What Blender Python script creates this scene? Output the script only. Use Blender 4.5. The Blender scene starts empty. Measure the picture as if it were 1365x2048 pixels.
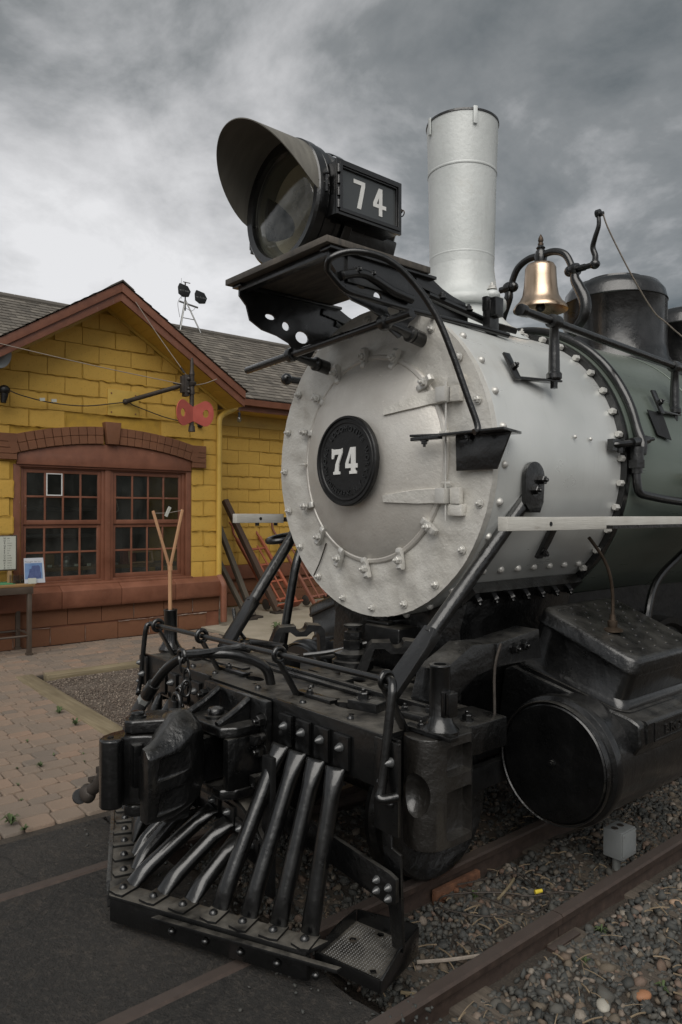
import bpy, bmesh, math, random
import numpy as np
from mathutils import Vector, Matrix, noise
from mathutils.geometry import tessellate_polygon
R = math.radians
rnd = random.Random(74)
S = bpy.context.scene
COL = S.collection
PI = math.pi

# ------------------------------------------------------------------ camera
CAM = Vector((2.62, -2.43, 1.5455))
cd = bpy.data.cameras.new('camera'); cam = bpy.data.objects.new('camera', cd); COL.objects.link(cam)
cd.sensor_fit = 'VERTICAL'; cd.sensor_height = 36.0; cd.sensor_width = 24.0
cd.lens = 1468.0 / 2048.0 * 36.0
cd.clip_start = 0.05; cd.clip_end = 3000
phi, pit, roll = R(49.65), -0.002, 0.0038
fwd = Vector((-math.sin(phi) * math.cos(pit), math.cos(phi) * math.cos(pit), math.sin(pit)))
rgt = Vector((math.cos(phi), math.sin(phi), 0)); upv = rgt.cross(fwd)
r2 = rgt * math.cos(roll) + upv * math.sin(roll) * 1.0
u2 = upv * math.cos(roll) - rgt * math.sin(roll)
cam.matrix_world = Matrix(((r2.x, u2.x, -fwd.x, CAM.x), (r2.y, u2.y, -fwd.y, CAM.y), (r2.z, u2.z, -fwd.z, CAM.z), (0, 0, 0, 1)))
S.camera = cam

# ------------------------------------------------------------------ sky
SUN_EL, SUN_AZ = 47.0, 138.0      # azimuth clockwise from +Y; behind the cloud
W = bpy.data.worlds.new('World'); S.world = W; W.use_nodes = True
nt = W.node_tree; nt.nodes.clear()
def N(t, nt=nt, **k):
    n = nt.nodes.new(t)
    for a, b in k.items(): setattr(n, a, b)
    return n
out = N('ShaderNodeOutputWorld')
sky = N('ShaderNodeTexSky'); sky.sky_type = 'NISHITA'; sky.sun_disc = False
sky.sun_elevation = R(SUN_EL); sky.sun_rotation = R(SUN_AZ)
bg1 = N('ShaderNodeBackground'); bg1.inputs['Strength'].default_value = 0.06
nt.links.new(sky.outputs[0], bg1.inputs[0])
tc = N('ShaderNodeTexCoord'); sep = N('ShaderNodeSeparateXYZ'); nt.links.new(tc.outputs['Generated'], sep.inputs[0])
def M(op, a, b=None, nt=nt, clamp=False):
    n = nt.nodes.new('ShaderNodeMath'); n.operation = op; n.use_clamp = clamp
    for i, v in enumerate((a, b)):
        if v is None: continue
        if isinstance(v, (int, float)): n.inputs[i].default_value = v
        else: nt.links.new(v, n.inputs[i])
    return n.outputs[0]
zz = M('ADD', M('MAXIMUM', sep.outputs['Z'], 0.0), 0.32)
dx = M('DIVIDE', sep.outputs['X'], zz); dy = M('DIVIDE', sep.outputs['Y'], zz)
cmb = N('ShaderNodeCombineXYZ'); nt.links.new(dx, cmb.inputs[0]); nt.links.new(dy, cmb.inputs[1])
def fbm(vec, scale, detail, rough, off=(0, 0, 0), dist=0.0):
    mp = N('ShaderNodeMapping'); mp.inputs['Location'].default_value = off; nt.links.new(vec, mp.inputs[0])
    n = N('ShaderNodeTexNoise'); n.inputs['Scale'].default_value = scale; n.inputs['Detail'].default_value = detail
    n.inputs['Roughness'].default_value = rough; n.inputs['Distortion'].default_value = dist
    nt.links.new(mp.outputs[0], n.inputs['Vector']); return n.outputs[0]
n1 = fbm(cmb.outputs[0], 1.9, 9, 0.60, (3.2, 1.7, 0), 0.25)
n2 = fbm(cmb.outputs[0], 0.55, 3, 0.5, (8.3, 2.2, 0), 0.3)
n3 = fbm(cmb.outputs[0], 5.0, 5, 0.62, (1.0, 9.0, 0), 0.5)
# the cloud deck thins toward the west-south-west (left of the picture)
bright_dir = Vector((-0.83, 0.40, 0.31)).normalized()
dotn = N('ShaderNodeVectorMath', operation='DOT_PRODUCT'); nt.links.new(tc.outputs['Generated'], dotn.inputs[0]); dotn.inputs[1].default_value = bright_dir
glow = M('MULTIPLY', M('POWER', M('MAXIMUM', dotn.outputs['Value'], 0.0), 9.0), 0.36, clamp=True)
v = M('ADD', M('MULTIPLY', M('SUBTRACT', n1, 0.5), 1.8), M('MULTIPLY', M('SUBTRACT', n2, 0.5), 1.1))
v = M('ADD', v, M('MULTIPLY', M('SUBTRACT', n3, 0.5), 0.45))
def lobe(d, p, k):
    q = N('ShaderNodeVectorMath', operation='DOT_PRODUCT'); nt.links.new(tc.outputs['Generated'], q.inputs[0]); q.inputs[1].default_value = Vector(d).normalized()
    return M('MULTIPLY', M('POWER', M('MAXIMUM', q.outputs['Value'], 0.0), p), k)
# heavy cloud masses: one to the north-east, a smaller one high in the north-west
v = M('SUBTRACT', v, lobe((-0.27, 0.80, 0.52), 8.0, 0.50)); v = M('SUBTRACT', v, lobe((-0.74, 0.16, 0.64), 30.0, 0.30))
v = M('ADD', v, M('ADD', glow, 0.52), clamp=True)
cr = N('ShaderNodeValToRGB'); el = cr.color_ramp.elements
el[0].position = 0.0; el[0].color = (0.044, 0.050, 0.051, 1)
el[1].position = 1.0; el[1].color = (0.33, 0.328, 0.33, 1)
e = cr.color_ramp.elements.new(0.35); e.color = (0.098, 0.102, 0.102, 1)
e = cr.color_ramp.elements.new(0.7); e.color = (0.238, 0.237, 0.238, 1)
nt.links.new(v, cr.inputs[0])
bg2 = N('ShaderNodeBackground'); bg2.inputs['Strength'].default_value = 1.0; nt.links.new(cr.outputs[0], bg2.inputs[0])
mx = N('ShaderNodeMixShader'); mx.inputs[0].default_value = 0.94
nt.links.new(bg1.outputs[0], mx.inputs[1]); nt.links.new(bg2.outputs[0], mx.inputs[2]); nt.links.new(mx.outputs[0], out.inputs[0])

sl = bpy.data.lights.new('sun', 'SUN'); sl.energy = 1.15; sl.angle = R(60); sl.color = (1.0, 0.965, 0.91)
sun = bpy.data.objects.new('sun', sl); COL.objects.link(sun)
az, elv = R(SUN_AZ), R(SUN_EL)
sd = Vector((math.sin(az) * math.cos(elv), math.cos(az) * math.cos(elv), math.sin(elv)))
sun.rotation_euler = sd.to_track_quat('Z', 'Y').to_euler()
S.view_settings.view_transform = 'Standard'; S.view_settings.look = 'None'
S.view_settings.exposure = 1.32; S.view_settings.gamma = 1.0; S.view_settings.use_curve_mapping = False
S.render.engine = 'CYCLES'
S.cycles.max_bounces = 6; S.cycles.transparent_max_bounces = 8

# ------------------------------------------------------------------ materials
class Mat:
    def __init__(s, name):
        s.m = bpy.data.materials.new(name); s.m.use_nodes = True; s.nt = s.m.node_tree
        s.nt.nodes.clear(); s.out = s.n('ShaderNodeOutputMaterial'); s.b = s.n('ShaderNodeBsdfPrincipled')
        s.l(s.b.outputs[0], s.out.inputs[0])
        s.tc = s.n('ShaderNodeTexCoord'); s.vec = s.tc.outputs['Object']
        s.h = None
    def n(s, t, **k):
        x = s.nt.nodes.new(t)
        for a, b in k.items(): setattr(x, a, b)
        return x
    def l(s, a, b): s.nt.links.new(a, b)
    def M(s, op, a, b=None, clamp=False): return M(op, a, b, s.nt, clamp)
    def noise(s, scale, detail=4, rough=0.55, dist=0.0, vec=None, stretch=None):
        x = s.n('ShaderNodeTexNoise'); x.inputs['Scale'].default_value = scale; x.inputs['Detail'].default_value = detail
        x.inputs['Roughness'].default_value = rough; x.inputs['Distortion'].default_value = dist
        v = vec or s.vec
        if stretch:
            mp = s.n('ShaderNodeMapping'); mp.inputs['Scale'].default_value = stretch; s.l(v, mp.inputs[0]); v = mp.outputs[0]
        s.l(v, x.inputs['Vector']); return x.outputs[0]
    def warp(s, k):
        x = s.n('ShaderNodeTexNoise'); x.inputs['Scale'].default_value = 2.5; x.inputs['Detail'].default_value = 6; s.l(s.vec, x.inputs['Vector'])
        a = s.n('ShaderNodeVectorMath', operation='SCALE'); s.l(x.outputs['Color'], a.inputs[0]); a.inputs['Scale'].default_value = k
        b = s.n('ShaderNodeVectorMath', operation='ADD'); s.l(s.vec, b.inputs[0]); s.l(a.outputs[0], b.inputs[1]); return b.outputs[0]
    def vor(s, scale, feature='F1', out='Color', vec=None):
        x = s.n('ShaderNodeTexVoronoi'); x.feature = feature; x.inputs['Scale'].default_value = scale
        s.l(vec or s.vec, x.inputs['Vector']); return x.outputs[out]
    def ramp(s, src, stops):
        r = s.n('ShaderNodeValToRGB'); e = r.color_ramp.elements
        e[0].position, e[0].color = stops[0][0], tuple(stops[0][1]) + (1,)
        e[1].position, e[1].color = stops[-1][0], tuple(stops[-1][1]) + (1,)
        for p, c in stops[1:-1]:
            q = e.new(p); q.color = tuple(c) + (1,)
        s.l(src, r.inputs[0]); return r.outputs[0]
    def mr(s, src, a, b, c, d):
        x = s.n('ShaderNodeMapRange'); x.inputs[1].default_value = a; x.inputs[2].default_value = b
        x.inputs[3].default_value = c; x.inputs[4].default_value = d; s.l(src, x.inputs[0]); return x.outputs[0]
    def mix(s, fac, a, b, mode='MIX'):
        x = s.n('ShaderNodeMix'); x.data_type = 'RGBA'; x.blend_type = mode
        for i, v in ((0, fac), (6, a), (7, b)):
            if isinstance(v, (int, float)): x.inputs[i].default_value = v
            elif isinstance(v, (tuple, list)): x.inputs[i].default_value = tuple(v) + (1,)
            else: s.l(v, x.inputs[i])
        return x.outputs[2]
    def set(s, **k):
        for a, v in k.items():
            i = s.b.inputs[a.replace('_', ' ')]
            if isinstance(v, (int, float)): i.default_value = v
            elif isinstance(v, (tuple, list)): i.default_value = tuple(v) + (1,)
            else: s.l(v, i)
        return s
    def bump(s, h, dist, strength=1.0):
        x = s.n('ShaderNodeBump'); x.inputs['Distance'].default_value = dist; x.inputs['Strength'].default_value = strength
        s.l(h, x.inputs['Height'])
        if s.h: s.l(s.h, x.inputs['Normal'])
        s.h = x.outputs[0]; s.l(s.h, s.b.inputs['Normal']); return s
    def up(s):
        g = s.n('ShaderNodeNewGeometry'); q = s.n('ShaderNodeSeparateXYZ'); s.l(g.outputs['Normal'], q.inputs[0]); return q.outputs['Z']

def m_black(name, base=(0.0016, 0.0017, 0.0018), rough=(0.18, 0.36), lump=0.0014, dust_sheen=0.11, dust_sheen_col=(0.08, 0.076, 0.066), coat=0.6):
    m = Mat(name)
    n = m.noise(9, 6, 0.6); n2 = m.noise(46, 4, 0.6)
    d = m.M('MULTIPLY', m.mr(m.up(), 0.55, 0.97, 0, 1), m.mr(n, 0.35, 0.68, 0.1, 1.0), clamp=True)
    d = m.M('MULTIPLY', d, dust_sheen)  # upward faces paled: real dusting, plus sky sheen put into the colour
    sp = m.M('MULTIPLY', m.mr(m.noise(95, 4, 0.75), 0.60, 0.72, 0, 0.7), m.mr(m.up(), -0.2, 0.6, 0.18, 1.0))
    c = m.mix(d, base, dust_sheen_col); c = m.mix(sp, c, (0.034, 0.031, 0.027))
    m.set(Base_Color=c, Roughness=m.mr(n, 0.3, 0.7, *rough), Coat_Weight=coat, Coat_Roughness=0.15, Specular_IOR_Level=0.5, Coat_IOR=1.5)
    m.bump(n2, lump * 1.6, 0.7); m.bump(m.noise(15, 3, 0.5), lump * 5, 0.5)
    return m.m
def m_paint(name, c1, c2, rough=0.5, metallic=0.0, sc=6, bump=0.0008, bsc=60, stretch=None, spec=0.5):
    m = Mat(name)
    n = m.noise(sc, 5, 0.6, stretch=stretch)
    m.set(Base_Color=m.ramp(n, [(0.3, c1), (0.7, c2)]), Roughness=m.mr(n, 0.3, 0.7, rough * 0.85, min(1, rough * 1.15)), Metallic=metallic)
    m.b.inputs['Specular IOR Level'].default_value = spec
    if bump: m.bump(m.noise(bsc, 4, 0.6), bump)
    return m.m

BLK = m_black('black_enamel', rough=(0.24, 0.42))
BLKC = m_black('black_enamel_cast', rough=(0.24, 0.44), lump=0.003, dust_sheen=0.48, dust_sheen_col=(0.10, 0.095, 0.085))  # tops of castings: dusting strengthened so the colour carries painted sheen
BLKD = m_black('black_dust_sheen', rough=(0.32, 0.6), lump=0.0016, dust_sheen=0.85, dust_sheen_col=(0.125, 0.115, 0.098), coat=0.1)  # deck and beam tops: heavier pale mix paints in highlights over the dusting
BLKP = m_black('black_plate_matt', base=(0.0035, 0.0036, 0.0038), rough=(0.4, 0.6), lump=0.0015, dust_sheen=0.1, coat=0.0)
BLKE = m_black('black_enamel_brownish', base=(0.011, 0.0098, 0.0084), rough=(0.3, 0.5), lump=0.003, dust_sheen=0.2)
RUBBER = m_paint('hose_rubber', (0.02, 0.02, 0.021), (0.036, 0.036, 0.037), 0.55, sc=30, bump=0.0006, bsc=90)

def m_silver_rough():
    m = Mat('silver_paint_rough')
    n = m.noise(3.5, 5, 0.6); f = m.noise(85, 4, 0.65); g = m.noise(22, 3, 0.6)
    c = m.ramp(n, [(0.3, (0.53, 0.51, 0.465)), (0.72, (0.66, 0.645, 0.605))])
    c = m.mix(m.mr(m.noise(5, 6, 0.72), 0.50, 0.72, 0, 0.30), c, (0.34, 0.315, 0.27)); chips = m.mr(m.noise(34, 2, 0.5), 0.70, 0.73, 0, 0.6)
    c = m.mix(chips, c, (0.66, 0.63, 0.58))
    m.set(Base_Color=c, Metallic=0.35, Roughness=m.mr(f, 0.3, 0.7, 0.40, 0.58))
    m.bump(g, 0.008, 0.4); m.bump(m.noise(60, 4, 0.65), 0.0035, 0.8); return m.m
def m_silver_door():
    m = Mat('silver_paint_door')
    n = m.noise(3.0, 4, 0.6); f = m.noise(120, 3, 0.6)
    br = m.noise(10, 5, 0.65, stretch=(1, 1, 0.25))
    c = m.ramp(n, [(0.3, (0.50, 0.475, 0.435)), (0.72, (0.63, 0.61, 0.57))]); c = m.mix(m.mr(m.noise(2.2, 6, 0.7, stretch=(1, 1, 1.6)), 0.5, 0.72, 0, 0.30), c, (0.33, 0.29, 0.24))
    ch = m.mr(m.noise(38, 3, 0.5, stretch=(1, 1, 2)), 0.70, 0.72, 0, 0.7)
    c = m.mix(ch, c, (0.70, 0.67, 0.62))
    m.set(Base_Color=c, Metallic=0.42, Roughness=m.mr(br, 0.3, 0.7, 0.42, 0.56))
    m.bump(m.noise(70, 4, 0.65), 0.0022, 0.7); m.bump(m.noise(9, 3), 0.008, 0.3); return m.m
def m_silver_shell():
    m = Mat('silver_paint_smooth')
    st = m.noise(3.0, 6, 0.6, stretch=(9, 1, 1)); n = m.noise(2.5, 3, 0.5)
    c = m.ramp(n, [(0.3, (0.54, 0.555, 0.54)), (0.7, (0.63, 0.64, 0.625))])
    dk = m.mr(m.noise(5, 5, 0.7, stretch=(1, 8, 1)), 0.55, 0.8, 0, 0.16)
    c = m.mix(dk, c, (0.30, 0.30, 0.28)); c = m.mix(m.mr(m.noise(2.0, 6, 0.7, stretch=(1, 1, .6)), 0.52, 0.74, 0, 0.35), c, (0.40, 0.375, 0.33))
    m.set(Base_Color=c, Metallic=0.40, Roughness=m.mr(st, 0.3, 0.7, 0.26, 0.38))
    m.bump(m.noise(7, 2), 0.004, 0.2); m.bump(m.noise(160, 2), 0.0004, 0.4); return m.m
SILR, SILD, SILS = m_silver_rough(), m_silver_door(), m_silver_shell()
def m_stack():
    m = Mat('stack_white_paint')
    n = m.noise(4, 5, 0.6); f = m.noise(38, 5, 0.6)
    c = m.ramp(n, [(0.3, (0.47, 0.49, 0.48)), (0.7, (0.57, 0.59, 0.58))])
    st = m.mr(m.noise(14, 4, 0.7, stretch=(1, 1, 0.12)), 0.58, 0.8, 0, 0.25)
    c = m.mix(st, c, (0.24, 0.24, 0.22)); c = m.mix(m.mr(m.noise(6, 5, 0.7), 0.60, 0.68, 0, 0.22), c, (0.33, 0.31, 0.27))
    m.set(Base_Color=c, Roughness=0.46, Metallic=0.1); m.bump(f, 0.0045, 0.4); return m.m
STK = m_stack()
BOLT = m_paint('silver_bolt', (0.50, 0.49, 0.46), (0.60, 0.59, 0.56), 0.42, 0.4, 20, 0.0008, 120)
def m_green():
    m = Mat('green_jacket_enamel')
    st = m.noise(2.5, 6, 0.6, stretch=(9, 1, 9)); n = m.noise(2, 3)
    c = m.ramp(n, [(0.3, (0.105, 0.130, 0.110)), (0.7, (0.14, 0.168, 0.145))])
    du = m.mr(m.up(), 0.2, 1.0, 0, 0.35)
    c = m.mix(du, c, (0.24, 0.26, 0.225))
    m.set(Base_Color=c, Metallic=0.35, Roughness=m.mr(st, 0.3, 0.7, 0.26, 0.40), Coat_Weight=0.2, Coat_Roughness=0.25); m.bump(m.noise(5, 2), 0.004, 0.15); return m.m
GRN = m_green()
def m_brass():
    m = Mat('bell_brass'); n = m.noise(3, 5, 0.6, stretch=(5, 5, 0.5))
    m.set(Base_Color=m.ramp(n, [(0.3, (0.46, 0.34, 0.235)), (0.7, (0.62, 0.48, 0.36))]), Metallic=1.0, Roughness=m.mr(n, 0.3, 0.7, 0.24, 0.40)); return m.m
BRS = m_brass()
BRZ = m_paint('old_brass', (0.05, 0.036, 0.025), (0.09, 0.066, 0.048), 0.5, 0.7, 20)
WHT = m_paint('numeral_white', (0.62, 0.62, 0.60), (0.70, 0.70, 0.68), 0.6, sc=40, bump=0.0002)
def m_board():
    m = Mat('weathered_white_board'); n = m.noise(4, 5, 0.6, stretch=(1, 1, 1)); g = m.noise(9, 6, 0.7, stretch=(10, 0.8, 10))
    c = m.ramp(n, [(0.3, (0.40, 0.385, 0.345)), (0.7, (0.52, 0.51, 0.475))])
    w = m.mr(m.noise(11, 5, 0.7, stretch=(1, 0.4, 2)), 0.62, 0.7, 0, 0.55)
    c = m.mix(w, c, (0.25, 0.215, 0.17)); m.set(Base_Color=c, Roughness=0.7); m.bump(g, 0.003, 0.6); return m.m
BRD = m_board()
def m_darkplate():
    m = Mat('headlight_board_underside'); g = m.noise(6, 6, 0.7, stretch=(1, 7, 1)); n = m.noise(5, 4, 0.6)
    c = m.ramp(g, [(0.3, (0.03, 0.028, 0.025)), (0.55, (0.085, 0.073, 0.060)), (0.8, (0.16, 0.135, 0.11))])
    m.set(Base_Color=c, Roughness=0.6); m.bump(g, 0.002, 0.5); return m.m
DPL = m_darkplate()
def m_glass(name, rough=0.02, tint=(0.75, 0.78, 0.76)):
    m = Mat(name); m.nt.nodes.remove(m.b)
    t = m.n('ShaderNodeBsdfTransparent'); t.inputs[0].default_value = tint + (1,)
    g = m.n('ShaderNodeBsdfGlossy'); g.inputs['Roughness'].default_value = rough; g.inputs[0].default_value = (1, 1, 1, 1)
    ge = m.n('ShaderNodeNewGeometry'); dp = m.n('ShaderNodeVectorMath', operation='DOT_PRODUCT'); m.l(ge.outputs['Normal'], dp.inputs[0]); m.l(ge.outputs['Incoming'], dp.inputs[1])
    sch = m.M('ADD', m.M('MULTIPLY', m.M('POWER', m.M('SUBTRACT', 1.0, m.M('ABSOLUTE', dp.outputs['Value']), clamp=True), 5.0), 0.95), 0.045)
    if name == 'window_glass':
        bp = m.n('ShaderNodeBump'); bp.inputs['Distance'].default_value = 0.02; bp.inputs['Strength'].default_value = 0.12
        m.l(m.noise(2.2, 2), bp.inputs['Height']); m.l(bp.outputs[0], g.inputs['Normal'])
    if name == 'window_glass':
        df = m.n('ShaderNodeBsdfDiffuse'); df.inputs[0].default_value = (0.42, 0.42, 0.40, 1); mt_ = m.n('ShaderNodeMixShader')
        m.l(m.mr(m.noise(3.5, 5, 0.65, stretch=(1, 1, .5)), 0.35, 0.75, 0.004, 0.06), mt_.inputs[0]); m.l(t.outputs[0], mt_.inputs[1]); m.l(df.outputs[0], mt_.inputs[2]); t = mt_
    x = m.n('ShaderNodeMixShader'); m.l(sch, x.inputs[0]); m.l(t.outputs[0], x.inputs[1]); m.l(g.outputs[0], x.inputs[2]); m.l(x.outputs[0], m.out.inputs[0])
    return m.m
GLS = m_glass('window_glass'); LENS = m_glass('lens_glass', 0.01, (0.86, 0.87, 0.84))
REFL = m_paint('silvered_reflector', (0.62, 0.55, 0.45), (0.72, 0.65, 0.54), 0.30, 0.35, 4, 0.0)
VIS = m_paint('visor_metal', (0.13, 0.122, 0.105), (0.19, 0.18, 0.155), 0.5, 0.2, 5, 0.0005, 40, stretch=(1, 6, 1))

def m_block(name, a, b, joint=None, sc=30):
    m = Mat(name); n = m.noise(4, 5, 0.6); f = m.noise(sc * 4, 4, 0.7)
    oi = m.n('ShaderNodeObjectInfo')
    c = m.ramp(n, [(0.3, a), (0.7, b)])
    c = m.mix(m.mr(oi.outputs['Random'], 0, 1, 0.0, 0.16), c, tuple(x * 0.72 for x in a))
    c = m.mix(m.mr(m.noise(1.1, 5, 0.65), 0.48, 0.72, 0, 0.38), c, tuple(x * 0.62 for x in a)); c = m.mix(m.mr(m.noise(7, 5, 0.7, stretch=(1, 1, .25)), 0.58, 0.78, 0, 0.35), c, tuple(x * 0.5 for x in a)); pit_ = m.mr(m.noise(60, 4, 0.7), 0.58, 0.70, 0, 0.5); c = m.mix(pit_, c, tuple(x * 0.45 for x in a))
    m.set(Base_Color=c, Roughness=0.72); m.bump(f, 0.006, 0.8); return m.m
YEL = m_block('yellow_block_paint', (0.50, 0.300, 0.052), (0.61, 0.380, 0.075))
YELP = m_paint('yellow_trim_paint', (0.43, 0.275, 0.05), (0.53, 0.35, 0.07), 0.5, sc=5)
BRN = m_block('brown_block_paint', (0.15, 0.061, 0.028), (0.20, 0.083, 0.038))
def m_chip():
    m = Mat('brown_trim_paint'); n = m.noise(5, 5, 0.65); ch = m.M('MULTIPLY', m.mr(m.noise(42, 5, 0.8), 0.60, 0.66, 0, 1), m.mr(m.noise(3.2, 3), 0.56, 0.68, 0, 0.75))
    c = m.ramp(n, [(0.3, (0.135, 0.050, 0.027)), (0.7, (0.205, 0.080, 0.044))]); c = m.mix(ch, c, (0.42, 0.34, 0.27))
    c = m.mix(m.mr(m.noise(9, 5, 0.7, stretch=(1, 1, .3)), 0.55, 0.8, 0, 0.4), c, (0.09, 0.04, 0.025))
    m.set(Base_Color=c, Roughness=m.mr(n, 0.3, 0.7, 0.45, 0.65)); m.bump(m.noise(30, 5, 0.7), 0.002); return m.m
BRNP = m_chip()
MORT = m_paint('yellow_mortar', (0.36, 0.215, 0.03), (0.46, 0.28, 0.04), 0.85, sc=12, bump=0.004, bsc=30)
MORB = m_paint('pale_mortar', (0.16, 0.10, 0.07), (0.30, 0.24, 0.20), 0.85, sc=9, bump=0.004, bsc=30)
def m_shingle():
    m = Mat('asphalt_shingle'); oi = m.n('ShaderNodeObjectInfo')
    n = m.vor(6, vec=m.vec); f = m.noise(260, 3, 0.7); g = m.noise(3, 4)
    at = m.n('ShaderNodeAttribute'); at.attribute_name = 'tone'
    c = m.ramp(at.outputs['Fac'], [(0.0, (0.080, 0.071, 0.059)), (0.5, (0.14, 0.124, 0.103)), (1.0, (0.215, 0.192, 0.160))])
    c = m.mix(m.mr(f, 0.3, 0.7, 0, 0.5), c, (0.05, 0.045, 0.04)); m.set(Base_Color=c, Roughness=0.92); m.bump(f, 0.003); return m.m
SHG = m_shingle()
def m_tone(name, stops, rough=0.85, grain=200, bd=0.002, spots=None, blotch=None):
    """pieces coloured by a per-piece attribute 'tone' (or object random)"""
    m = Mat(name); at = m.n('ShaderNodeAttribute'); at.attribute_name = 'tone'
    oi = m.n('ShaderNodeObjectInfo')
    t = m.M('ADD', at.outputs['Fac'], m.M('MULTIPLY', oi.outputs['Random'], 0.0))
    c = m.ramp(t, stops); f = m.noise(grain, 4, 0.7)
    c = m.mix(m.mr(f, 0.35, 0.75, 0, 0.55), c, tuple(x * 0.55 for x in stops[len(stops) // 2][1]))
    if spots: c = m.mix(m.mr(m.noise(grain * 0.5, 2), 0.66, 0.72, 0, 0.5), c, spots)
    if blotch: c = m.mix(m.mr(m.noise(2.5, 4), 0.45, 0.7, 0, 0.5), c, blotch)
    m.set(Base_Color=c, Roughness=rough); m.bump(f, bd); return m.m
GRV = m_tone('ballast_stone', [(0.0, (0.024, 0.029, 0.029)), (0.45, (0.046, 0.050, 0.049)), (0.78, (0.075, 0.074, 0.066)), (0.87, (0.115, 0.092, 0.066)), (0.93, (0.12, 0.074, 0.053)), (1.0, (0.24, 0.215, 0.18))], 0.8, 90, 0.001)
PEA = m_tone('pea_gravel', [(0.0, (0.07, 0.05, 0.04)), (0.5, (0.15, 0.115, 0.09)), (1.0, (0.30, 0.25, 0.20))], 0.9, 120, 0.0006)
def m_paver():
    m = Mat('tumbled_paver'); oi = m.n('ShaderNodeObjectInfo'); at = m.n('ShaderNodeAttribute'); at.attribute_name = 'tone'
    c = m.ramp(at.outputs['Fac'], [(0.0, (0.165, 0.135, 0.110)), (0.4, (0.215, 0.165, 0.126)), (0.75, (0.255, 0.182, 0.132)), (1.0, (0.285, 0.185, 0.128))])
    f = m.noise(170, 4, 0.75); g = m.noise(1.4, 4, 0.6)
    c = m.mix(m.mr(f, 0.4, 0.7, 0, 0.5), c, (0.085, 0.066, 0.052)); c = m.mix(m.mr(m.noise(240, 2), 0.64, 0.7, 0, 0.6), c, (0.33, 0.29, 0.24))
    c = m.mix(m.mr(g, 0.4, 0.7, 0, 0.35), c, (0.10, 0.085, 0.068))
    m.set(Base_Color=c, Roughness=0.85); m.bump(f, 0.0025, 0.8); return m.m
PAV = m_paver()
def m_asphalt():
    m = Mat('asphalt'); f = m.noise(180, 5, 0.75); g = m.noise(1.6, 6, 0.62, 0.4); a = m.noise(26, 4, 0.7)
    c = m.ramp(g, [(0.3, (0.014, 0.013, 0.0115)), (0.55, (0.023, 0.021, 0.0185)), (0.75, (0.042, 0.036, 0.030))])
    c = m.mix(m.mr(m.noise(55, 5, 0.8), 0.50, 0.70, 0, 0.65), c, (0.095, 0.080, 0.066)); c = m.mix(m.mr(m.noise(9, 5, 0.7), 0.56, 0.72, 0, 0.45), c, (0.075, 0.060, 0.046)); c = m.mix(m.mr(m.vor(1.3, 'DISTANCE_TO_EDGE', 'Distance', vec=m.warp(0.35)), 0.0, 0.010, 0.75, 0), c, (0.006, 0.0055, 0.005)); c = m.mix(m.mr(m.vor(70, out='Distance'), 0.0, 0.16, 0.35, 0), c, (0.11, 0.08, 0.06))
    m.set(Base_Color=c, Roughness=0.78); m.bump(m.noise(85, 5, 0.8), 0.012); m.bump(a, 0.018, 0.9); m.bump(m.vor(38, 'DISTANCE_TO_EDGE', 'Distance'), 0.004, 0.5); return m.m
ASP = m_asphalt()
def m_dirt():
    m = Mat('dirt'); f = m.noise(110, 6, 0.75); g = m.noise(2.2, 5, 0.6)
    c = m.ramp(g, [(0.3, (0.030, 0.025, 0.020)), (0.7, (0.065, 0.052, 0.040))])
    c = m.mix(m.mr(f, 0.5, 0.75, 0, 0.7), c, (0.13, 0.105, 0.08)); m.set(Base_Color=c, Roughness=0.95); m.bump(f, 0.012); m.bump(m.noise(14, 4), 0.03, 0.6); return m.m
DRT = m_dirt()
def m_peaground():
    m = Mat('pea_gravel_bed'); col = m.vor(150); sp = m.n('ShaderNodeSeparateColor'); m.l(col, sp.inputs[0])
    c = m.ramp(sp.outputs[0], [(0.0, (0.05, 0.038, 0.030)), (0.5, (0.115, 0.088, 0.068)), (1.0, (0.24, 0.20, 0.16))])
    m.set(Base_Color=c, Roughness=0.95); m.bump(m.vor(150, out='Distance'), 0.012, 1.0); m.bump(m.noise(12, 4), 0.02, 0.4); return m.m
PEG = m_peaground()
CONC = m_paint('concrete', (0.20, 0.175, 0.13), (0.29, 0.255, 0.20), 0.85, sc=3, bump=0.002, bsc=120)
def m_rail():
    m = Mat('rusty_rail'); n = m.noise(24, 6, 0.7); g = m.noise(4, 4)
    c = m.ramp(n, [(0.3, (0.030, 0.020, 0.016)), (0.6, (0.056, 0.038, 0.030)), (0.8, (0.095, 0.062, 0.046))])
    c = m.mix(m.mr(m.up(), 0.6, 0.95, 0, 0.75), c, (0.085, 0.069, 0.061)); m.set(Base_Color=c, Roughness=m.mr(g, 0.3, 0.7, 0.5, 0.75), Metallic=0.3); m.bump(n, 0.002); return m.m
RAIL = m_rail()
RUST = m_paint('orange_rust', (0.06, 0.028, 0.017), (0.17, 0.075, 0.038), 0.85, 0.1, 18, 0.003, 60)
def m_wood(name, a, b, st=(2, 14, 14), rough=0.8, bd=0.004, sc=3):
    m = Mat(name); g = m.noise(sc, 7, 0.7, 0.3, stretch=st); n = m.noise(3, 3)
    c = m.ramp(g, [(0.3, a), (0.7, b)]); c = m.mix(m.mr(n, 0.4, 0.7, 0, 0.3), c, tuple(x * 0.5 for x in a))
    m.set(Base_Color=c, Roughness=rough); m.bump(g, bd); return m.m
TIE = m_wood('old_sleeper_wood', (0.045, 0.036, 0.028), (0.12, 0.098, 0.076), (0.6, 9, 9), bd=0.012)
TIM = m_wood('landscape_timber_wood', (0.13, 0.10, 0.055), (0.25, 0.205, 0.13), (0.5, 9, 9), bd=0.006)
TIMY = m_wood('landscape_timber_wood_y', (0.13, 0.10, 0.055), (0.25, 0.205, 0.13), (9, 0.5, 9), bd=0.006)
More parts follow.
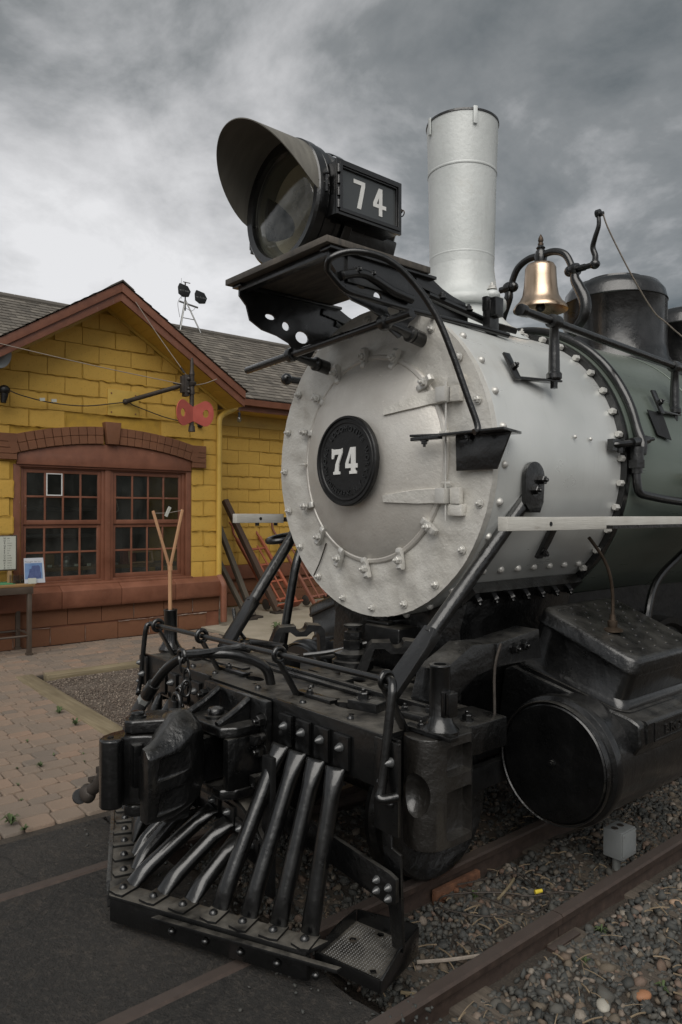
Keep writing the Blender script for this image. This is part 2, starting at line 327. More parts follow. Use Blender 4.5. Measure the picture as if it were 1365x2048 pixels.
POST = m_wood('leaning_timber_wood', (0.055, 0.046, 0.034), (0.11, 0.09, 0.066), (9, 9, 0.6))
POSTD = m_wood('leaning_timber_dark', (0.05, 0.03, 0.02), (0.09, 0.055, 0.035), (9, 9, 0.6))
STICK = m_wood('pale_stick_wood', (0.38, 0.20, 0.10), (0.50, 0.29, 0.16), (30, 30, 2), bd=0.0005)
TRK = m_paint('orange_truck_paint', (0.24, 0.065, 0.032), (0.31, 0.09, 0.045), 0.6, sc=12)
TRKB = m_paint('brown_truck_paint', (0.15, 0.055, 0.035), (0.20, 0.075, 0.045), 0.65, sc=12)
GRY = m_paint('grey_box_paint', (0.17, 0.18, 0.18), (0.21, 0.22, 0.22), 0.45, sc=8)
GALV = m_paint('galvanised_pipe', (0.26, 0.27, 0.26), (0.36, 0.37, 0.36), 0.45, 0.5, 20)
SIGR = m_paint('signal_red', (0.34, 0.060, 0.042), (0.45, 0.095, 0.068), 0.55, sc=6)
IRON = m_paint('dull_iron', (0.035, 0.03, 0.026), (0.07, 0.058, 0.05), 0.6, 0.5, 18, 0.001, 90)
TBL = m_paint('table_brown_metal', (0.055, 0.04, 0.03), (0.08, 0.06, 0.045), 0.5, sc=8)
DARK = m_paint('dark_plaster', (0.11, 0.10, 0.09), (0.15, 0.137, 0.12), 0.9, sc=3)
GREENF = m_paint('green_felt', (0.04, 0.17, 0.07), (0.05, 0.20, 0.09), 0.9)
PAPER = m_paint('paper', (0.40, 0.41, 0.36), (0.45, 0.46, 0.41), 0.8, bump=0)
INK = m_paint('ink', (0.04, 0.04, 0.04), (0.05, 0.05, 0.05), 0.8, bump=0)
BLUE = m_paint('print_blue', (0.10, 0.17, 0.33), (0.17, 0.27, 0.45), 0.5, sc=8, bump=0)
BLUD = m_paint('print_dark_blue', (0.05, 0.07, 0.17), (0.09, 0.12, 0.25), 0.5, sc=30, bump=0)
LEAF = m_paint('weed_green', (0.04, 0.065, 0.022), (0.075, 0.105, 0.035), 0.7, sc=30, bump=0)
YCON = m_paint('yellow_plastic', (0.55, 0.42, 0.03), (0.6, 0.47, 0.05), 0.4, bump=0)
WIRE = m_paint('pale_rope', (0.20, 0.17, 0.14), (0.30, 0.26, 0.22), 0.8, sc=60)
STEEL = m_paint('dull_steel', (0.25, 0.25, 0.24), (0.33, 0.33, 0.32), 0.4, 0.6)

# ------------------------------------------------------------------ geometry helpers
class G:
    """mesh collector"""
    def __init__(s): s.v = []; s.f = []; s.tone = None
    def add(s, v, f, M4=None):
        o = len(s.v)
        s.v += [tuple(M4 @ Vector(p)) if M4 else tuple(p) for p in v]
        s.f += [tuple(i + o for i in q) for q in f]; return s
    def box(s, c, d, rot=None, M4=None):
        x, y, z = d[0] / 2, d[1] / 2, d[2] / 2
        v = [Vector((a * x, b * y, e * z)) for a in (-1, 1) for b in (-1, 1) for e in (-1, 1)]
        if rot is not None: v = [rot @ p for p in v]
        v = [p + Vector(c) for p in v]
        return s.add(v, [(0, 1, 3, 2), (4, 6, 7, 5), (0, 4, 5, 1), (2, 3, 7, 6), (0, 2, 6, 4), (1, 5, 7, 3)], M4)
    def b2(s, a, b): return s.box([(a[i] + b[i]) / 2 for i in range(3)], [abs(b[i] - a[i]) for i in range(3)])
    def lathe(s, prof, org=(0, 0, 0), ax=(0, 0, 1), n=32, a0=0, a1=2 * PI, up=None, cap=True):
        ax = Vector(ax).normalized(); t = Vector(up) if up else (Vector((1, 0, 0)) if abs(ax.x) < 0.9 else Vector((0, 1, 0)))
        e1 = (t - ax * t.dot(ax)).normalized(); e2 = ax.cross(e1); org = Vector(org)
        full = abs(a1 - a0 - 2 * PI) < 1e-6; k = n if full else n + 1
        v = []; f = []
        for (r, h) in prof:
            for i in range(k):
                a = a0 + (a1 - a0) * i / n
                v.append(org + ax * h + (e1 * math.cos(a) + e2 * math.sin(a)) * r)
        m = len(prof)
        for j in range(m - 1):
            for i in range(n if full else n):
                a = j * k + i; b = j * k + (i + 1) % k
                f.append((a, b, b + k, a + k))
        if cap and full:
            if prof[0][0] > 1e-6: f.append(tuple(reversed(range(k))))
            if prof[-1][0] > 1e-6: f.append(tuple(range((m - 1) * k, m * k)))
        return s.add(v, f)
    def cyl(s, a, b, r, r2=None, n=16):
        a, b = Vector(a), Vector(b); d = b - a; L = d.length
        return s.lathe([(r, 0), (r if r2 is None else r2, L)], a, d, n)
    def tube(s, pts, r, n=10, sub=6, close=False, smooth=True, flat=None):
        P = [Vector(p) for p in pts]
        if smooth and len(P) > 2:
            Q = []
            for i in range(len(P) - 1):
                p0 = P[max(i - 1, 0)]; p1 = P[i]; p2 = P[i + 1]; p3 = P[min(i + 2, len(P) - 1)]
                for j in range(sub):
                    t = j / sub
                    Q.append(0.5 * ((2 * p1) + (p2 - p0) * t + (2 * p0 - 5 * p1 + 4 * p2 - p3) * t * t + (3 * p1 - p0 - 3 * p2 + p3) * t ** 3))
            Q.append(P[-1]); P = Q
        rr = r if callable(r) else (lambda t: r)
        T = [(P[min(i + 1, len(P) - 1)] - P[max(i - 1, 0)]).normalized() for i in range(len(P))]
        nv = T[0].orthogonal().normalized(); v = []; f = []
        for i, p in enumerate(P):
            nv = (nv - T[i] * nv.dot(T[i]))
            nv = nv.normalized() if nv.length > 1e-6 else T[i].orthogonal().normalized()
            bn = T[i].cross(nv); q = rr(i / (len(P) - 1))
            for j in range(n):
                a = 2 * PI * j / n
                v.append(p + (nv * math.cos(a) + bn * math.sin(a)) * q)
        for i in range(len(P) - 1):
            for j in range(n):
                a = i * n + j; b = i * n + (j + 1) % n
                f.append((a, b, b + n, a + n))
        f.append(tuple(reversed(range(n)))); f.append(tuple(range((len(P) - 1) * n, len(P) * n)))
        return s.add(v, f)
    def prism(s, loops, M4, depth):
        """loops of (u,v): first outer, others holes; extruded along local w by depth; M4 maps (u,v,w) to world"""
        if not isinstance(loops[0][0], (tuple, list)): loops = [loops]
        L3 = [[Vector((p[0], p[1], 0)) for p in lp] for lp in loops]
        tr = tessellate_polygon(L3); flat = [p for lp in L3 for p in lp]; n = len(flat)
        v = [tuple(p) for p in flat] + [(p.x, p.y, depth) for p in flat]; f = []
        for t in tr:
            a, b, c = (flat[i] for i in t); up = (b - a).cross(c - a).z
            t = tuple(t) if up < 0 else tuple(reversed(t))
            f.append(t); f.append(tuple(i + n for i in reversed(t)))
        o = 0
        for lp in loops:
            k = len(lp)
            area = sum(lp[i][0] * lp[(i + 1) % k][1] - lp[(i + 1) % k][0] * lp[i][1] for i in range(k))
            hole = lp is not loops[0]
            for i in range(k):
                a, b = o + i, o + (i + 1) % k
                q = (a, b, b + n, a + n)
                if (area < 0) != hole: q = tuple(reversed(q))
                f.append(q)
            o += k
        return s.add(v, f, M4)
    def ball(s, c, r, n=12, m=8, sc=(1, 1, 1)):
        v = [(0, 0, 1)]; f = []
        for i in range(1, m):
            t = PI * i / m
            for j in range(n):
                a = 2 * PI * j / n; v.append((math.sin(t) * math.cos(a), math.sin(t) * math.sin(a), math.cos(t)))
        v.append((0, 0, -1))
        for j in range(n): f.append((0, 1 + j, 1 + (j + 1) % n))
        for i in range(m - 2):
            for j in range(n):
                a = 1 + i * n + j; b = 1 + i * n + (j + 1) % n; f.append((a, a + n, b + n, b))
        e_ = len(v) - 1
        for j in range(n): f.append((e_, 1 + (m - 2) * n + (j + 1) % n, 1 + (m - 2) * n + j))
        return s.add([(c[0] + p[0] * r * sc[0], c[1] + p[1] * r * sc[1], c[2] + p[2] * r * sc[2]) for p in v], f)
    def mesh(s, name, mat=None, bevel=0, seg=2, smooth=32, wob=0, subd=0, weld=False):
        me = bpy.data.meshes.new(name); me.from_pydata([tuple(p) for p in s.v], [], s.f); me.update()
        if bevel or weld or subd:
            bm = bmesh.new(); bm.from_mesh(me)
            if weld: bmesh.ops.remove_doubles(bm, verts=bm.verts, dist=1e-5)
            bmesh.ops.recalc_face_normals(bm, faces=bm.faces)
            if bevel:
                ed = [e for e in bm.edges if len(e.link_faces) == 2 and e.calc_face_angle(0) > R(28)]
                bmesh.ops.bevel(bm, geom=ed, offset=bevel, segments=seg, profile=0.6, affect='EDGES', clamp_overlap=True)
            if subd: bmesh.ops.subdivide_edges(bm, edges=bm.edges, cuts=subd, use_grid_fill=True)
            if wob:
                for v_ in bm.verts: v_.co += Vector((noise.noise(v_.co * 9), noise.noise(v_.co * 9 + Vector((7, 0, 0))), noise.noise(v_.co * 9 + Vector((0, 7, 0))))) * wob
            bm.to_mesh(me); bm.free()
        me.polygons.foreach_set('use_smooth', [True] * len(me.polygons))
        if hasattr(me, 'set_sharp_from_angle'): me.set_sharp_from_angle(angle=R(smooth))
        if mat: me.materials.append(mat)
        return me

def link(o, parent=None):
    COL.objects.link(o)
    if parent is not None:
        o.parent = parent; o.matrix_parent_inverse = PINV.get(parent.name, Matrix.Identity(4))
    return o
PINV = {}
def root(name, loc, label, cat, group=None, kind=None):
    o = bpy.data.objects.new(name, None); o.location = loc; o.empty_display_size = 0.1; COL.objects.link(o)
    PINV[o.name] = Matrix.Translation(-Vector(loc)); tag(o, label, cat, group, kind); return o
def tag(o, label=None, cat=None, group=None, kind=None):
    for k, v_ in (('label', label), ('category', cat), ('group', group), ('kind', kind)):
        if v_: o[k] = v_
    return o
def obj(name, g, mat, parent=None, **k):
    lab = k.pop('label', None); kind = k.pop('kind', None)
    me = g if isinstance(g, bpy.types.Mesh) else g.mesh(name, mat, **k)
    o = bpy.data.objects.new(name, me); link(o, parent)
    if lab: o['label'] = lab
    if kind: o['kind'] = kind
    return o
def frame(loc, z, x=None):
    z = Vector(z).normalized(); t = Vector(x) if x is not None else (Vector((0, 0, 1)) if abs(z.z) < 0.9 else Vector((1, 0, 0)))
    x = (t - z * t.dot(z)).normalized(); y = z.cross(x)
    return Matrix(((x.x, y.x, z.x, loc[0]), (x.y, y.y, z.y, loc[1]), (x.z, y.z, z.z, loc[2]), (0, 0, 0, 1)))
def axes(o, u, v, w):
    return Matrix(((u[0], v[0], w[0], o[0]), (u[1], v[1], w[1], o[1]), (u[2], v[2], w[2], o[2]), (0, 0, 0, 1)))
XZ = lambda y: axes((0, y, 0), (1, 0, 0), (0, 0, 1), (0, -1, 0))     # u=x v=z, extrudes toward -y
YZ = lambda x: axes((x, 0, 0), (0, 1, 0), (0, 0, 1), (1, 0, 0))      # u=y v=z, extrudes toward +x
XY = lambda z: axes((0, 0, z), (1, 0, 0), (0, 1, 0), (0, 0, 1))      # u=x v=y, extrudes up
def put(name, me, M4, parent=None):
    o = bpy.data.objects.new(name, me); link(o, parent); o.matrix_basis = M4; return o
def circ(cx, cy, r, n=20, ry=None, a0=0): return [(cx + r * math.cos(a0 + 2 * PI * i / n), cy + (ry or r) * math.sin(a0 + 2 * PI * i / n)) for i in range(n)]

# shared fasteners (local +Z points out of the surface)
def g_hex(r, h, stud=0.0, washer=True):
    g = G()
    if washer: g.lathe([(r * 1.35, 0), (r * 1.35, 0.003)], n=14)
    g.lathe([(r, 0.0032), (r, h * 0.85), (r * 0.86, h)], n=6)
    if stud: g.lathe([(r * 0.45, h * 0.9), (r * 0.45, h + stud), (r * 0.35, h + stud + 0.002)], n=10)
    return g
ME_SHEX = g_hex(0.015, 0.016, 0.010).mesh('silver_hex_bolt', BOLT, smooth=25)
ME_SNUT = g_hex(0.017, 0.034, 0.0, False).mesh('silver_hex_nut', BOLT, smooth=25)
ME_BHEX = g_hex(0.016, 0.020, 0.008).mesh('black_hex_bolt', BLK, smooth=25)
ME_BHEXS = g_hex(0.010, 0.012, 0.006).mesh('small_black_hex_bolt', BLK, smooth=25)
ME_SRIV = G().lathe([(0.018, 0), (0.0165, 0.007), (0.012, 0.013), (0.006, 0.0165), (0, 0.0175)], n=14).mesh('silver_rivet', BOLT, smooth=60)
ME_BRIV = G().lathe([(0.014, 0), (0.013, 0.006), (0.009, 0.011), (0.004, 0.0135), (0, 0.014)], n=12).mesh('black_rivet', BLK, smooth=60)
ME_CONE = G().lathe([(0.017, 0), (0.016, 0.006), (0.008, 0.022), (0.0, 0.028)], n=12).mesh('cone_rivet', m_black('rivet_grey', (0.05, 0.052, 0.053)), smooth=40)

# text helper: flat font glyphs as mesh data
_chars = {}
def glyph(ch, size, ext):
    key = (ch, size, ext)
    if key not in _chars:
        cu = bpy.data.curves.new('glyph', 'FONT'); cu.body = ch; cu.size = size; cu.extrude = ext; cu.resolution_u = 3; cu.align_x = 'CENTER'
        ob = bpy.data.objects.new('glyph', cu); COL.objects.link(ob)
        me = ob.to_mesh(); _chars[key] = ([tuple(v_.co) for v_ in me.vertices], [tuple(p.vertices) for p in me.polygons])
        ob.to_mesh_clear(); bpy.data.objects.remove(ob); bpy.data.curves.remove(cu)
    return _chars[key]
ADV = {'I': .34, '1': .5, ' ': .35, '.': .3, 'M': .85, 'W': .95, ',': .3, '-': .4, "'": .25}
def text_line(g, txt, M4, size, ext=0.0015, squash=1.0):
    x = -sum(ADV.get(c, .66) for c in txt) * size / 2
    for c in txt:
        a = ADV.get(c, .66) * size
        if c != ' ':
            v_, f_ = glyph(c, size, ext); g.add(v_, f_, M4 @ Matrix.Translation((x + a / 2, 0, 0)))
        x += a
    return g
def text_arc(g, txt, M4, size, rad, mid, ext=0.002, bottom=False):
    tot = sum(ADV.get(c, .7) for c in txt) * size * 1.08 / rad; a = mid + tot / 2 if not bottom else mid - tot / 2
    for c in txt:
        w = ADV.get(c, .7) * size * 1.08 / rad; a += (-w / 2 if not bottom else w / 2)
        if c != ' ':
            v_, f_ = glyph(c, size, ext)
            rr = rad if not bottom else rad + size * 0.7
            g.add(v_, f_, M4 @ Matrix.Translation((rr * math.cos(a), rr * math.sin(a), 0)) @ Matrix.Rotation(a - PI / 2 if not bottom else a + PI / 2, 4, 'Z'))
        a += (-w / 2 if not bottom else w / 2)

# ================================================================== GROUND
GZ = -0.10                       # ballast level; rail head tops are z = 0
def flat(name, poly, z, mat, kind='structure', sub=0):
    g = G(); v_ = [Vector((p[0], p[1], 0)) for p in poly]
    g.add([(p[0], p[1], z) for p in poly], [tuple(reversed(t)) if ((v_[t[1]] - v_[t[0]]).cross(v_[t[2]] - v_[t[0]])).z < 0 else tuple(t) for t in tessellate_polygon([v_])])
    o = obj(name, g, mat); tag(o, kind=kind); return o
flat('ground', [(-300, -300), (300, -300), (300, 300), (-300, 300)], GZ - 0.03, DRT)
def sheet(name, x0, x1, y0, y1, z, mat, amp, st):
    nx, ny = int((x1 - x0) / st) + 1, int((y1 - y0) / st) + 1
    X, Y = np.meshgrid(np.linspace(x0, x1, nx), np.linspace(y0, y1, ny))
    v_ = [(x, y, z + amp * noise.noise((x * 3, y * 3, 0)) + amp * .5 * noise.noise((x * 9, y * 9, 3))) for x, y in zip(X.ravel(), Y.ravel())]
    f_ = [(j * nx + i, j * nx + i + 1, (j + 1) * nx + i + 1, (j + 1) * nx + i) for j in range(ny - 1) for i in range(nx - 1)]
    g = G(); g.add(v_, f_); o = obj(name, g, mat, smooth=180); tag(o, kind='structure'); return o
sheet('ballast_bed', -0.98, 6.0, -0.75, 9.0, GZ - 0.004, DRT, 0.014, 0.06)
sheet('pea_gravel_bed', -4.30, -0.98, -0.30, 2.42, -0.035, PEG, 0.012, 0.05)
# asphalt crossing in front of the engine, rails set flush in it
ga = G()
edge = [(-0.98, -0.93)] + [(-0.98 + (3.9 * i / 40), -0.93 + 0.10 * noise.noise((i * 0.35, 0, 0)) + 0.05 * noise.noise((i * 1.1, 4, 0)) + 0.12 * (i / 40)) for i in range(1, 41)]
ga.prism([(-0.98, -8.0)] + [(6, -8.0), (6, -0.85)] + list(reversed(edge)), XY(-0.16), 0.152)
tag(obj('asphalt_paving', ga, ASP, smooth=30), kind='structure')
flat('asphalt_strip', [(-0.975, -0.95), (-0.78, -0.95), (-0.78, -0.42), (-0.975, -0.36)], -0.008, ASP)
flat('far_paving_ground', [(-30, -30), (-1.0, -30), (-1.0, -8.0), (-30, -8.0)], -0.012, ASP)
tag(obj('concrete_slab', G().prism([(-7.40, 2.42), (-3.9, 2.46), (-3.86, 2.50), (-3.86, 14), (-7.40, 14)], XY(-0.16), 0.165), CONC, bevel=0.006), kind='structure')
tag(obj('concrete_kerb', G().b2((1.58, -0.62, -0.16), (2.3, 0.02, -0.045)), CONC, bevel=0.01), kind='structure')

# ---- pavers
def tone_attr(me, tones_per_face):
    at = me.attributes.new('tone', 'FLOAT', 'FACE'); at.data.foreach_set('value', tones_per_face)
pav_root = bpy.data.objects.new('brick_pavement', G().prism([(-6.1, -6.5), (-0.985, -6.5), (-0.985, -0.30), (-2.2, -0.44), (-4.46, -0.30), (-4.24, 2.41), (-6.1, 2.41)], XY(-0.12), 0.098).mesh('paver_bedding', DRT))
link(pav_root); tag(pav_root, kind='structure')
def inpav(x, y):
    if x > -1.04 or x < -5.93: return False
    lim = -0.22 if x > -4.42 else 9
    if y < lim - 0.0: return y > -6.4 and y < 2.36
    return False
random.seed(3)
pcells = []
x = -5.86
wseq = [0.105, 0.14, 0.14, 0.105, 0.14]
k = 0
while x < -1.0:
    w = wseq[k % 5] + rnd.uniform(-.004, .004); k += 1
    y = -6.3 - rnd.random() * 0.1
    while y < 2.4:
        L = rnd.choice([0.105, 0.15, 0.15, 0.20, 0.165])
        cx, cy = x + w / 2, y + L / 2
        if inpav(cx + w / 2, cy) and inpav(cx - w / 2, cy) and cy + L / 2 < 2.41 and (cx < -4.42 or cy + L / 2 < -0.24):
            pcells.append((cx, cy, w, L))
        y += L
    x += w
# visible wedge of the camera
def seen(p, m=0.06):
    d = Vector(p) - CAM; z = d.dot(fwd)
    if z < 0.1: return False
    return abs(d.dot(r2) / z) < 0.465 + m and abs(d.dot(u2) / z) < 0.698 + m
pcells.sort(key=lambda c: (Vector((c[0], c[1], 0)) - CAM).length)
gi = 0
def paver_geo(w, L, dz=0.0):
    g = G(); h = 0.06; b = 0.016; w, L = w - 0.006, L - 0.006
    pts = []
    for (sx, sy) in ((1, 1), (-1, 1), (-1, -1), (1, -1)):
        for a in (0, 30, 60, 90):
            an = R(a) + {(1, 1): 0, (-1, 1): PI / 2, (-1, -1): PI, (1, -1): 1.5 * PI}[(sx, sy)]
            pts.append((sx * (w / 2 - b) + math.cos(an) * b, sy * (L / 2 - b) + math.sin(an) * b))
    n = len(pts); j = [(rnd.uniform(-.0022, .0022), rnd.uniform(-.0022, .0022)) for _ in pts]
    v_ = [(p[0] + q[0], p[1] + q[1], -h) for p, q in zip(pts, j)] + [(p[0] + q[0], p[1] + q[1], -0.007) for p, q in zip(pts, j)] + [(p[0] * .93 + q[0], p[1] * .945 + q[1], 0) for p, q in zip(pts, j)]
    f_ = [(a, (a + 1) % n, (a + 1) % n + n, a + n) for a in range(n)] + [(a + n, (a + 1) % n + n, (a + 1) % n + 2 * n, a + 2 * n) for a in range(n)] + [tuple(range(2 * n, 3 * n))]
    g.add(v_, f_); return g
gfar = G(); tfar = []
for (cx, cy, w, L) in pcells:
    vis = seen((cx, cy, 0), 0.12)
    if not vis and rnd.random() < 0.0: continue
    g = paver_geo(w, L); z = -0.004 + rnd.uniform(-.004, .003)
    tone = min(1, max(0, rnd.gauss(0.5, 0.27)))
    rot = Matrix.Translation((cx, cy, z)) @ Matrix.Rotation(rnd.gauss(0, 0.012), 4, 'Z') @ Matrix.Rotation(rnd.gauss(0, 0.010), 4, 'X') @ Matrix.Rotation(rnd.gauss(0, 0.010), 4, 'Y')
    if vis and gi < 300:
        me = g.mesh('paver', PAV, smooth=45); tone_attr(me, [tone] * len(me.polygons))
        put('paver', me, rot, pav_root); gi += 1
    else:
        gfar.add(g.v, g.f, rot); tfar += [tone] * len(g.f)
o = obj('far_pavers', gfar, PAV, pav_root, smooth=45, kind='stuff'); tone_attr(o.data, tfar)

# ---- stones
def icos():
    t = (1 + 5 ** .5) / 2
    v_ = np.array([(-1, t, 0), (1, t, 0), (-1, -t, 0), (1, -t, 0), (0, -1, t), (0, 1, t), (0, -1, -t), (0, 1, -t), (t, 0, -1), (t, 0, 1), (-t, 0, -1), (-t, 0, 1)]) / (1 + t * t) ** .5
    f_ = np.array([(0, 11, 5), (0, 5, 1), (0, 1, 7), (0, 7, 10), (0, 10, 11), (1, 5, 9), (5, 11, 4), (11, 10, 2), (10, 7, 6), (7, 1, 8), (3, 9, 4), (3, 4, 2), (3, 2, 6), (3, 6, 8), (3, 8, 9), (4, 9, 5), (2, 4, 11), (6, 2, 10), (8, 6, 7), (9, 8, 1)])
    return v_, f_
IV, IF = icos()
rng = np.random.default_rng(11)
def stones(name, pts, size, mat, jag=0.46, flatten=0.7, label=None, round_frac=0.1, tone=None):
    n = len(pts); nv = len(IV)
    if n == 0: return
    base = np.repeat(IV[None], n, 0) * (1 + rng.uniform(-jag, jag, (n, nv, 1)))
    rounded = rng.random(n) < round_frac
    base[rounded] = IV[None] * (1 + rng.uniform(-.06, .06, (rounded.sum(), nv, 1)))
    sc = size[:, None] * np.stack([rng.uniform(.75, 1.25, n), rng.uniform(.6, 1.0, n), rng.uniform(.45, .85, n) * flatten / .7], 1)
    base = base * sc[:, None, :]
    q = rng.normal(size=(n, 4)); q[:, 1:3] *= 0.45; q /= np.linalg.norm(q, axis=1)[:, None]
    w, x_, y_, z_ = q.T
    Rm = np.stack([1 - 2 * (y_ * y_ + z_ * z_), 2 * (x_ * y_ - z_ * w), 2 * (x_ * z_ + y_ * w), 2 * (x_ * y_ + z_ * w), 1 - 2 * (x_ * x_ + z_ * z_), 2 * (y_ * z_ - x_ * w), 2 * (x_ * z_ - y_ * w), 2 * (y_ * z_ + x_ * w), 1 - 2 * (x_ * x_ + y_ * y_)], 1).reshape(n, 3, 3)
    V = np.einsum('nij,nvj->nvi', Rm, base) + pts[:, None, :]
    F = (IF[None] + (np.arange(n) * nv)[:, None, None]).reshape(-1, 3)
    me = bpy.data.meshes.new(name); me.vertices.add(n * nv); me.vertices.foreach_set('co', V.ravel())
    me.loops.add(F.size); me.loops.foreach_set('vertex_index', F.ravel().astype(np.int32))
    me.polygons.add(len(F)); me.polygons.foreach_set('loop_start', np.arange(0, F.size, 3, dtype=np.int32))
    me.update(calc_edges=True)
    t = rng.random(n) if tone is None else tone
    t[rounded] = rng.uniform(.72, 1.0, rounded.sum())
    at = me.attributes.new('tone', 'FLOAT', 'FACE'); at.data.foreach_set('value', np.repeat(t, len(IF)).astype(np.float32))
    me.materials.append(mat); o = bpy.data.objects.new(name, me); link(o); tag(o, label, None, None, 'stuff'); return o
def scatter(n, x0, x1, y0, y1, test):
    p = np.stack([rng.uniform(x0, x1, n), rng.uniform(y0, y1, n)], 1)
    keep = np.array([test(a, b) for a, b in p]); return p[keep]
RX = (-0.4875, 0.4875, 1.0085)
def ok_ballast(a, b):
    if any(abs(a - r) < 0.052 for r in RX): return False
    if b < -0.72 - 0.03 + 0.0: return False
    return seen((a, b, GZ), 0.1)
def lay(P, s0, s1, z, bury=0.35):
    s_ = rng.gamma(4, 1 / 4, len(P)); s_ = np.clip(s0 + (s1 - s0) * (s_ / 2.2), s0, s1 * 1.25)
    return np.column_stack([P, np.full(len(P), z) + s_ * bury * 0.7]), s_
P_ = scatter(76000, -0.95, 3.4, -0.82, 5.5, lambda a, b: ok_ballast(a, b) and rnd.random() < (1.0 if a > 0.3 else 0.55))
p_, s_ = lay(P_, 0.008, 0.020, GZ)
stones('ballast_gravel', p_, s_, GRV, label='grey crushed stone ballast with tan and pink pebbles between and beside the rails')
# a second, sparser layer of bigger stones
P_ = scatter(5200, -0.9, 3.4, -0.70, 5.5, lambda a, b: ok_ballast(a, b) and rnd.random() < (0.9 if a > 1.06 else 0.35))
p_, s_ = lay(P_, 0.018, 0.032, GZ + 0.004)
stones('coarse_gravel', p_, s_, GRV, label='larger grey stones lying on the fine ballast', round_frac=0.14)
P_ = scatter(15000, -4.25, -1.0, -0.33, 2.42, lambda a, b: seen((a, b, 0), .02))
p_, s_ = lay(P_, 0.005, 0.010, -0.032)
stones('pea_gravel', p_, s_, PEA, label='fine brown pea gravel bed edged with timbers', round_frac=0.0)
P_ = scatter(1500, -0.9, 2.2, -1.5, -0.72, lambda a, b: seen((a, b, 0)) and rnd.random() < max(0, 1 - (-0.72 - b) / 0.55) ** 2)
p_, s_ = lay(P_, 0.004, 0.010, -0.004)
stones('loose_chippings', p_, s_, GRV, label='small loose chippings scattered on the edge of the asphalt', tone=rng.uniform(0.0, 0.5, len(P_)), round_frac=0)
# single pebbles that stand out
PEB = [((1.34, -0.20), .026, (0.36, 0.34, 0.29), 'large pale rounded pebble nearest the lower end of the outer rail'), ((1.62, 0.36), .030, (0.26, 0.13, 0.10), 'reddish oval pebble right of the outer rail'),
       ((1.48, 0.28), .030, (0.34, 0.30, 0.24), 'pale cream oval pebble beside the reddish one'), ((1.55, 0.75), .026, (0.36, 0.21, 0.11), 'orange tan pebble lying right of the reddish oval one'),
       ((1.40, -0.05), .026, (0.30, 0.14, 0.07), 'small rust coloured angular pebble near the outer rail'), ((1.20, 0.62), .024, (0.36, 0.25, 0.17), 'buff pebble close beside the outer rail past its joint')]
for (q, r_, c_, lab) in PEB:
    g = G().ball((0, 0, 0), r_, 14, 9, (1.25, .85, .6))
    me = g.mesh('pebble', m_paint('pebble_colour', tuple(a * .8 for a in c_), c_, 0.75, sc=30), smooth=80)
    o = put('pebble', me, Matrix.Translation((q[0], q[1], GZ + r_ * .55)) @ Matrix.Rotation(rnd.random() * 3, 4, 'Z')); tag(o, lab, 'pebble', 'pebbles that stand out in the ballast')

# ---- track
def rail_profile(): return [(-.065, -.135), (.065, -.135), (.065, -.125), (.014, -.112), (.008, -.10), (.008, -.045), (.026, -.033), (.028, -.008), (.020, 0), (-.020, 0), (-.028, -.008), (-.026, -.033), (-.008, -.045), (-.008, -.10), (-.014, -.112), (-.065, -.125)]
def rail(x, segs, label):
    rt = root('rail', (x, 0, GZ), label, 'rail', 'rails of the dual gauge track')
    for (a, b) in segs:
        g = G(); g.prism([(p[0] + x, p[1]) for p in rail_profile()], axes((0, b, 0), (1, 0, 0), (0, 0, 1), (0, -1, 0)), b - a)
        obj('rail_length', g, RAIL, rt, smooth=30)
    return rt
rail(RX[0], [(-7.5, 0.6), (0.604, 8.0)], 'rusty rail farthest from the camera, passing behind the coupler')
rm = rail(RX[1], [(-7.5, -0.35), (-0.346, 8.0)], 'rusty middle rail running under the nearer front wheel')
ro = rail(RX[2], [(-7.5, 0.036), (0.040, 8.0)], 'dark rusty outer rail nearest the camera, passing beside the grey box')
g = G().b2((0.515, -0.13, -0.118), (0.540, 0.16, -0.052)); g.box((0.565, 0.015, -0.119), (0.075, 0.29, 0.010))
obj('joint_bar', g, RUST, rm, bevel=0.005, seg=2, wob=.004)
g = G()
for yy in (-0.09, -0.01, 0.08): g.ball((0.545, yy, -0.083), 0.014, 8, 6)
obj('bolt', g, RUST, rm)
g = G().b2((1.03, -0.06, -0.122), (1.062, 0.12, -0.085)); obj('joint_bar', g, RAIL, ro, bevel=0.003)
for i in range(12):
    y = -0.50 + i * 0.56 + rnd.uniform(-.03, .03)
    g = G(); g.box((0.27 + rnd.uniform(-.04, .04), y, GZ - 0.075), (2.35, 0.2, 0.165)); 
    o = obj('sleeper', g, TIE, bevel=0.012, wob=0.006)
    tag(o, ['weathered dark wooden sleeper under the pilot', 'weathered wooden sleeper half buried behind the front wheel'][min(i, 1)] if i < 2 else 'weathered wooden sleeper lying across the track beneath the cylinders and boiler', 'sleeper', 'wooden sleepers under the track')
# timbers framing the pea gravel
def timber(a, b, w, h, mat, lab):
    a, b = Vector(a), Vector(b); L = (b - a).length; g = G()
    an = math.atan2(b.y - a.y, b.x - a.x); n = 8
    for i in range(1): g.box(((a + b) / 2), (L, w, h), rot=Matrix.Rotation(an, 3, 'Z'))
    o = obj('landscape_timber', g, mat, bevel=0.012, wob=0.01); tag(o, lab, 'timber', 'timbers edging the gravel bed')
timber((-4.46, -0.26, -0.035), (-0.99, -0.36, -0.035), 0.16, 0.09, TIM, 'weathered flat timber between the pavers and gravel bed, nearest the coupler')
timber((-4.36, -0.10, -0.035), (-4.30, 2.40, -0.035), 0.13, 0.09, TIMY, 'weathered flat timber along the far side of the gravel bed, toward the depot')
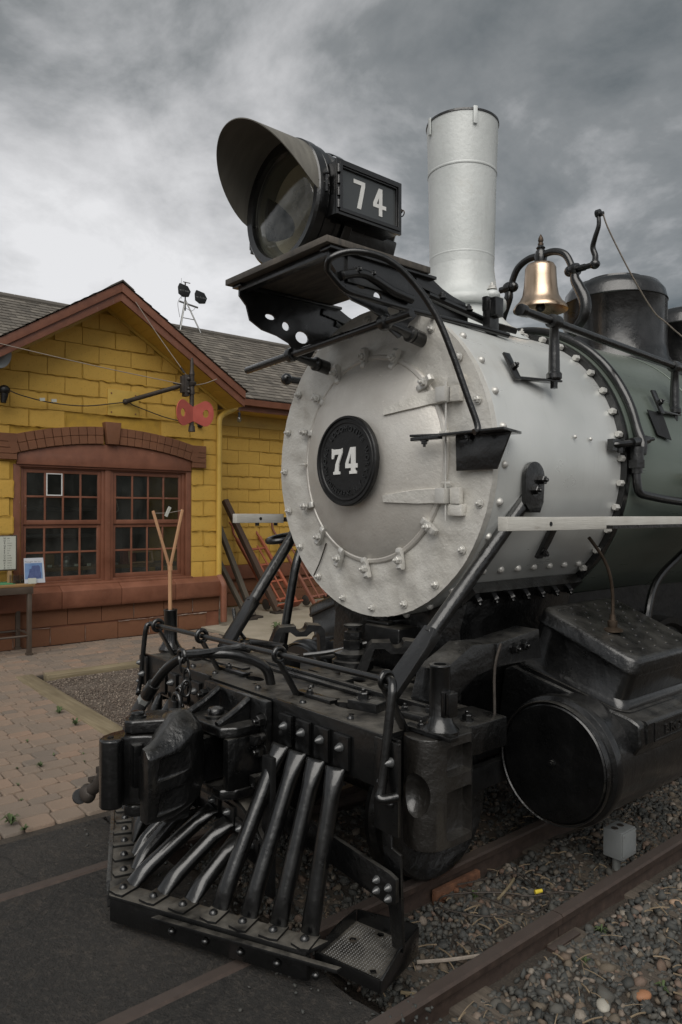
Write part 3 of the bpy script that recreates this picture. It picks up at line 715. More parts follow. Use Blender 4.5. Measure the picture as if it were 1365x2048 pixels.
# weeds
def weed(x, y, z, s, lab, n=14):
    g = G()
    for i in range(n):
        a = rnd.random() * 2 * PI; l = s * rnd.uniform(.5, 1); h = s * rnd.uniform(.3, .9); w = s * .12
        d = Vector((math.cos(a), math.sin(a), 0)); p = Vector((-d.y, d.x, 0)) * w
        b0 = Vector((x, y, z)); m_ = b0 + d * l * .5 + Vector((0, 0, h)); t_ = b0 + d * l + Vector((0, 0, h * .7))
        g.add([b0 - p * .4, b0 + p * .4, m_ + p, m_ - p, t_], [(0, 1, 2, 3), (3, 2, 4)])
    o = obj('weed', g, LEAF, smooth=180); tag(o, lab, 'weed', 'small green weeds')
for (q, s_, lab) in [((1.10, 0.20, GZ), .035, 'small weed hugging the outer rail below its joint'), ((1.17, -0.02, GZ), .03, 'tiny weed beside the outer rail near the pale pebble'), ((0.62, 0.02, GZ), .035, 'small weed by the rusty joint bar of the middle rail'),
                     ((-4.28, 1.0, -.03), .09, 'weed tuft against the far timber left of the grab iron'), ((-5.1, 3.05, 0.0), .12, 'weed tuft on the concrete slab behind the left brace'), ((1.42, 0.05, GZ), .035, 'weed sprig among stones toward the lower right corner'),
                     ((-2.62, -.47, 0), .06, 'weed at the timber edge nearest the coupler'), ((-3.0, -.45, 0), .06, 'weed in the joint along the timber, second from the coupler'), ((-1.16, -1.33, 0), .06, 'largest weed at the paver edge beside the asphalt'),
                     ((-1.05, -1.30, 0), .035, 'small weed right at the paver edge on the asphalt'), ((-1.9, -.95, 0), .035, 'weed in the paver joints midway to the air hose'), ((0.05, 0.45, GZ + .01), .07, 'weed patch in the shade behind the coupler casting')]:
    weed(q[0], q[1], q[2], s_, lab)
gm = G()
for (cx, cy, w, L) in pcells[:420]:
    for _ in range(1):
        if rnd.random() < .16:
            x0, y0 = cx + rnd.choice((-.5, .5)) * w, cy + rnd.choice((-.5, .5)) * L
            for i in range(6):
                a = rnd.random() * 2 * PI; l = rnd.uniform(.006, .02); d = Vector((math.cos(a), math.sin(a), 0)); p = Vector((-d.y, d.x, 0)) * .003; b0 = Vector((x0, y0, -.008))
                m_ = b0 + d * l * .5 + Vector((0, 0, l * .8)); gm.add([b0 - p, b0 + p, m_ + p, m_ - p, b0 + d * l + Vector((0, 0, l * .6))], [(0, 1, 2, 3), (3, 2, 4)])
tag(obj('joint_moss', gm, LEAF, smooth=180), 'tiny green sprigs growing in the paver joints', None, None, 'stuff')
# grass blades and straw bits in the ballast
gs = G()
for i in range(260):
    a_, b_ = rnd.uniform(.3, 1.7), rnd.uniform(-.75, 1.2)
    if not ok_ballast(a_, b_): continue
    an = rnd.random() * PI; l = rnd.uniform(.02, .09); d = Vector((math.cos(an), math.sin(an), rnd.uniform(-.1, .1))); c_ = Vector((a_, b_, GZ + .026))
    gs.tube([c_ - d * l / 2, c_ + Vector((0, 0, .004)), c_ + d * l / 2], rnd.uniform(.0012, .003), 4, 2)
tag(obj('straw_litter', gs, m_paint('dry_straw', (0.16, 0.12, 0.075), (0.26, 0.20, 0.13), .8, sc=20, bump=0)), 'dry straw and bark bits strewn over the ballast', None, None, 'stuff')
for (a, b, r_, lab) in [((0.80, -0.52, GZ + .03), (0.93, -0.33, GZ + .04), .007, 'pale bare stick beside the footstep'), ((0.72, 0.05, GZ + .03), (0.66, .24, GZ + .03), .006, 'rusty brown twig among the loose cable'), ((0.88, -0.68, GZ + .03), (1.0, -0.6, GZ + .03), .006, 'short grey stick at the foot of the tray')]:
    o = obj('stick', G().tube([a, ((a[0] + b[0]) / 2 + .008, (a[1] + b[1]) / 2, a[2] + .006), b], r_, 7), WIRE if 'pale' in lab else TIM); tag(o, lab, 'stick')
# loose cable
pts = [(0.56, -.02, -.05), (0.62, .12, -.045), (.66, .28, -.06), (.78, .24, -.065), (.84, .10, -.07), (.78, -.08, -.07), (.62, -.18, -.07), (.56, -.12, -.07), (.60, -.02, -.07), (.70, .10, -.068), (.80, .17, -.066), (.86, .30, -.068), (.92, .36, -.07), (.96, .42, -.08)]
cb = root('loose_cable', (.7, 0, GZ), 'thin black cable looped on the ballast with a yellow connector', 'cable')
g = G(); g.tube(pts, .0035, 6, 8); g.tube([(.58, .0, -.068), (.74, .02, -.066), (.88, .06, -.067), (.86, .22, -.066), (.72, .26, -.066), (.60, .30, -.06)], .003, 6, 8); obj('wire', g, IRON, cb)
obj('connector', G().cyl((.80, .195, -.058), (.815, .225, -.055), .009, .007, 10), YCON, cb)
# grey junction box by the outer rail
jb = root('junction_box', (.90, .74, GZ), 'small grey metal junction box on short pipes beside the outer rail', 'junction box')
bx = G().box((.878, .740, .030), (.09, .125, .125)); obj('box', bx, GRY, jb, bevel=0.004)
obj('cover_plate', G().box((.926, .740, .030), (.006, .118, .117)), GRY, jb, bevel=0.001)
for yy in (.710, .760): obj('knockout', G().cyl((.872, yy, .0926), (.872, yy, .0945), .016, n=18), IRON, jb)
for yy in (.69, .79):
    for zz_ in (-.015, .075): obj('screw', G().cyl((.9285, yy, zz_), (.931, yy, zz_), .004, n=8), STEEL, jb)
for yy in (.715, .765): obj('conduit', G().tube([(.878, yy, -.03), (.878, yy, -.08), (.882, yy - .01, -.14)], .019, 12, 3), GALV, jb)

# ================================================================== DEPOT BUILDING
WX = -6.0; WY0, WY1 = -0.72, 2.69; PKY, PKZ = 1.157, 4.19; SL = 0.634
dep = root('depot_building', (-7.5, 1.5, 0), 'yellow block railway depot with brown trim, arched window band and shingled gable roof', 'building')
OPEN = (0.17, 2.25, 0.63, 2.07)      # window opening y0 y1 z0 z1
# backing walls (with the opening left free)
g = G()
top = lambda y: PKZ - 0.16 - SL * abs(y - PKY)
y0, y1, z0, z1 = OPEN
outer = [(WY0, -0.1), (WY1, -0.1), (WY1, top(WY1)), (PKY, top(PKY)), (WY0, top(WY0))]
g.prism([outer, [(y0, z0), (y0, z1), (y1, z1), (y1, z0)]], YZ(WX - 0.22), 0.205)
obj('mortar', g, MORT, dep)
WBX = -7.4
g = G().b2((WBX - .2, WY1, -.1), (WBX - .012, 16, 3.25)); g.b2((WBX - .2, WY1 - .20, -.1), (WX - .016, WY1 - 0.02, 3.1)); obj('side_wall', g, MORT, dep)
# blocks: shared rough-faced meshes
BH, BL = 0.2032, 0.4064
def block_mesh(name, L, H, D, mat, seed, polyclip=None):
    nx, nz = max(2, int(L / 0.05)), max(2, int(H / 0.05)); v_ = []; f_ = []
    hl, hh = L / 2 - 0.004, H / 2 - 0.004
    for j in range(nz + 1):
        for i in range(nx + 1):
            x_, z_ = -hl + 2 * hl * i / nx, -hh + 2 * hh * j / nz
            ed = i in (0, nx) or j in (0, nz)
            v_.append((x_ + (0 if i in (0, nx) else 0), .002 if ed else .006 + .005 * noise.noise((x_ * 9, z_ * 9, seed)), z_))
    for j in range(nz):
        for i in range(nx):
            a = j * (nx + 1) + i; f_.append((a, a + 1, a + nx + 2, a + nx + 1))
    n0 = len(v_)
    v_ += [(-hl, -D, -hh), (hl, -D, -hh), (hl, -D, hh), (-hl, -D, hh)]
    c0, c1, c2, c3 = 0, nx, (nz + 1) * (nx + 1) - 1, nz * (nx + 1)
    f_ += [tuple([n0, n0 + 1] + list(range(nx, -1, -1))), tuple([n0 + 2, n0 + 3] + list(range(c3, c2 + 1))),
           tuple([n0 + 3, n0] + [j * (nx + 1) for j in range(nz + 1)]), tuple([n0 + 1, n0 + 2] + [j * (nx + 1) + nx for j in range(nz, -1, -1)])]
    g = G(); g.add(v_, [tuple(reversed(q)) for q in f_]); return g.mesh(name, mat, smooth=12)
_bc = {}
def block(L, H, mat, D=.03):
    k_ = (round(L, 2), round(H, 2), mat.name, rnd.randrange(5))
    if k_ not in _bc: _bc[k_] = block_mesh('block', L, H, D, mat, k_[3] * 13.7)
    return _bc[k_]
FACEX = axes((0, 0, 0), (0, 1, 0), (1, 0, 0), (0, 0, 1))       # local x->world y, local y->world x (out), local z->z
def bplace(cy, cz, L, H, mat, x, par=dep):
    put('block', block(L, H, mat), Matrix.Translation((x, cy, cz)) @ FACEX @ Matrix.Rotation(rnd.gauss(0, .004), 4, 'Y'), par)
msq = G(); msb = G()   # mortar squeezed out of the joints
def squeeze(g, a, b, amp, r0):
    n = max(2, int((Vector(b) - Vector(a)).length / .022)); P = []
    ph = rnd.random() * 50
    for i in range(n + 1):
        p = Vector(a).lerp(Vector(b), i / n); P.append(p + Vector((amp * .4 * noise.noise((i * .5, ph, 0)), 0, amp * noise.noise((i * .33, ph, 5)))))
    ph2 = rnd.random() * 50; n_ = len(P)
    g.tube(P, lambda t: r0 * (.22 + 1.7 * abs(noise.noise((t * n_ * .31, ph2, 0)))), 5, 1, smooth=False)
ZB = 0.615 - 0.0
def course_rows(zs, ze):
    z_ = zs
    while z_ < ze: yield z_; z_ += BH
def inside_gable(y, z): return z < top(y) - 0.02
row = 0
ARC_C = (1.21, -1.56)   # centre of the brick arch (y,z)
def arch_r(y, z): return math.hypot(y - ARC_C[0], z - ARC_C[1])
for z_ in course_rows(0.66, 4.05):
    off = 0 if row % 2 else BL / 2; row += 1
    y = WY0 - BL + (0.0 if row % 2 else BL / 2)
    yy = WY1
    while yy > WY0 - .05:
        L = BL if not (yy == WY1 and row % 2) else BL / 2
        a, b = yy - L, yy; yy -= L
        if b < -0.35: continue
        cz = z_ + BH / 2
        a_, b_ = a, b
        # clip at gable
        lim = (PKZ - .16 - .03 - (z_ + BH)) / SL
        lim_lo = (PKZ - .16 - .03 - z_) / SL
        if lim_lo < .04: continue
        ha = max(lim, .0)
        y_lo, y_hi = PKY - (lim + lim_lo) / 2, PKY + (lim + lim_lo) / 2
        a_, b_ = max(a_, y_lo), min(b_, y_hi)
        if b_ - a_ < .06: continue
        segs_ = [(a_, b_)]
        if z_ + BH * .6 > y0 * 0 + OPEN[2] and cz < OPEN[3]:   # window band
            segs_ = []
            if a_ < .04: segs_.append((a_, min(b_, .088)))
            if b_ > 2.35: segs_.append((max(a_, 2.312), b_))
        elif 2.05 <= cz < 2.60:
            # behind the arch: blocks end at the arch extrados
            if abs((a_ + b_) / 2 - ARC_C[0]) < 1.15: 
                if arch_r((a_ + b_) / 2, z_ + BH * .2) < 4.13: continue
        for (p, q) in segs_:
            if q - p > .05: bplace((p + q) / 2, cz, q - p, BH, YEL, WX)
        if 2.1 < cz < 2.62 and arch_r((a_ + b_) / 2, cz) < 4.2: continue
        for (p, q) in segs_:
            if rnd.random() < .8: squeeze(msq, (WX + .015, p, z_), (WX + .015, q, z_), .013, .0105)
            if rnd.random() < .6: squeeze(msq, (WX + .013, q, z_ + .01), (WX + .013, q, z_ + BH - .01), .007, .0085)
obj('mortar_joints', msq, MORT, dep, smooth=60, kind='stuff')
# plinth below the sill band
row = 0
for z_ in (-.02, .20):
    yy = WY1 + .02 - (0 if row else .2); row += 1
    while yy > -0.5:
        a, b = yy - BL, yy; yy -= BL
        bplace((a + b) / 2, z_ + .105, b - a, .205, BRN, WX + .05)
        if rnd.random() < .8: squeeze(msb, (WX + .064, a, z_ + .21), (WX + .064, b, z_ + .21), .010, .008)
        if rnd.random() < .6: squeeze(msb, (WX + .062, b, z_ + .02), (WX + .062, b, z_ + .19), .004, .005)
obj('mortar_joints', msb, MORB, dep, smooth=60, kind='stuff', label='pale crumbling mortar joints of the brown plinth')
obj('plinth', G().b2((WX - .2, WY0, -.1), (WX + .035, WY1 + .02, .41)), BRNP, dep)
# sill band (sloped top)
for (a, b) in [(-.8, .58), (.585, 1.30), (1.305, 2.02), (2.025, 2.735)]:
    obj('sill_stone', G().prism([(-.2, .40), (.13, .40), (.145, .44), (.145, .60), (.035, .665), (-.2, .665)], axes((WX, a, 0), (1, 0, 0), (0, 0, 1), (0, 1, 0)), b - a) if False else G().prism([(-.2, .40), (.13, .40), (.145, .44), (.145, .60), (.035, .665), (-.2, .665)], axes((WX, b, 0), (1, 0, 0), (0, 0, 1), (0, -1, 0)), b - a), BRNP, dep, bevel=.008, wob=.004)
# arch: lintel panel, bricks, keystone
def arc_pt(r, a): return (ARC_C[0] + r * math.sin(a), ARC_C[1] + r * math.cos(a))
r_in, r_out = 3.895, 4.10
pan = [(0.12, 2.055), (2.30, 2.055)] + [arc_pt(r_in - .004, a) for a in np.linspace(.282, -.282, 17)]
obj('lintel_panel', G().prism(pan, YZ(WX - .06), .085), BRNP, dep, bevel=.003)
nb = 24; am = .30
for i in range(nb):
    a0 = -am + 2 * am * i / nb; a1 = -am + 2 * am * (i + 1) / nb - .0016
    if abs((a0 + a1) / 2) < .026: continue
    for (ra, rb) in ((r_in, (r_in + r_out) / 2 - .003), ((r_in + r_out) / 2, r_out)):
        sh = rnd.uniform(-.003, .003)
        obj('arch_brick', G().prism([arc_pt(ra, a0), arc_pt(ra, a1), arc_pt(rb, a1), arc_pt(rb, a0)], YZ(WX - .03), .085 + sh), BRN, dep, bevel=.004, seg=1)
obj('keystone', G().prism([(1.145, 2.335), (1.285, 2.335), (1.315, 2.60), (1.112, 2.60)], YZ(WX - .03), .115), BRN, dep, bevel=.006)
for sgn, (ya, yb) in ((1, (2.30, 2.505)), (-1, (-.085, .115))):
    for j in range(4):
        zt = 2.10 + j * .066
        obj('arch_brick', G().b2((WX - .03, ya, zt), (WX + .055, yb, zt + .062 + (.03 if j == 3 else 0))), BRN, dep, bevel=.004, seg=1)
# window: two sashes pairs
def window(ya, yb, lab, odd=None):
    zt, zbm = OPEN[3] - .02, OPEN[2] + .05
    w = bpy.data.objects.new('window', G().b2((WX - .10, ya - .045, zbm - .06), (WX - .10 + .001, ya - .044, zbm - .05)).mesh('window', BRNP)); link(w, dep); w['label'] = lab
    PINV[w.name] = Matrix.Identity(4)
    g = G(); x0, x1 = WX - .13, WX - .035
    g.b2((x0, ya - .05, zbm), (x1, ya - .012, zt)); g.b2((x0, yb + .012, zbm), (x1, yb + .05, zt)); g.b2((x0, ya - .012, zt - .04), (x1, yb + .012, zt)); g.b2((x0, ya - .012, zbm), (x1, yb + .012, zbm + .03))
    obj('window_frame', g, BRNP, w, bevel=.003)
    zm = 1.372
    for (lo, hi, xo) in ((zm, zt - .042, 0), (zbm + .032, zm - .002, -.022)):
        g = G(); xa, xb = WX - .075 + xo, WX - .050 + xo; sw = .042
        g.b2((xa, ya - .010, lo), (xb, ya + sw - .01, hi)); g.b2((xa, yb - sw + .01, lo), (xb, yb + .010, hi))
        g.b2((xa, ya + sw - .01, lo), (xb, yb - sw + .01, lo + .05)); g.b2((xa, ya + sw - .01, hi - .042), (xb, yb - sw + .01, hi))
        obj('sash', g, BRNP, w, bevel=.002)
        iy0, iy1, iz0, iz1 = ya + sw - .01, yb - sw + .01, lo + .05, hi - .042
        g = G(); mb = .011
        for k_ in range(1, 4): yy_ = iy0 + (iy1 - iy0) * k_ / 4; g.b2((xa + .003, yy_ - mb, iz0), (xb - .003, yy_ + mb, iz1))
        zc_ = (iz0 + iz1) / 2; 
        for k_ in range(4):
            a = iy0 + (iy1 - iy0) * k_ / 4 + (mb if k_ else 0); b = iy0 + (iy1 - iy0) * (k_ + 1) / 4 - (mb if k_ < 3 else 0)
            g.b2((xa + .004, a, zc_ - mb), (xb - .004, b, zc_ + mb))
        obj('glazing_bar', g, BRNP, w, bevel=.0015)
        for k_ in range(4):
            for (zA, zB_) in ((iz0, zc_ - mb), (zc_ + mb, iz1)):
                a = iy0 + (iy1 - iy0) * k_ / 4 + (mb if k_ else 0); b = iy0 + (iy1 - iy0) * (k_ + 1) / 4 - (mb if k_ < 3 else 0)
                obj('pane', G().b2((xa + .009, a, zA), (xa + .013, b, zB_)), GLS, w)
                if odd and lo == zm and k_ == 1 and zB_ == iz1:
                    g = G(); t = .012
                    g.b2((xb, a, zA), (xb + .006, a + t, zB_)); g.b2((xb, b - t, zA), (xb + .006, b, zB_)); g.b2((xb, a + t, zA), (xb + .006, b - t, zA + t)); g.b2((xb, a + t, zB_ - t), (xb + .006, b - t, zB_))
                    obj('white_pane_trim', g, WHT, w)
window(0.215, 1.105, 'left hand sash window with one pane edged in white', True)
window(1.275, 2.185, 'right hand sash window')
obj('mullion', G().b2((WX - .13, 1.156, OPEN[2] + .02), (WX - .02, 1.224, OPEN[3] - .02)), BRNP, dep, bevel=.004)
g = G().b2((WX - .05, .09, OPEN[2] + .015), (WX + .0, .163, 2.0555)); g.b2((WX - .05, 2.237, OPEN[2] + .015), (WX + .0, 2.31, 2.0555)); g.b2((WX - .05, .163, 2.03), (WX + .0, 2.237, 2.0555)); obj('window_casing', g, BRNP, dep, bevel=.003)
obj('window_ledge', G().prism([(-.14, .655), (.05, .655), (.05, .672), (-.14, .70)], axes((WX, 2.32, 0), (1, 0, 0), (0, 0, 1), (0, -1, 0)), 2.24), BRNP, dep, bevel=.003, wob=.002)
# interior
g = G().b2((-8.6, .0, -.05), (-6.24, 2.5, .0)); g.b2((-8.65, .0, 0), (-8.6, 2.5, 2.6)); g.b2((-8.6, -.03, 0), (-6.24, 0, .7)); g.b2((-8.6, -.03, 2.2), (-6.24, 0, 2.6)); g.b2((-6.5, -.03, .7), (-6.24, 0, 2.2)); g.b2((-8.6, 2.5, 0), (-6.24, 2.53, 2.6)); g.b2((-8.6, .0, 2.6), (-6.24, 2.5, 2.64)); obj('room', g, DARK, dep)  # unseen gap in the left side wall, added to let sky light in
it = root('display_counter', (-6.6, 1.2, 0), 'long wooden counter with relics and small cards behind the depot window', 'counter')
obj('counter_top', G().b2((-6.85, .15, .80), (-6.30, 2.35, .84)), m_wood('counter_wood', (.10, .06, .03), (.20, .125, .06), (9, .7, 9)), it, bevel=.004)
g = G(); 
for yy_ in (.3, 1.2, 2.2): g.b2((-6.8, yy_, 0), (-6.74, yy_ + .06, .80))
obj('leg', g, DARK, it)
k_ = 0
for (yy_, w_, h_, mt, nm, lab) in [(.36, .10, .10, BRZ, 'telegraph_key', 'small dark telegraph instrument at the left end of the counter'), (.62, .17, .16, m_wood('crate_wood', (.16, .11, .06), (.24, .17, .10)), 'wooden_box', 'wooden box with papers behind it on the counter'), (.86, .14, .11, STEEL, 'relay', 'brass and iron relay right of the wooden box'),
                                   (1.03, .13, .12, BRZ, 'sounder', 'dark sounder near the window mullion'), (1.42, .16, .14, STEEL, 'lantern', 'dark squat lantern in the right hand window'), (1.66, .20, .20, m_paint('pink_card', (.16, .06, .05), (.22, .09, .07), .8), 'ledger', 'reddish ledger standing on the counter'), (1.76, .0, 0, None, None, None)]:
    if not nm: continue
    t = root(nm, (-6.5, yy_, .84), lab, nm.replace('_', ' '), 'relics on the depot counter')
    obj('base', G().b2((-6.56, yy_ - w_ / 2, .84), (-6.42, yy_ + w_ / 2, .86)), mt, t, bevel=.003)
    obj('body', G().lathe([(w_ * .32, 0), (w_ * .34, h_ * .3), (w_ * .2, h_ * .6), (w_ * .26, h_ * .8), (.01, h_)], (-6.49, yy_, .86), n=12) if mt in (BRZ, STEEL) else G().b2((-6.54, yy_ - w_ * .45, .86), (-6.44, yy_ + w_ * .45, .84 + h_)), mt, t, bevel=0 if mt in (BRZ, STEEL) else .004)
for yy_, lab in ((.60, 'white card below the wooden box'), (.92, 'white card beside the relay'), (1.08, 'white card beside the sounder')):
    o = obj('price_card', G().b2((-6.40, yy_, .845), (-6.395, yy_ + .05, .875)), PAPER); tag(o, lab, 'card')
o = obj('picture_frame', G().prism([[(0, 0), (.34, 0), (.34, .16), (0, .16)], [(.025, .02), (.315, .02), (.315, .14), (.025, .14)]], axes((-6.37, 1.62, .85), (0, 1, 0), (-.25, 0, .97), (1, 0, .2)), .012), m_paint('frame_wood', (.28, .17, .10), (.36, .23, .14), .6)); tag(o, 'small framed picture leaning low in the right hand window', 'picture')
o = obj('pull_ring', G().tube([(-6.6, 1.53, 2.3), (-6.6, 1.53, 1.70), (-6.6, 1.50, 1.62), (-6.6, 1.49, 1.54), (-6.6, 1.53, 1.51), (-6.6, 1.57, 1.54), (-6.6, 1.56, 1.62), (-6.6, 1.53, 1.69)], .006, 6), PAPER); tag(o, 'pale ring hanging on a cord behind the right hand window', 'cord')
for (yy_, zz_, l_, lab) in ((.62, 1.15, 1.4, 'lower pale pipe on the back wall of the depot room'), (.5, 1.55, 1.7, 'upper pale pipe on the back wall of the depot room')):
    o = obj('wall_pipe', G().cyl((-8.5, yy_, zz_), (-8.5, yy_ + l_, zz_), .03, n=10), STEEL); tag(o, lab, 'pipe')
# gable roof: bargeboards, soffit, decking, shingles
OX = -5.55; RT = .19
def rake(y): return PKZ - SL * abs(y - PKY)
EY0, EY1 = -.95, 2.86
for (ya, yb) in ((PKY, EY1), (PKY, EY0)):
    for (zo, h_, xo, nm) in ((0, .105, .0, 'barge_board'), (-.105, .10, -.025, 'barge_board')):
        P_ = [(ya, rake(ya) + zo), (yb, rake(yb) + zo), (yb, rake(yb) + zo - h_), (ya, rake(ya) + zo - h_)]
        obj(nm, G().prism(P_, YZ(OX + xo - .03), .03), BRNP, dep, bevel=.003)
    n = 17; tv = G()
    for i in range(n):                         # soffit boards running in x
        a, b = ya + (yb - ya) * i / n, ya + (yb - ya) * (i + .965) / n
        P_ = [(a, rake(a) - .20), (b, rake(b) - .20), (b, rake(b) - .18), (a, rake(a) - .18)]
        obj('soffit_board', G().prism(P_, YZ(WX - .02), OX - WX - .03), YELP, dep)
    P_ = [(ya, rake(ya) - .145), (yb, rake(yb) - .145), (yb, rake(yb) - .178), (ya, rake(ya) - .178)]
    obj('roof_deck', G().prism([(ya, rake(ya) - .0), (yb, rake(yb) - .0), (yb, rake(yb) - .178), (ya, rake(ya) - .178)], YZ(-9.6), OX - .03 + 9.6), DARK, dep)
    P_ = [(ya, rake(ya) - .20), (yb, rake(yb) - .20), (yb, rake(yb) - .235), (ya, rake(ya) - .235)]
    obj('frieze_board', G().prism(P_, YZ(WX + .002), .03), YELP, dep)
obj('eave_box', G().prism([(2.70, 3.02), (2.86, 3.02), (2.86, 3.09), (2.70, 3.09)], YZ(WX - .6), .6 + .42), BRNP, dep)
obj('soffit_return', G().prism([(2.66, 2.86), (2.70, 2.86), (2.70, 3.12), (2.66, 3.12)], YZ(WX - 1.4), 1.4), YELP, dep)
def shingles(name, org, du, dv, nu, nv, su, sv, par, clip=None, edge0=False):
    """courses of tabs: du along the eave, dv up the slope"""
    g = G(); tones = []; du, dv = Vector(du).normalized(), Vector(dv).normalized(); n_ = du.cross(dv).normalized()
    if n_.z < 0: n_ = -n_
    for j in range(nv):
        u = 0.0 if edge0 else -rnd.random() * su
        while u < nu * su:
            w_ = su * rnd.choice((.6, .8, 1, 1.15)); t = .007 + rnd.random() * .005; a = Vector(org) + du * u + dv * (j * sv)
            u += w_
            c_ = a + du * w_ / 2 + dv * sv / 2
            if clip and not clip(c_): continue
            p0 = a + n_ * (t + .006); p1 = a + du * (w_ - .004) + n_ * (t + .006); p2 = p1 + dv * (sv * 1.3) - n_ * (.006 + t * .8); p3 = p0 + dv * (sv * 1.3) - n_ * (.006 + t * .8)
            q0 = a - n_ * .002; q1 = a + du * (w_ - .004) - n_ * .002
            g.add([p0, p1, p2, p3, q0, q1], [(0, 1, 2, 3), (4, 5, 1, 0)]); tn = min(1, max(0, rnd.gauss(.5, .25))); tones += [tn, tn * .8]
    o = obj(name, g, SHG, par, smooth=20, kind='stuff'); tone_attr(o.data, tones); return o
cs, sn = math.cos(math.atan(SL)), math.sin(math.atan(SL))
for sg, ye in ((1, EY1 + .03), (-1, EY0 - .03)):
    nrows = int(math.hypot(ye - PKY, (ye - PKY) * SL) / .125)
    shingles('gable_shingles', (OX + .018, ye, rake(ye) + .004), (-1, 0, 0), (0, -sg * cs, sn), int(3.88 / .16), nrows, .16, .125, dep, edge0=True)
obj('ridge_cap', G().prism([(PKY - .14, rake(PKY - .14) + .012), (PKY, PKZ + .012), (PKY + .14, rake(PKY + .14) + .012), (PKY + .14, rake(PKY + .14) + .03), (PKY, PKZ + .032), (PKY - .14, rake(PKY - .14) + .03)], YZ(-9), OX + .02 + 9), SHG, dep)
# main roof
EX, EZ = -6.95, 3.27; RGX, RGZ = -9.5, 4.87
msl = (RGZ - EZ) / (EX - RGX); mc, ms = math.cos(math.atan(msl)), math.sin(math.atan(msl))
obj('roof_deck', G().prism([(EX, EZ - .02), (RGX, RGZ - .02), (RGX - 2.5, EZ - .02)], axes((0, 16, 0), (1, 0, 0), (0, 0, 1), (0, -1, 0)), 22), DARK, dep)
def mclip(c_):
    if abs(c_.y - PKY) < 2.0 and c_.z < rake(c_.y) - .0: return False
    return seen(c_, .05)
shingles('main_roof_shingles', (EX + .02, -6, EZ), (0, 1, 0), (-mc, 0, ms), int(22 / .17), int((RGX - EX) / -mc / .125) + 1, .17, .125, dep, clip=mclip)
obj('ridge_cap', G().prism([(RGX - .12, RGZ - .04), (RGX + .12, RGZ - .045), (RGX + .12, RGZ - .02), (RGX, RGZ + .045), (RGX - .12, RGZ - .02)], axes((0, 16, 0), (1, 0, 0), (0, 0, 1), (0, -1, 0)), 22), SHG, dep, bevel=.004)
obj('fascia', G().b2((EX - .03, 2.92, EZ - .20), (EX - .002, 16, EZ - .005)), BRNP, dep)
obj('gutter', G().prism([(0, 0), (.02, -.09), (.10, -.09), (.12, .0), (.105, .0), (.088, -.078), (.028, -.078), (.012, 0)], axes((EX, 16, EZ - .03), (1, 0, 0), (0, 0, 1), (0, -1, 0)), 13.0), BRNP, dep, smooth=25)
obj('soffit', G().b2((WBX, 2.7, EZ - .20), (EX - .032, 16, EZ - .17)), YELP, dep)
obj('frieze_board', G().b2((WBX - .005, 2.7, 2.88), (WBX + .02, 16, 3.068)), YELP, dep)
obj('end_return_board', G().b2((WX - 1.4, WY1 + .005, 2.86), (WX - .5, WY1 + .02, 3.1)), YELP, dep)
# back wall blocks
row = 0
for z_ in course_rows(.67, 2.87):
    yy = 2.70 + (BL / 2 if row % 2 else 0) - (BL if row % 2 else 0); row += 1
    while yy < 7.6:
        a, b = max(yy, 2.69), yy + BL; yy += BL
        if b - a < .06: continue
        if seen((WBX, b, z_), .05): bplace((a + b) / 2, z_ + BH / 2, b - a, min(BH, 2.875 - z_), YEL, WBX)
row = 0
for z_ in (.02, .235):
    yy = 2.70 - (0 if row % 2 else .2); row += 1
    while yy < 7.6:
        a, b = max(yy, 2.69), yy + BL; yy += BL
        if seen((WBX, b, z_), .05): bplace((a + b) / 2, z_ + .105, b - a, .21, BRN, WBX + .02)
obj('sill_stone', G().b2((WBX - .1, 2.7, .45), (WBX + .09, 16, .668)), BRNP, dep, bevel=.01)
g = G()
for z_ in list(course_rows(.67, 2.87))[1:]:
    for i in range(12): 
        if rnd.random() < .8: squeeze(g, (WBX + .015, 2.75 + i * BL, z_), (WBX + .015, 2.75 + (i + 1) * BL, z_), .011, .010)
obj('mortar_joints', g, MORT, dep, smooth=60, kind='stuff')
# downspout
dsp = obj('downspout', G().tube([(-6.02, 3.02, 3.06), (-6.02, 3.02, 3.0), (-6.0, 2.96, 2.93), (-5.97, 2.78, 2.84), (-5.955, 2.71, 2.76), (-5.955, 2.705, 2.6)], .038, 12, 6).cyl((-5.955, 2.705, 2.6), (-5.955, 2.705, .63), .038, n=12), YELP, dep)
obj('downspout_shoe', G().tube([(-5.955, 2.705, .66), (-5.85, 2.71, .56), (-5.835, 2.71, .45), (-5.835, 2.71, .06)], .044, 10, 4), BRNP, dep)
obj('wall_plate', G().b2((WX + .005, 1.165, 2.69), (WX + .025, 1.565, 3.01)), YELP, dep, bevel=.003)
g = G()
for yy_ in (1.21, 1.52):
    for zz_ in (2.73, 2.96): g.cyl((WX + .025, yy_, zz_), (WX + .03, yy_, zz_), .01, n=8)
obj('plate_bolt', g, BRNP, dep)

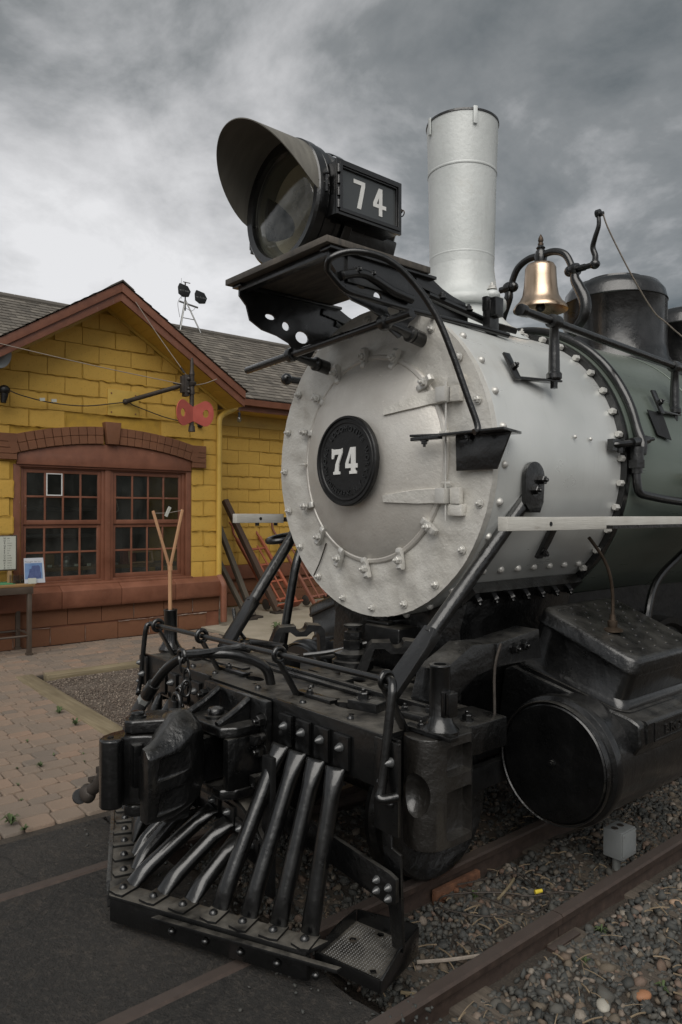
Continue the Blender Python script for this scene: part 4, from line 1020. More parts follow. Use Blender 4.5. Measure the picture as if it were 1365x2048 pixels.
# ---- train order signal on the wall
sg = root('train_order_signal', (-5.3, 1.93, 2.48), 'old iron train order signal with a red figure-eight board on the depot wall', 'signal')
AP = (-5.33, 1.85, 3.05)
obj('arm', G().tube([(WX + .03, 1.385, 2.872), AP], .027, 10, 1, smooth=False).ball((WX + .035, 1.385, 2.872), .036), IRON, sg)
g = G(); g.cyl((-5.3, 1.93, 2.49), (-5.3, 1.93, 2.56), .042, .036, 12); g.cyl((-5.3, 1.93, 2.56), (-5.3, 1.93, 3.03), .026, n=12); g.cyl((-5.3, 1.93, 2.94), (-5.3, 1.93, 3.08), .034, .026, 12)
g.lathe([(.04, 0), (.05, .02), (.055, .04), (.03, .06), (.03, .13), (.034, .14), (.022, .2), (.020, .30), (.012, .34)], (-5.3, 1.93, 3.04), n=14)
obj('mast', g, IRON, sg)
g = G().box((-5.325, 1.86, 3.04), (.09, .055, .26)); g.box((-5.32, 1.82, 3.05), (.06, .05, .20))
for zz_ in (2.96, 3.0, 3.12): g.ball((-5.27, 1.87, zz_), .022, 8, 6)
obj('gearbox', g, IRON, sg, bevel=.006)
def blade(c, r_, tilt, sgn):
    lp = []
    for a in np.linspace(PI * .5, PI * 1.5, 15): lp.append((sgn * (-.165 + r_ * .62 * math.cos(a)), r_ * math.sin(a)))
    lp += [(0, -.10), (0, .10)] if True else []
    if sgn < 0: lp = [(-(-x_), z_) for x_, z_ in lp]
    return lp
for sgn in (-1, 1):
    lp = [(0.0, .085)] + [(sgn * (.175 + .115 * math.sin(a)), .155 * math.cos(a)) for a in np.linspace(-.35, PI + .35, 17)] + [(0.0, -.085)]
    hole = circ(sgn * .18, .0, .042, 12, .05)
    u_ = Vector((.0, .97, .10 * 1)).normalized() if sgn > 0 else Vector((-.35, .9, .0)).normalized()
    obj('signal_board', G().prism([lp, hole], axes((-5.285, 1.93, 2.70 if sgn > 0 else 2.70), u_, (0, 0, 1), u_.cross(Vector((0, 0, 1)))), .012), SIGR, sg, smooth=25)
for (a, b) in (((-5.56, 1.31, 4.02), (-5.31, 1.86, 3.17)), ((-5.56, 2.43, 3.22), (-5.31, 1.95, 3.05)), ((-5.56, -.35, 3.30), (-5.31, 1.82, 3.05))):
    obj('guy_wire', G().tube([a, ((a[0] + b[0]) / 2, (a[1] + b[1]) / 2, (a[2] + b[2]) / 2 - .015), b], .005, 5, 4), WIRE, sg)
obj('turnbuckle', G().cyl((-5.335, 1.80, 3.25), (-5.32, 1.84, 3.19), .014, n=8).cyl((-5.33, 1.70, 3.05), (-5.32, 1.80, 3.05), .010, n=8), IRON, sg)
o = obj('power_cable', G().tube([(-5.8, -.02, 2.84), (-5.85, .15, 2.80), (-5.9, .5, 2.76), (-5.93, .9, 2.77), (-5.95, 1.38, 2.86), (-5.95, 1.5, 2.83), (-5.93, 1.9, 2.72), (-5.95, 2.25, 2.68)], .007, 6), IRON); tag(o, 'thin black cable sagging across the yellow gable wall', 'cable')
for yy_, lab in ((.36, 'left one of two white tape tags on the sagging cable'), (.49, 'right one of two white tape tags on the sagging cable')):
    o = obj('tape_tag', G().box((-5.875, yy_, 2.785), (.02, .055, .035), rot=Matrix.Rotation(.1, 3, 'X')), PAPER); tag(o, lab, 'tag')
sp_ = root('wall_loudspeaker', (-5.75, -.13, 3.1), 'grey horn loudspeaker cut by the left edge of the picture', 'loudspeaker')
obj('horn', G().lathe([(.03, -.16), (.05, -.10), (.09, -.03), (.15, 0), (.155, .006), (.14, .006), (.08, -.03), (.03, -.08)], (-5.62, -.17, 3.19), (.75, .35, -.1), 24, cap=False), GRY, sp_)
obj('horn_mount', G().cyl((-5.98, -.30, 3.22), (-5.70, -.22, 3.20), .03, n=10), IRON, sp_)
fx = root('wall_fixture', (-5.85, -.08, 2.8), 'black wall fixture under the loudspeaker that feeds the sagging cable', 'fixture')
obj('fixture_body', G().ball((-5.82, -.06, 2.84), .055, 12, 8, (1, 1.1, 1)), BLKP, fx); obj('fixture_cap', G().cyl((-5.82, -.07, 2.70), (-5.82, -.06, 2.80), .028, .045, 12), BLKP, fx)
sm = root('wall_insulator', (-5.95, 2.40, 2.66), 'small black insulator on the wall right of the red signal board', 'insulator')
obj('insulator_body', G().lathe([(.02, 0), (.03, .015), (.02, .03), (.035, .045), (.02, .07)], (WX + .0, 2.42, 2.66), (1, 0, 0), 12), BLKP, sm)
bl = root('string_bulb', (-6.5, 3.365, 2.85), 'clear light bulb hanging under the depot eave beside the downspout', 'light bulb')
obj('socket', G().cyl((-6.5, 3.365, 2.90), (-6.5, 3.365, 2.97), .02, n=10), BLKP, bl); obj('bulb', G().ball((-6.5, 3.365, 2.865), .036, 14, 10, (1, 1, 1.2)), GLS, bl); obj('wire', G().tube([(-6.5, 3.365, 2.97), (-6.52, 3.4, 3.07)], .004, 5, 1), IRON, bl)
# ---- wireless antennas on the roof ridge
an = root('roof_antenna', (-9.5, 4.1, 4.85), 'tripod mast with two dark paddle antennas standing on the depot ridge', 'antenna')
for (p, q) in (((-9.35, 3.92, 4.78), (-9.5, 4.10, 5.40)), ((-9.35, 4.34, 4.80), (-9.5, 4.10, 5.40)), ((-9.8, 4.1, 4.7), (-9.5, 4.10, 5.40))): obj('leg', G().cyl(p, q, .014, n=7), STEEL, an)
obj('mast', G().cyl((-9.5, 4.1, 5.2), (-9.5, 4.1, 5.72), .013, n=8).cyl((-9.5, 4.06, 5.72), (-9.5, 4.2, 5.72), .008, n=6).cyl((-9.5, 4.02, 5.4), (-9.5, 4.02, 5.78), .003, n=5), IRON, an)
obj('crossbar', G().cyl((-9.5, 3.98, 5.35), (-9.5, 4.36, 5.30), .018, n=8).cyl((-9.42, 3.98, 5.04), (-9.42, 4.24, 5.04), .008, n=6), STEEL, an)
for (yc, zc) in ((4.04, 5.54), (4.38, 5.48)):
    P_ = [(-.11, -.07), (-.02, -.12), (.09, -.10), (.13, 0), (.07, .09), (-.09, .12), (-.12, .05)]
    o = obj('paddle_antenna', G().prism(P_, axes((-9.45, yc, zc), (0, 1, .0), (0, 0, 1), (1, 0, 0)), .035), BLKP, an, bevel=.006)
    g = G(); text_line(g, 'wilson', axes((-9.412, yc, zc - .02), (0, 1, 0), (0, 0, 1), (1, 0, 0)), .05, .0008); obj('lettering', g, STEEL, o); 
obj('antenna_lead', G().tube([(-9.48, 4.02, 5.45), (-9.46, 3.93, 5.3), (-9.46, 3.97, 5.05)], .004, 5).tube([(-9.46, 4.3, 5.3), (-9.44, 4.2, 5.2), (-9.46, 4.06, 5.25)], .004, 5), IRON, an)
# far roof behind
o = root('distant_shed', (-14, 12, 0), 'pale green shed roof just showing behind the depot ridge', 'shed')
obj('roof', G().prism([(9.2, 5.2), (10.4, 5.75), (11.8, 5.2)], YZ(-18), 5), m_paint('pale_roof', (.22, .23, .19), (.28, .29, .24), .8, sc=2), o); obj('wall', G().b2((-18, 9.4, -.1), (-13.2, 11.6, 5.2)), YELP, o)

# ---- exhibition table at the left
tb = root('display_table', (-5.65, -.3, 0), 'brown metal table with green felt against the depot wall', 'table')
obj('table_top', G().b2((-5.93, -1.2, .725), (-5.45, .155, .75)), m_wood('table_wood', (.20, .11, .04), (.30, .18, .07), (9, 1, 9)), tb, bevel=.003)
obj('felt', G().b2((-5.86, -1.15, .7505), (-5.54, -.02, .754)), GREENF, tb)
g = G().b2((-5.47, -1.15, .65), (-5.45, .135, .723)); g.b2((-5.91, .115, .65), (-5.47, .135, .723)); obj('apron', g, TBL, tb, bevel=.002)
for (lx, ly) in ((-5.475, .10), (-5.885, .105), (-5.475, -1.1), (-5.885, -1.1)):
    obj('leg', G().b2((lx - .022, ly - .022, .0), (lx + .022, ly + .022, .65)), TBL, tb, bevel=.003); obj('foot', G().b2((lx - .032, ly - .032, .0), (lx + .032, ly + .032, .018)), TBL, tb)
g = G(); g.cyl((-5.475, -1.1, .20), (-5.475, .10, .20), .012, n=8); g.cyl((-5.885, -1.1, .20), (-5.885, .10, .20), .012, n=8); g.cyl((-5.475, .10, .22), (-5.885, .10, .22), .012, n=8); obj('stretcher', g, TBL, tb)
sb = root('code_chart', (-5.7, -.1, .75), 'grey framed chart of code letters and dots standing on the table', 'chart')
obj('frame', G().b2((-5.735, -.62, .885), (-5.71, .045, 1.268)), TBL, sb, bevel=.002); obj('chart_sheet', G().b2((-5.7099, -.60, .90), (-5.707, .03, 1.255)), PAPER, sb)
codes = ['N -.', 'O . .', 'P .....', 'Q ..-.', 'R . ..', 'S ...', 'T -', 'U ..-', 'V ...-', 'W .--', 'X .-..', 'Y .. ..', 'Z ... .']
g = G()
for i, c_ in enumerate(codes):
    for col_, tx in ((-.085, c_), (-.30, 'ABCDEFGHIJKLM'[i] + c_[1:])):
        zz_ = 1.235 - i * .0265; v_, f_ = glyph(tx[0], .026, .0006); g.add(v_, f_, axes((-5.7058, col_, zz_ - .01), (0, 1, 0), (0, 0, 1), (1, 0, 0)))
        yy_ = col_ + .03
        for q in tx[2:]:
            if q == '.': g.b2((-5.7065, yy_, zz_ - .004), (-5.7055, yy_ + .005, zz_ + .001)); yy_ += .010
            elif q == '-': g.b2((-5.7065, yy_, zz_ - .004), (-5.7055, yy_ + .013, zz_ + .001)); yy_ += .018
            else: yy_ += .006
obj('lettering', g, INK, sb)
obj('easel_leg', G().b2((-5.74, -.05, .755), (-5.71, -.01, .885)), m_paint('pale_leg', (.30, .19, .09), (.36, .24, .12), .6), sb)
gc = root('glass_case', (-5.62, .05, .75), 'small glass case with brass telegraph parts on the table', 'glass case')
g = G()
for (yy_, xx_) in ((-.03, -5.58), (.13, -5.58), (-.03, -5.70), (.13, -5.70)): g.b2((xx_ - .003, yy_ - .003, .752), (xx_ + .003, yy_ + .003, .84))
obj('case_edges', g, TBL, gc); obj('pane', G().b2((-5.577, -.03, .755), (-5.575, .13, .84)), GLS, gc); obj('pane', G().b2((-5.70, -.03, .841), (-5.577, .13, .843)), GLS, gc)
obj('brass_parts', G().cyl((-5.64, .01, .77), (-5.64, .05, .77), .018, n=10).ball((-5.64, .08, .775), .02, 8, 6).b2((-5.68, -.01, .752), (-5.60, .11, .758)), BRZ, gc)
cdp = root('photo_card', (-5.52, .15, .75), 'white card with a print of a blue diesel locomotive leaning on the table end', 'card')
C4 = axes((-5.49, .055, .757), (0.0, 1, 0), (-.10, 0, .99), (.99, 0, .10))
obj('card', G().prism([(0, 0), (.215, 0), (.20, .27), (.0, .27)], C4, .004), m_paint('card_white', (.46, .48, .52), (.50, .52, .56), .5, bump=0), cdp)
obj('print', G().prism([(.006, .045), (.19, .045), (.186, .215), (.006, .215)], C4 @ Matrix.Translation((0, 0, .0045)), .0008), BLUE, cdp)
obj('printed_engine', G().prism([(.03, .05), (.17, .05), (.175, .10), (.165, .125), (.165, .17), (.15, .19), (.08, .185), (.075, .155), (.055, .15), (.045, .10)], C4 @ Matrix.Translation((0, 0, .0056)), .0006), BLUD, cdp)

g = G(); text_line(g, 'Thought for us', C4 @ Matrix.Translation((.09, .224, .0045)), .019, .0005); obj('lettering', g, INK, cdp)
o = obj('small_card', G().prism([(0, 0), (.085, 0), (.085, .06), (0, .06)], axes((-5.465, .085, .754), (0, 1, 0), (-.15, 0, .98), (.98, 0, .15)), .003), PAPER); tag(o, 'tiny pale photo card in front of the glass case', 'card')

# ---- leaning timbers and hand trucks in the recess
def lean(a, b, w, d, mat, lab, foot=False):
    t = root('leaning_post', b, lab, 'timber', 'old timbers leaning in the recess')
    a, b = Vector(a), Vector(b); g = G(); D_ = (a - b); M4 = frame(b, D_, (0, 1, 0)); L = D_.length
    g.box((0, 0, L / 2), (w, d, L)); me = g.mesh('beam', mat, bevel=.008, wob=.004); put('beam', me, M4, t)
    if foot: obj('foot_plate', G().box((b.x + .02, b.y, .02), (.16, .22, .03)), IRON, t, bevel=.005)
lean((-7.28, 3.60, 1.70), (-6.38, 3.98, .03), .085, .085, POSTD, 'tallest dark timber leaning on the yellow recess wall', True)
lean((-7.28, 3.43, 1.45), (-6.20, 3.42, .03), .075, .075, POST, 'grey timber leaning beside the depot corner, second tallest', True)
lean((-7.28, 3.30, 1.10), (-6.10, 3.26, .03), .065, .065, POST, 'shortest grey timber tucked against the depot corner', True)
def hand_truck(yb, ang, mat, lab, sc=1.0, txt=None):
    t = root('hand_truck', (-6.45, yb + .3, 0), lab, 'hand truck', 'old freight hand trucks leaning in the recess')
    B = Vector((-6.45, yb, .06)); U = Vector((0, 1, 0)); T = Vector((-.82, -.30, 1.12 * sc)) ; L = T.length; V = T.normalized(); Wn = U.cross(V).normalized()
    M4 = Matrix(((U.x, V.x, Wn.x, B.x), (U.y, V.y, Wn.y, B.y), (U.z, V.z, Wn.z, B.z), (0, 0, 0, 1)))
    W_ = .46
    for xx_, nm in ((0, 0), (W_, 1)):
        me = G().box((xx_, L * .47, 0), (.045, L * .94, .05)).mesh('side_rail', mat, bevel=.006); put('side_rail', me, M4, t)
        me = G().tube([(xx_, L * .92, 0), (xx_, L * 1.02, .0), (xx_, L * 1.10, .05), (xx_ - .05, L * 1.14, .08)], .018, 8).mesh('handle', mat); put('handle', me, M4, t)
    for v_ in (.10, .33, .56, .78): me = G().box((W_ / 2, L * v_, 0), (W_ - .05, .035, .025)).mesh('crossbar', mat, bevel=.003); put('crossbar', me, M4, t)
    for u_ in (.155, .305): me = G().box((u_, L * .44, .018), (.03, L * .75, .010)).mesh('slat', mat); put('slat', me, M4, t)
    me = G().box((W_ / 2, -.01, .05), (W_ + .05, .02, .16)).mesh('toe_plate', mat, bevel=.003); put('toe_plate', me, M4, t)
    for u_ in (-.01, W_ + .01):
        w = G().lathe([(.035, -.02), (.078, -.018), (.085, -.014), (.085, .014), (.078, .018), (.035, .02)], (u_, .16, -.11), (1, 0, 0), 20); me = w.mesh('wheel', IRON, smooth=40); put('wheel', me, M4, t)
        me = G().b2((u_ - .012, .10, -.10), (u_ + .012, .22, -.02)).mesh('axle_bracket', mat); put('axle_bracket', me, M4, t)
    if txt:
        g = G(); text_line(g, txt, M4 @ axes((W_, L * .5, .0265), (0, -1, 0), (1, 0, 0), (0, 0, 1)) @ Matrix.Translation((0, -.012, 0)), .05, .0006); obj('lettering', g, STEEL, t)
hand_truck(3.98, 0, TRK, 'bright orange hand truck nearest the leaning timbers', 1.0, 'D&RG')
hand_truck(4.74, 0, TRKB, 'brown hand truck with a lettered rail, partly behind the smokebox', 1.05, 'C&S RY')

# ================================================================== STEAM LOCOMOTIVE
L0 = root('steam_locomotive', (0, 2.0, 0), 'black and silver steam locomotive number 74 with tall grey smokestack, brass bell and slatted pilot', 'locomotive')
BZ = 1.776
# ---- smokebox
shell = obj('smokebox', G().lathe([(.735, .018), (.742, .03), (.742, .985)], (0, 0, BZ), (0, 1, 0), 96), SILS, L0, smooth=40)
# riveted front ring with hammered, lumpy face
def face_ring():
    g = G(); n, m = 220, 22; v_ = []; f_ = []
    for j in range(m + 1):
        r = .478 + (.740 - .478) * j / m
        for i in range(n):
            a = 2 * PI * i / n; x_, z_ = r * math.cos(a), r * math.sin(a); rr = r
            if j == m: rr = r + .0025 * noise.noise((a * 40, 0, 0))
            x_, z_ = rr * math.cos(a), rr * math.sin(a)
            dmp = math.sin(PI * min(1, max(0, (r - .49) / .24)))
            y_ = -.016 - .012 * noise.noise((x_ * 6, z_ * 6, 1)) * (.3 + dmp) - .0035 * noise.noise((x_ * 17, z_ * 17, 4)) * (.4 + dmp)
            v_.append((x_, y_, BZ + z_))
    for j in range(m):
        for i in range(n): a = j * n + i; b = j * n + (i + 1) % n; f_.append((a, b, b + n, a + n))
    g.add(v_, f_)
    o_ = m * n; k_ = len(g.v)
    bk = [(p[0], .018, p[2]) for p in v_[o_:o_ + n]]; g.v += bk
    for i in range(n): g.f.append((o_ + i, o_ + (i + 1) % n, k_ + (i + 1) % n, k_ + i))
    return g
fr = obj('smokebox_front', face_ring(), SILR, L0, smooth=50)
dr = obj('smokebox_door', G().lathe([(.500, .0), (.503, -.022), (.497, -.030), (.484, -.034), (.478, -.030), (.470, -.036), (.43, -.058), (.36, -.085), (.28, -.108), (.20, -.124), (.15, -.130), (.125, -.134), (.118, -.150), (.0, -.151)], (0, 0, BZ + .016), (0, 1, 0), 96), SILD, L0, smooth=30)
(lambda *a, **k: 0)('joint_groove', G().lathe([(.508, -.006), (.508, -.0215), (.520, -.0225), (.524, -.006)], (0, 0, BZ + .014), (0, 1, 0), 96, cap=False), SILR, L0)
# crack and patch seam low left
g = G().tube([(-.33, -.024, BZ - .40), (-.38, -.025, BZ - .50), (-.43, -.026, BZ - .575)], .0035, 6); obj('patch_seam', g, IRON, fr)
for i in range(20):
    if i == 5: continue
    a = R(-88.5 + 18 * i); put('rim_bolt', ME_SHEX, frame((.70 * math.cos(a), -.020, BZ + .70 * math.sin(a)), (0, -1, 0), (math.cos(a + i), 0, math.sin(a + i))), L0)
# door clamps
def clamp_mesh():
    g = G()
    P_ = [(-.035, .0), (.040, .0), (.052, .006), (.058, .018), (.050, .026), (.036, .028), (.020, .020), (-.010, .018), (-.020, .030), (-.036, .034), (-.046, .026), (-.046, .006)]
    g.prism(P_, axes((0, -.014, 0), (1, 0, 0), (0, 0, 1), (0, 1, 0)), .028); return g.mesh('door_clamp', BOLT, bevel=.003)
ME_CL = clamp_mesh()
ME_CLN = g_hex(.017, .020, .014).mesh('clamp_nut', BOLT, smooth=25)
DOG = [116, 92, 68, 41, 137, 159, -156, -134, -113, -90, -63, -36]
for i, a in enumerate(DOG):
    a = R(a); t = Vector((math.cos(a), 0, math.sin(a))); sk = rnd.uniform(-.35, .35)
    t2 = (t + Vector((-t.z, 0, t.x)) * sk).normalized()
    o = put('door_clamp', ME_CL, frame((.512 * t.x, -.030, BZ + .512 * t.z), (0, -1, 0), -t2), L0)
    c_ = bpy.data.objects.new('nut', ME_CLN); link(c_, o); c_.matrix_parent_inverse = Matrix.Identity(4); c_.matrix_basis = Matrix.Translation((0, 0, .026)) @ Matrix.Rotation(i, 4, 'Z')
for (x_, z_, l) in ((.50, 1.884, .05), (-.505, 1.79, .055), (.512, 1.665, .05)):
    g = G().box((x_, -.045, z_), (l, .018, .012)); obj('stop_lug', g, SILR, L0, bevel=.003)
# hinge straps and knuckles
for (z_, tz) in ((2.045, 1.995), (1.610, 1.600)):
    g = G(); lo = G()
    P_ = [(.20, tz - .016), (.215, tz + .016), (.40, z_ + .034), (.50, z_ + .034), (.50, z_ - .034), (.40, z_ - .034)]
    v0 = G().prism(P_, XZ(-.015), .055)
    # strap follows the dish: slide vertices back toward the door surface
    def dish(x_, z__): 
        r = math.hypot(x_, z__ - BZ - .016); pr = [(.0, -.151), (.118, -.150), (.15, -.130), (.20, -.124), (.28, -.108), (.36, -.085), (.43, -.058), (.47, -.036), (.55, -.03)]
        for k_ in range(len(pr) - 1):
            if pr[k_][0] <= r <= pr[k_ + 1][0]: t = (r - pr[k_][0]) / (pr[k_ + 1][0] - pr[k_][0]); return pr[k_][1] + t * (pr[k_ + 1][1] - pr[k_][1])
        return -.03
    n = 14; vv = []; ff = []
    for i in range(n + 1):
        x_ = .195 + .31 * i / n; w_ = .017 + .017 * min(1, i / n * 1.8); zc_ = tz + (z_ - tz) * min(1, i / n * 1.4)
        for (dz, dd) in ((-w_, .004), (-w_ * .88, -.013), (w_ * .88, -.013), (w_, .004)): vv.append((x_, dish(x_, zc_ + dz) + dd, zc_ + dz))
    for i in range(n):
        for j in range(3): a = i * 4 + j; ff.append((a, a + 1, a + 5, a + 4))
    ff += [(0, 3, 2, 1), (n * 4, n * 4 + 1, n * 4 + 2, n * 4 + 3)]
    g.add(vv, ff); st_ = obj('hinge_strap', g, SILR, L0, smooth=30)
    g = G().box((.500, -.052, z_), (.052, .055, .066)); obj('hinge_knuckle', g, BOLT, st_, bevel=.004)
    obj('hinge_bracket', G().box((.555, -.030, z_ + (.055 if z_ > 1.8 else -.060)), (.085, .034, .052)).box((.560, -.038, z_), (.055, .03, .07)), SILR, L0, bevel=.008, wob=.004)
obj('hinge_pin', G().cyl((.512, -.052, 1.50), (.512, -.052, 2.10), .0045, n=8), BOLT, L0)
# number plate
pl = obj('number_plate', G().lathe([(.0, -.176), (.176, -.176), (.180, -.180), (.186, -.180), (.190, -.176), (.198, -.176), (.201, -.184), (.209, -.184), (.213, -.178), (.213, -.158), (.10, -.150), (0, -.150)], (0, 0, 1.779), (0, 1, 0), 72), BLKP, L0, smooth=25)
FM = axes((0, -.1765, 1.779), (1, 0, 0), (0, 0, 1), (0, -1, 0))
g = G(); text_arc(g, 'LOCOMOTIVE', FM, .036, .140, R(86), .004); text_arc(g, 'WORKS', FM, .036, .140, R(-6), .004); text_arc(g, 'BROOKS', FM, .036, .140, R(184), .004); text_arc(g, 'DUNKIRK, N.Y.', FM, .034, .1405, R(-90), .004, True)
obj('raised_lettering', g, BLK, pl, smooth=25)
S7 = [(.0, .60), (.0, 1.0), (.08, .965), (.60, .965), (.64, 1.0), (.64, .80), (.43, .38), (.41, .12), (.50, .10), (.50, .0), (.10, .0), (.10, .10), (.19, .12), (.23, .38), (.44, .76), (.18, .76), (.10, .60)]
S4 = [[(.0, .22), (.0, .40), (.30, 1.0), (.58, 1.0), (.58, .38), (.70, .38), (.70, .22), (.58, .22), (.58, .12), (.66, .10), (.66, .0), (.24, .0), (.24, .10), (.34, .12), (.34, .22)], [(.15, .38), (.34, .38), (.34, .76)]]
sc_ = .118
g = G(); g.prism([(p[0] * sc_, p[1] * sc_ * 1.05) for p in S7], FM @ Matrix.Translation((-.095, -.062, .001)), .006)
g.prism([[(p[0] * sc_, p[1] * sc_ * 1.05) for p in lp] for lp in S4], FM @ Matrix.Translation((.005, -.062, .001)), .006)
obj('numerals', g, WHT, pl, smooth=20)
# shell rivets near the front edge
for a in np.arange(-76, 250, 12.2):
    a = R(a); put('shell_rivet', ME_SRIV, frame((.742 * math.cos(a), .052, BZ + .742 * math.sin(a)), (math.cos(a), 0, math.sin(a))), L0)
for i in range(8):
    for sx in (1, -1):
        a = math.atan2(1.268 - BZ, .566); put('shell_rivet', ME_SRIV, frame((sx * .742 * math.cos(a), .15 + .127 * i, BZ + .742 * math.sin(a)), (sx * math.cos(a), 0, math.sin(a))), L0)
    if i < 3: a = R(-56 - 0); put('shell_rivet', ME_SRIV, frame((.742 * math.cos(a), .09, BZ + .742 * math.sin(a) - .02 * i), (math.cos(a), 0, math.sin(a))), L0)
for (y_, z_) in ((.576, 1.889), (.707, 1.887)): put('stud', ME_SRIV, frame((.742, y_, z_), (1, 0, .1)) @ Matrix.Scale(.55, 4), L0)
# rear flange ring, nuts, jacket
obj('rear_flange', G().lathe([(.742, .985), (.775, .985), (.775, 1.022), (.742, 1.022)], (0, 0, BZ), (0, 1, 0), 96, cap=False), BLKC, L0, smooth=25)
for a in np.arange(-62, 246, 9.2):
    a = R(a); put('flange_nut', ME_SNUT, frame((.757 * math.cos(a), .984, BZ + .757 * math.sin(a)), (0, -1, 0), (math.cos(a), 0, math.sin(a))), L0)
obj('boiler_jacket', G().lathe([(.60, 1.026), (.776, 1.030), (.780, 1.045), (.784, 1.9)], (0, 0, BZ), (0, 1, 0), 96, cap=False), GRN, L0, smooth=30)
obj('boiler_jacket', G().lathe([(.786, 1.895), (.79, 1.90), (.815, 3.2), (.83, 6.0), (0, 6.0)], (0, 0, BZ), (0, 1, 0), 96, cap=False), GRN, L0, smooth=30)

# ---- smokestack
st = obj('smokestack', G().lathe([(.172, .02), (.172, .30), (.181, .75), (.190, 1.08), (.193, 1.13), (.186, 1.13), (.180, 1.05), (.16, .2), (.16, .02)], (0, .65, 2.50), (0, 0, 1), 72, cap=False), STK, L0, smooth=60)
for (z_, r_) in ((3.36, .1868), (2.905, .1745)):
    obj('stack_seam', G().lathe([(r_ - .001, z_ - .007), (r_ + .0006, z_ - .003), (r_ + .0006, z_ + .003), (r_ - .001, z_ + .007)], (0, .65, 0), (0, 0, 1), 64, cap=False), STK, st, smooth=60)
def saddle_geo():
    g = G(); n, m = 64, 12; v_ = []; f_ = []
    for j in range(m + 1):
        t = j / m; r = .200 + .15 * (1 - t) ** 2.6
        for i in range(n):
            a = 2 * PI * i / n; x_, y_ = r * math.cos(a) * 1.04, .65 + r * math.sin(a)
            zb = BZ + math.sqrt(max(.01, .745 ** 2 - x_ * x_)); zt = 2.635
            v_.append((x_, y_, zb + (zt - zb) * t))
    for j in range(m):
        for i in range(n): a = j * n + i; b = j * n + (i + 1) % n; f_.append((a, b, b + n, a + n))
    g.add(v_, f_); return g
obj('stack_base', saddle_geo(), STK, st, smooth=60)
obj('stack_flange', G().lathe([(.200, 2.62), (.232, 2.625), (.238, 2.635), (.238, 2.665), (.230, 2.675), (.200, 2.70), (.186, 2.75), (.177, 2.81), (.1725, 2.86)], (0, .65, 0), (0, 0, 1), 64, cap=False), STK, st, smooth=40)
obj('stack_rim', G().lathe([(.1940, 3.622), (.1965, 3.622), (.1965, 3.632), (.1900, 3.632)], (0, .65, 0), (0, 0, 1), 64, cap=False), BLKC, st)
for (a, nm) in ((250, 'rim_hook'), (330, 'rim_hook'), (60, 'rim_hook')):
    ca, sa = math.cos(R(a)), math.sin(R(a)); M4 = axes((.195 * ca, .65 + .195 * sa, 0), (-sa, ca, 0), (0, 0, 1), (ca, sa, 0))
    obj(nm, G().prism([(-.011, 3.55), (.011, 3.55), (.011, 3.64), (-.011, 3.64)], M4, .007), STK, st, bevel=.002)
for a in (-105, -5, 80, 175):
    p = (.222 * math.cos(R(a)), .65 + .222 * math.sin(R(a)))
    g = G().ball((p[0], p[1], 2.665), .042, 14, 8, (1, 1, .7)); obj('flange_boss', g, STK, st)
    put('flange_nut', ME_SHEX, frame((p[0], p[1], 2.695), (0, 0, 1)) @ Matrix.Scale(1.3, 4), st); put('flange_nut', ME_SNUT, frame((p[0] * 1.02, .65 + (p[1] - .65) * 1.02, 2.625), (0, 0, -1)), st)
for a in (-60, -20, 20):
    r = .318; x_, y_ = r * 1.04 * math.cos(R(a)), .65 + r * math.sin(R(a)); put('saddle_bolt', ME_SHEX, frame((x_, y_, BZ + math.sqrt(.745 ** 2 - x_ ** 2) + .014), (x_ * .6, 0, .8)), st)
# ---- headlight
HZ = 2.885
hl = obj('headlight', G().lathe([(.262, -.505), (.268, -.50), (.268, -.47), (.250, -.465), (.250, -.43), (.257, -.425), (.257, -.405), (.232, -.40), (.232, -.07), (.22, -.055), (.0, -.05)], (0, 0, HZ), (0, 1, 0), 64, cap=False), BLK, L0, smooth=30)
obj('front_rim', G().lathe([(.228, -.535), (.232, -.555), (.262, -.56), (.273, -.55), (.273, -.51), (.262, -.505)], (0, 0, HZ), (0, 1, 0), 72, cap=False), BLK, hl, smooth=30)
obj('inner_rim', G().lathe([(.228, -.535), (.212, -.530), (.208, -.50), (.20, -.46)], (0, 0, HZ), (0, 1, 0), 64, cap=False), VIS, hl, smooth=30)
obj('lens', G().lathe([(.231, -.538), (.16, -.552), (.08, -.560), (0.0, -.562), (0.0, -.557), (.08, -.555), (.16, -.547), (.231, -.533), (.231, -.538)], (0, 0, HZ), (0, 1, 0), 64, cap=False), LENS, hl, smooth=80, weld=True)
obj('reflector', G().lathe([(.205, -.47), (.185, -.36), (.15, -.26), (.10, -.20), (.04, -.172), (0, -.17)], (0, 0, HZ), (0, 1, 0), 64, cap=False), REFL, hl, smooth=80)
obj('lamp_bulb', G().ball((0, -.30, HZ), .03, 12, 8).cyl((0, -.27, HZ), (0, -.18, HZ), .02), PAPER, hl)
def visor():
    g = G(); n, m = 48, 10; v_ = []; f_ = []
    for side in (0, 1):
        for i in range(n + 1):
            a = -.10 + (PI + .20) * i / n; L = .275 * max(0, math.sin((a + .10) / (PI + .20) * PI)) ** .75
            for j in range(m + 1):
                t = j / m; r = .267 - side * .004; 
                v_.append((r * math.cos(a), -.545 - L * t - .002, HZ + r * math.sin(a)))
    k_ = (n + 1) * (m + 1)
    for i in range(n):
        for j in range(m):
            a = i * (m + 1) + j; f_.append((a, a + 1, a + m + 2, a + m + 1)); f_.append((a + k_, a + m + 1 + k_, a + m + 2 + k_, a + 1 + k_))
        a = i * (m + 1) + m; f_.append((a, a + k_, a + k_ + m + 1, a + m + 1))
    g.add(v_, f_); return g
obj('visor', visor(), VIS, hl, smooth=40)
obj('casing_base', G().prism([(-.17, 2.66), (.17, 2.66), (.215, 2.78), (-.215, 2.78)], XZ(-.05), .33), BLK, hl, bevel=.012)
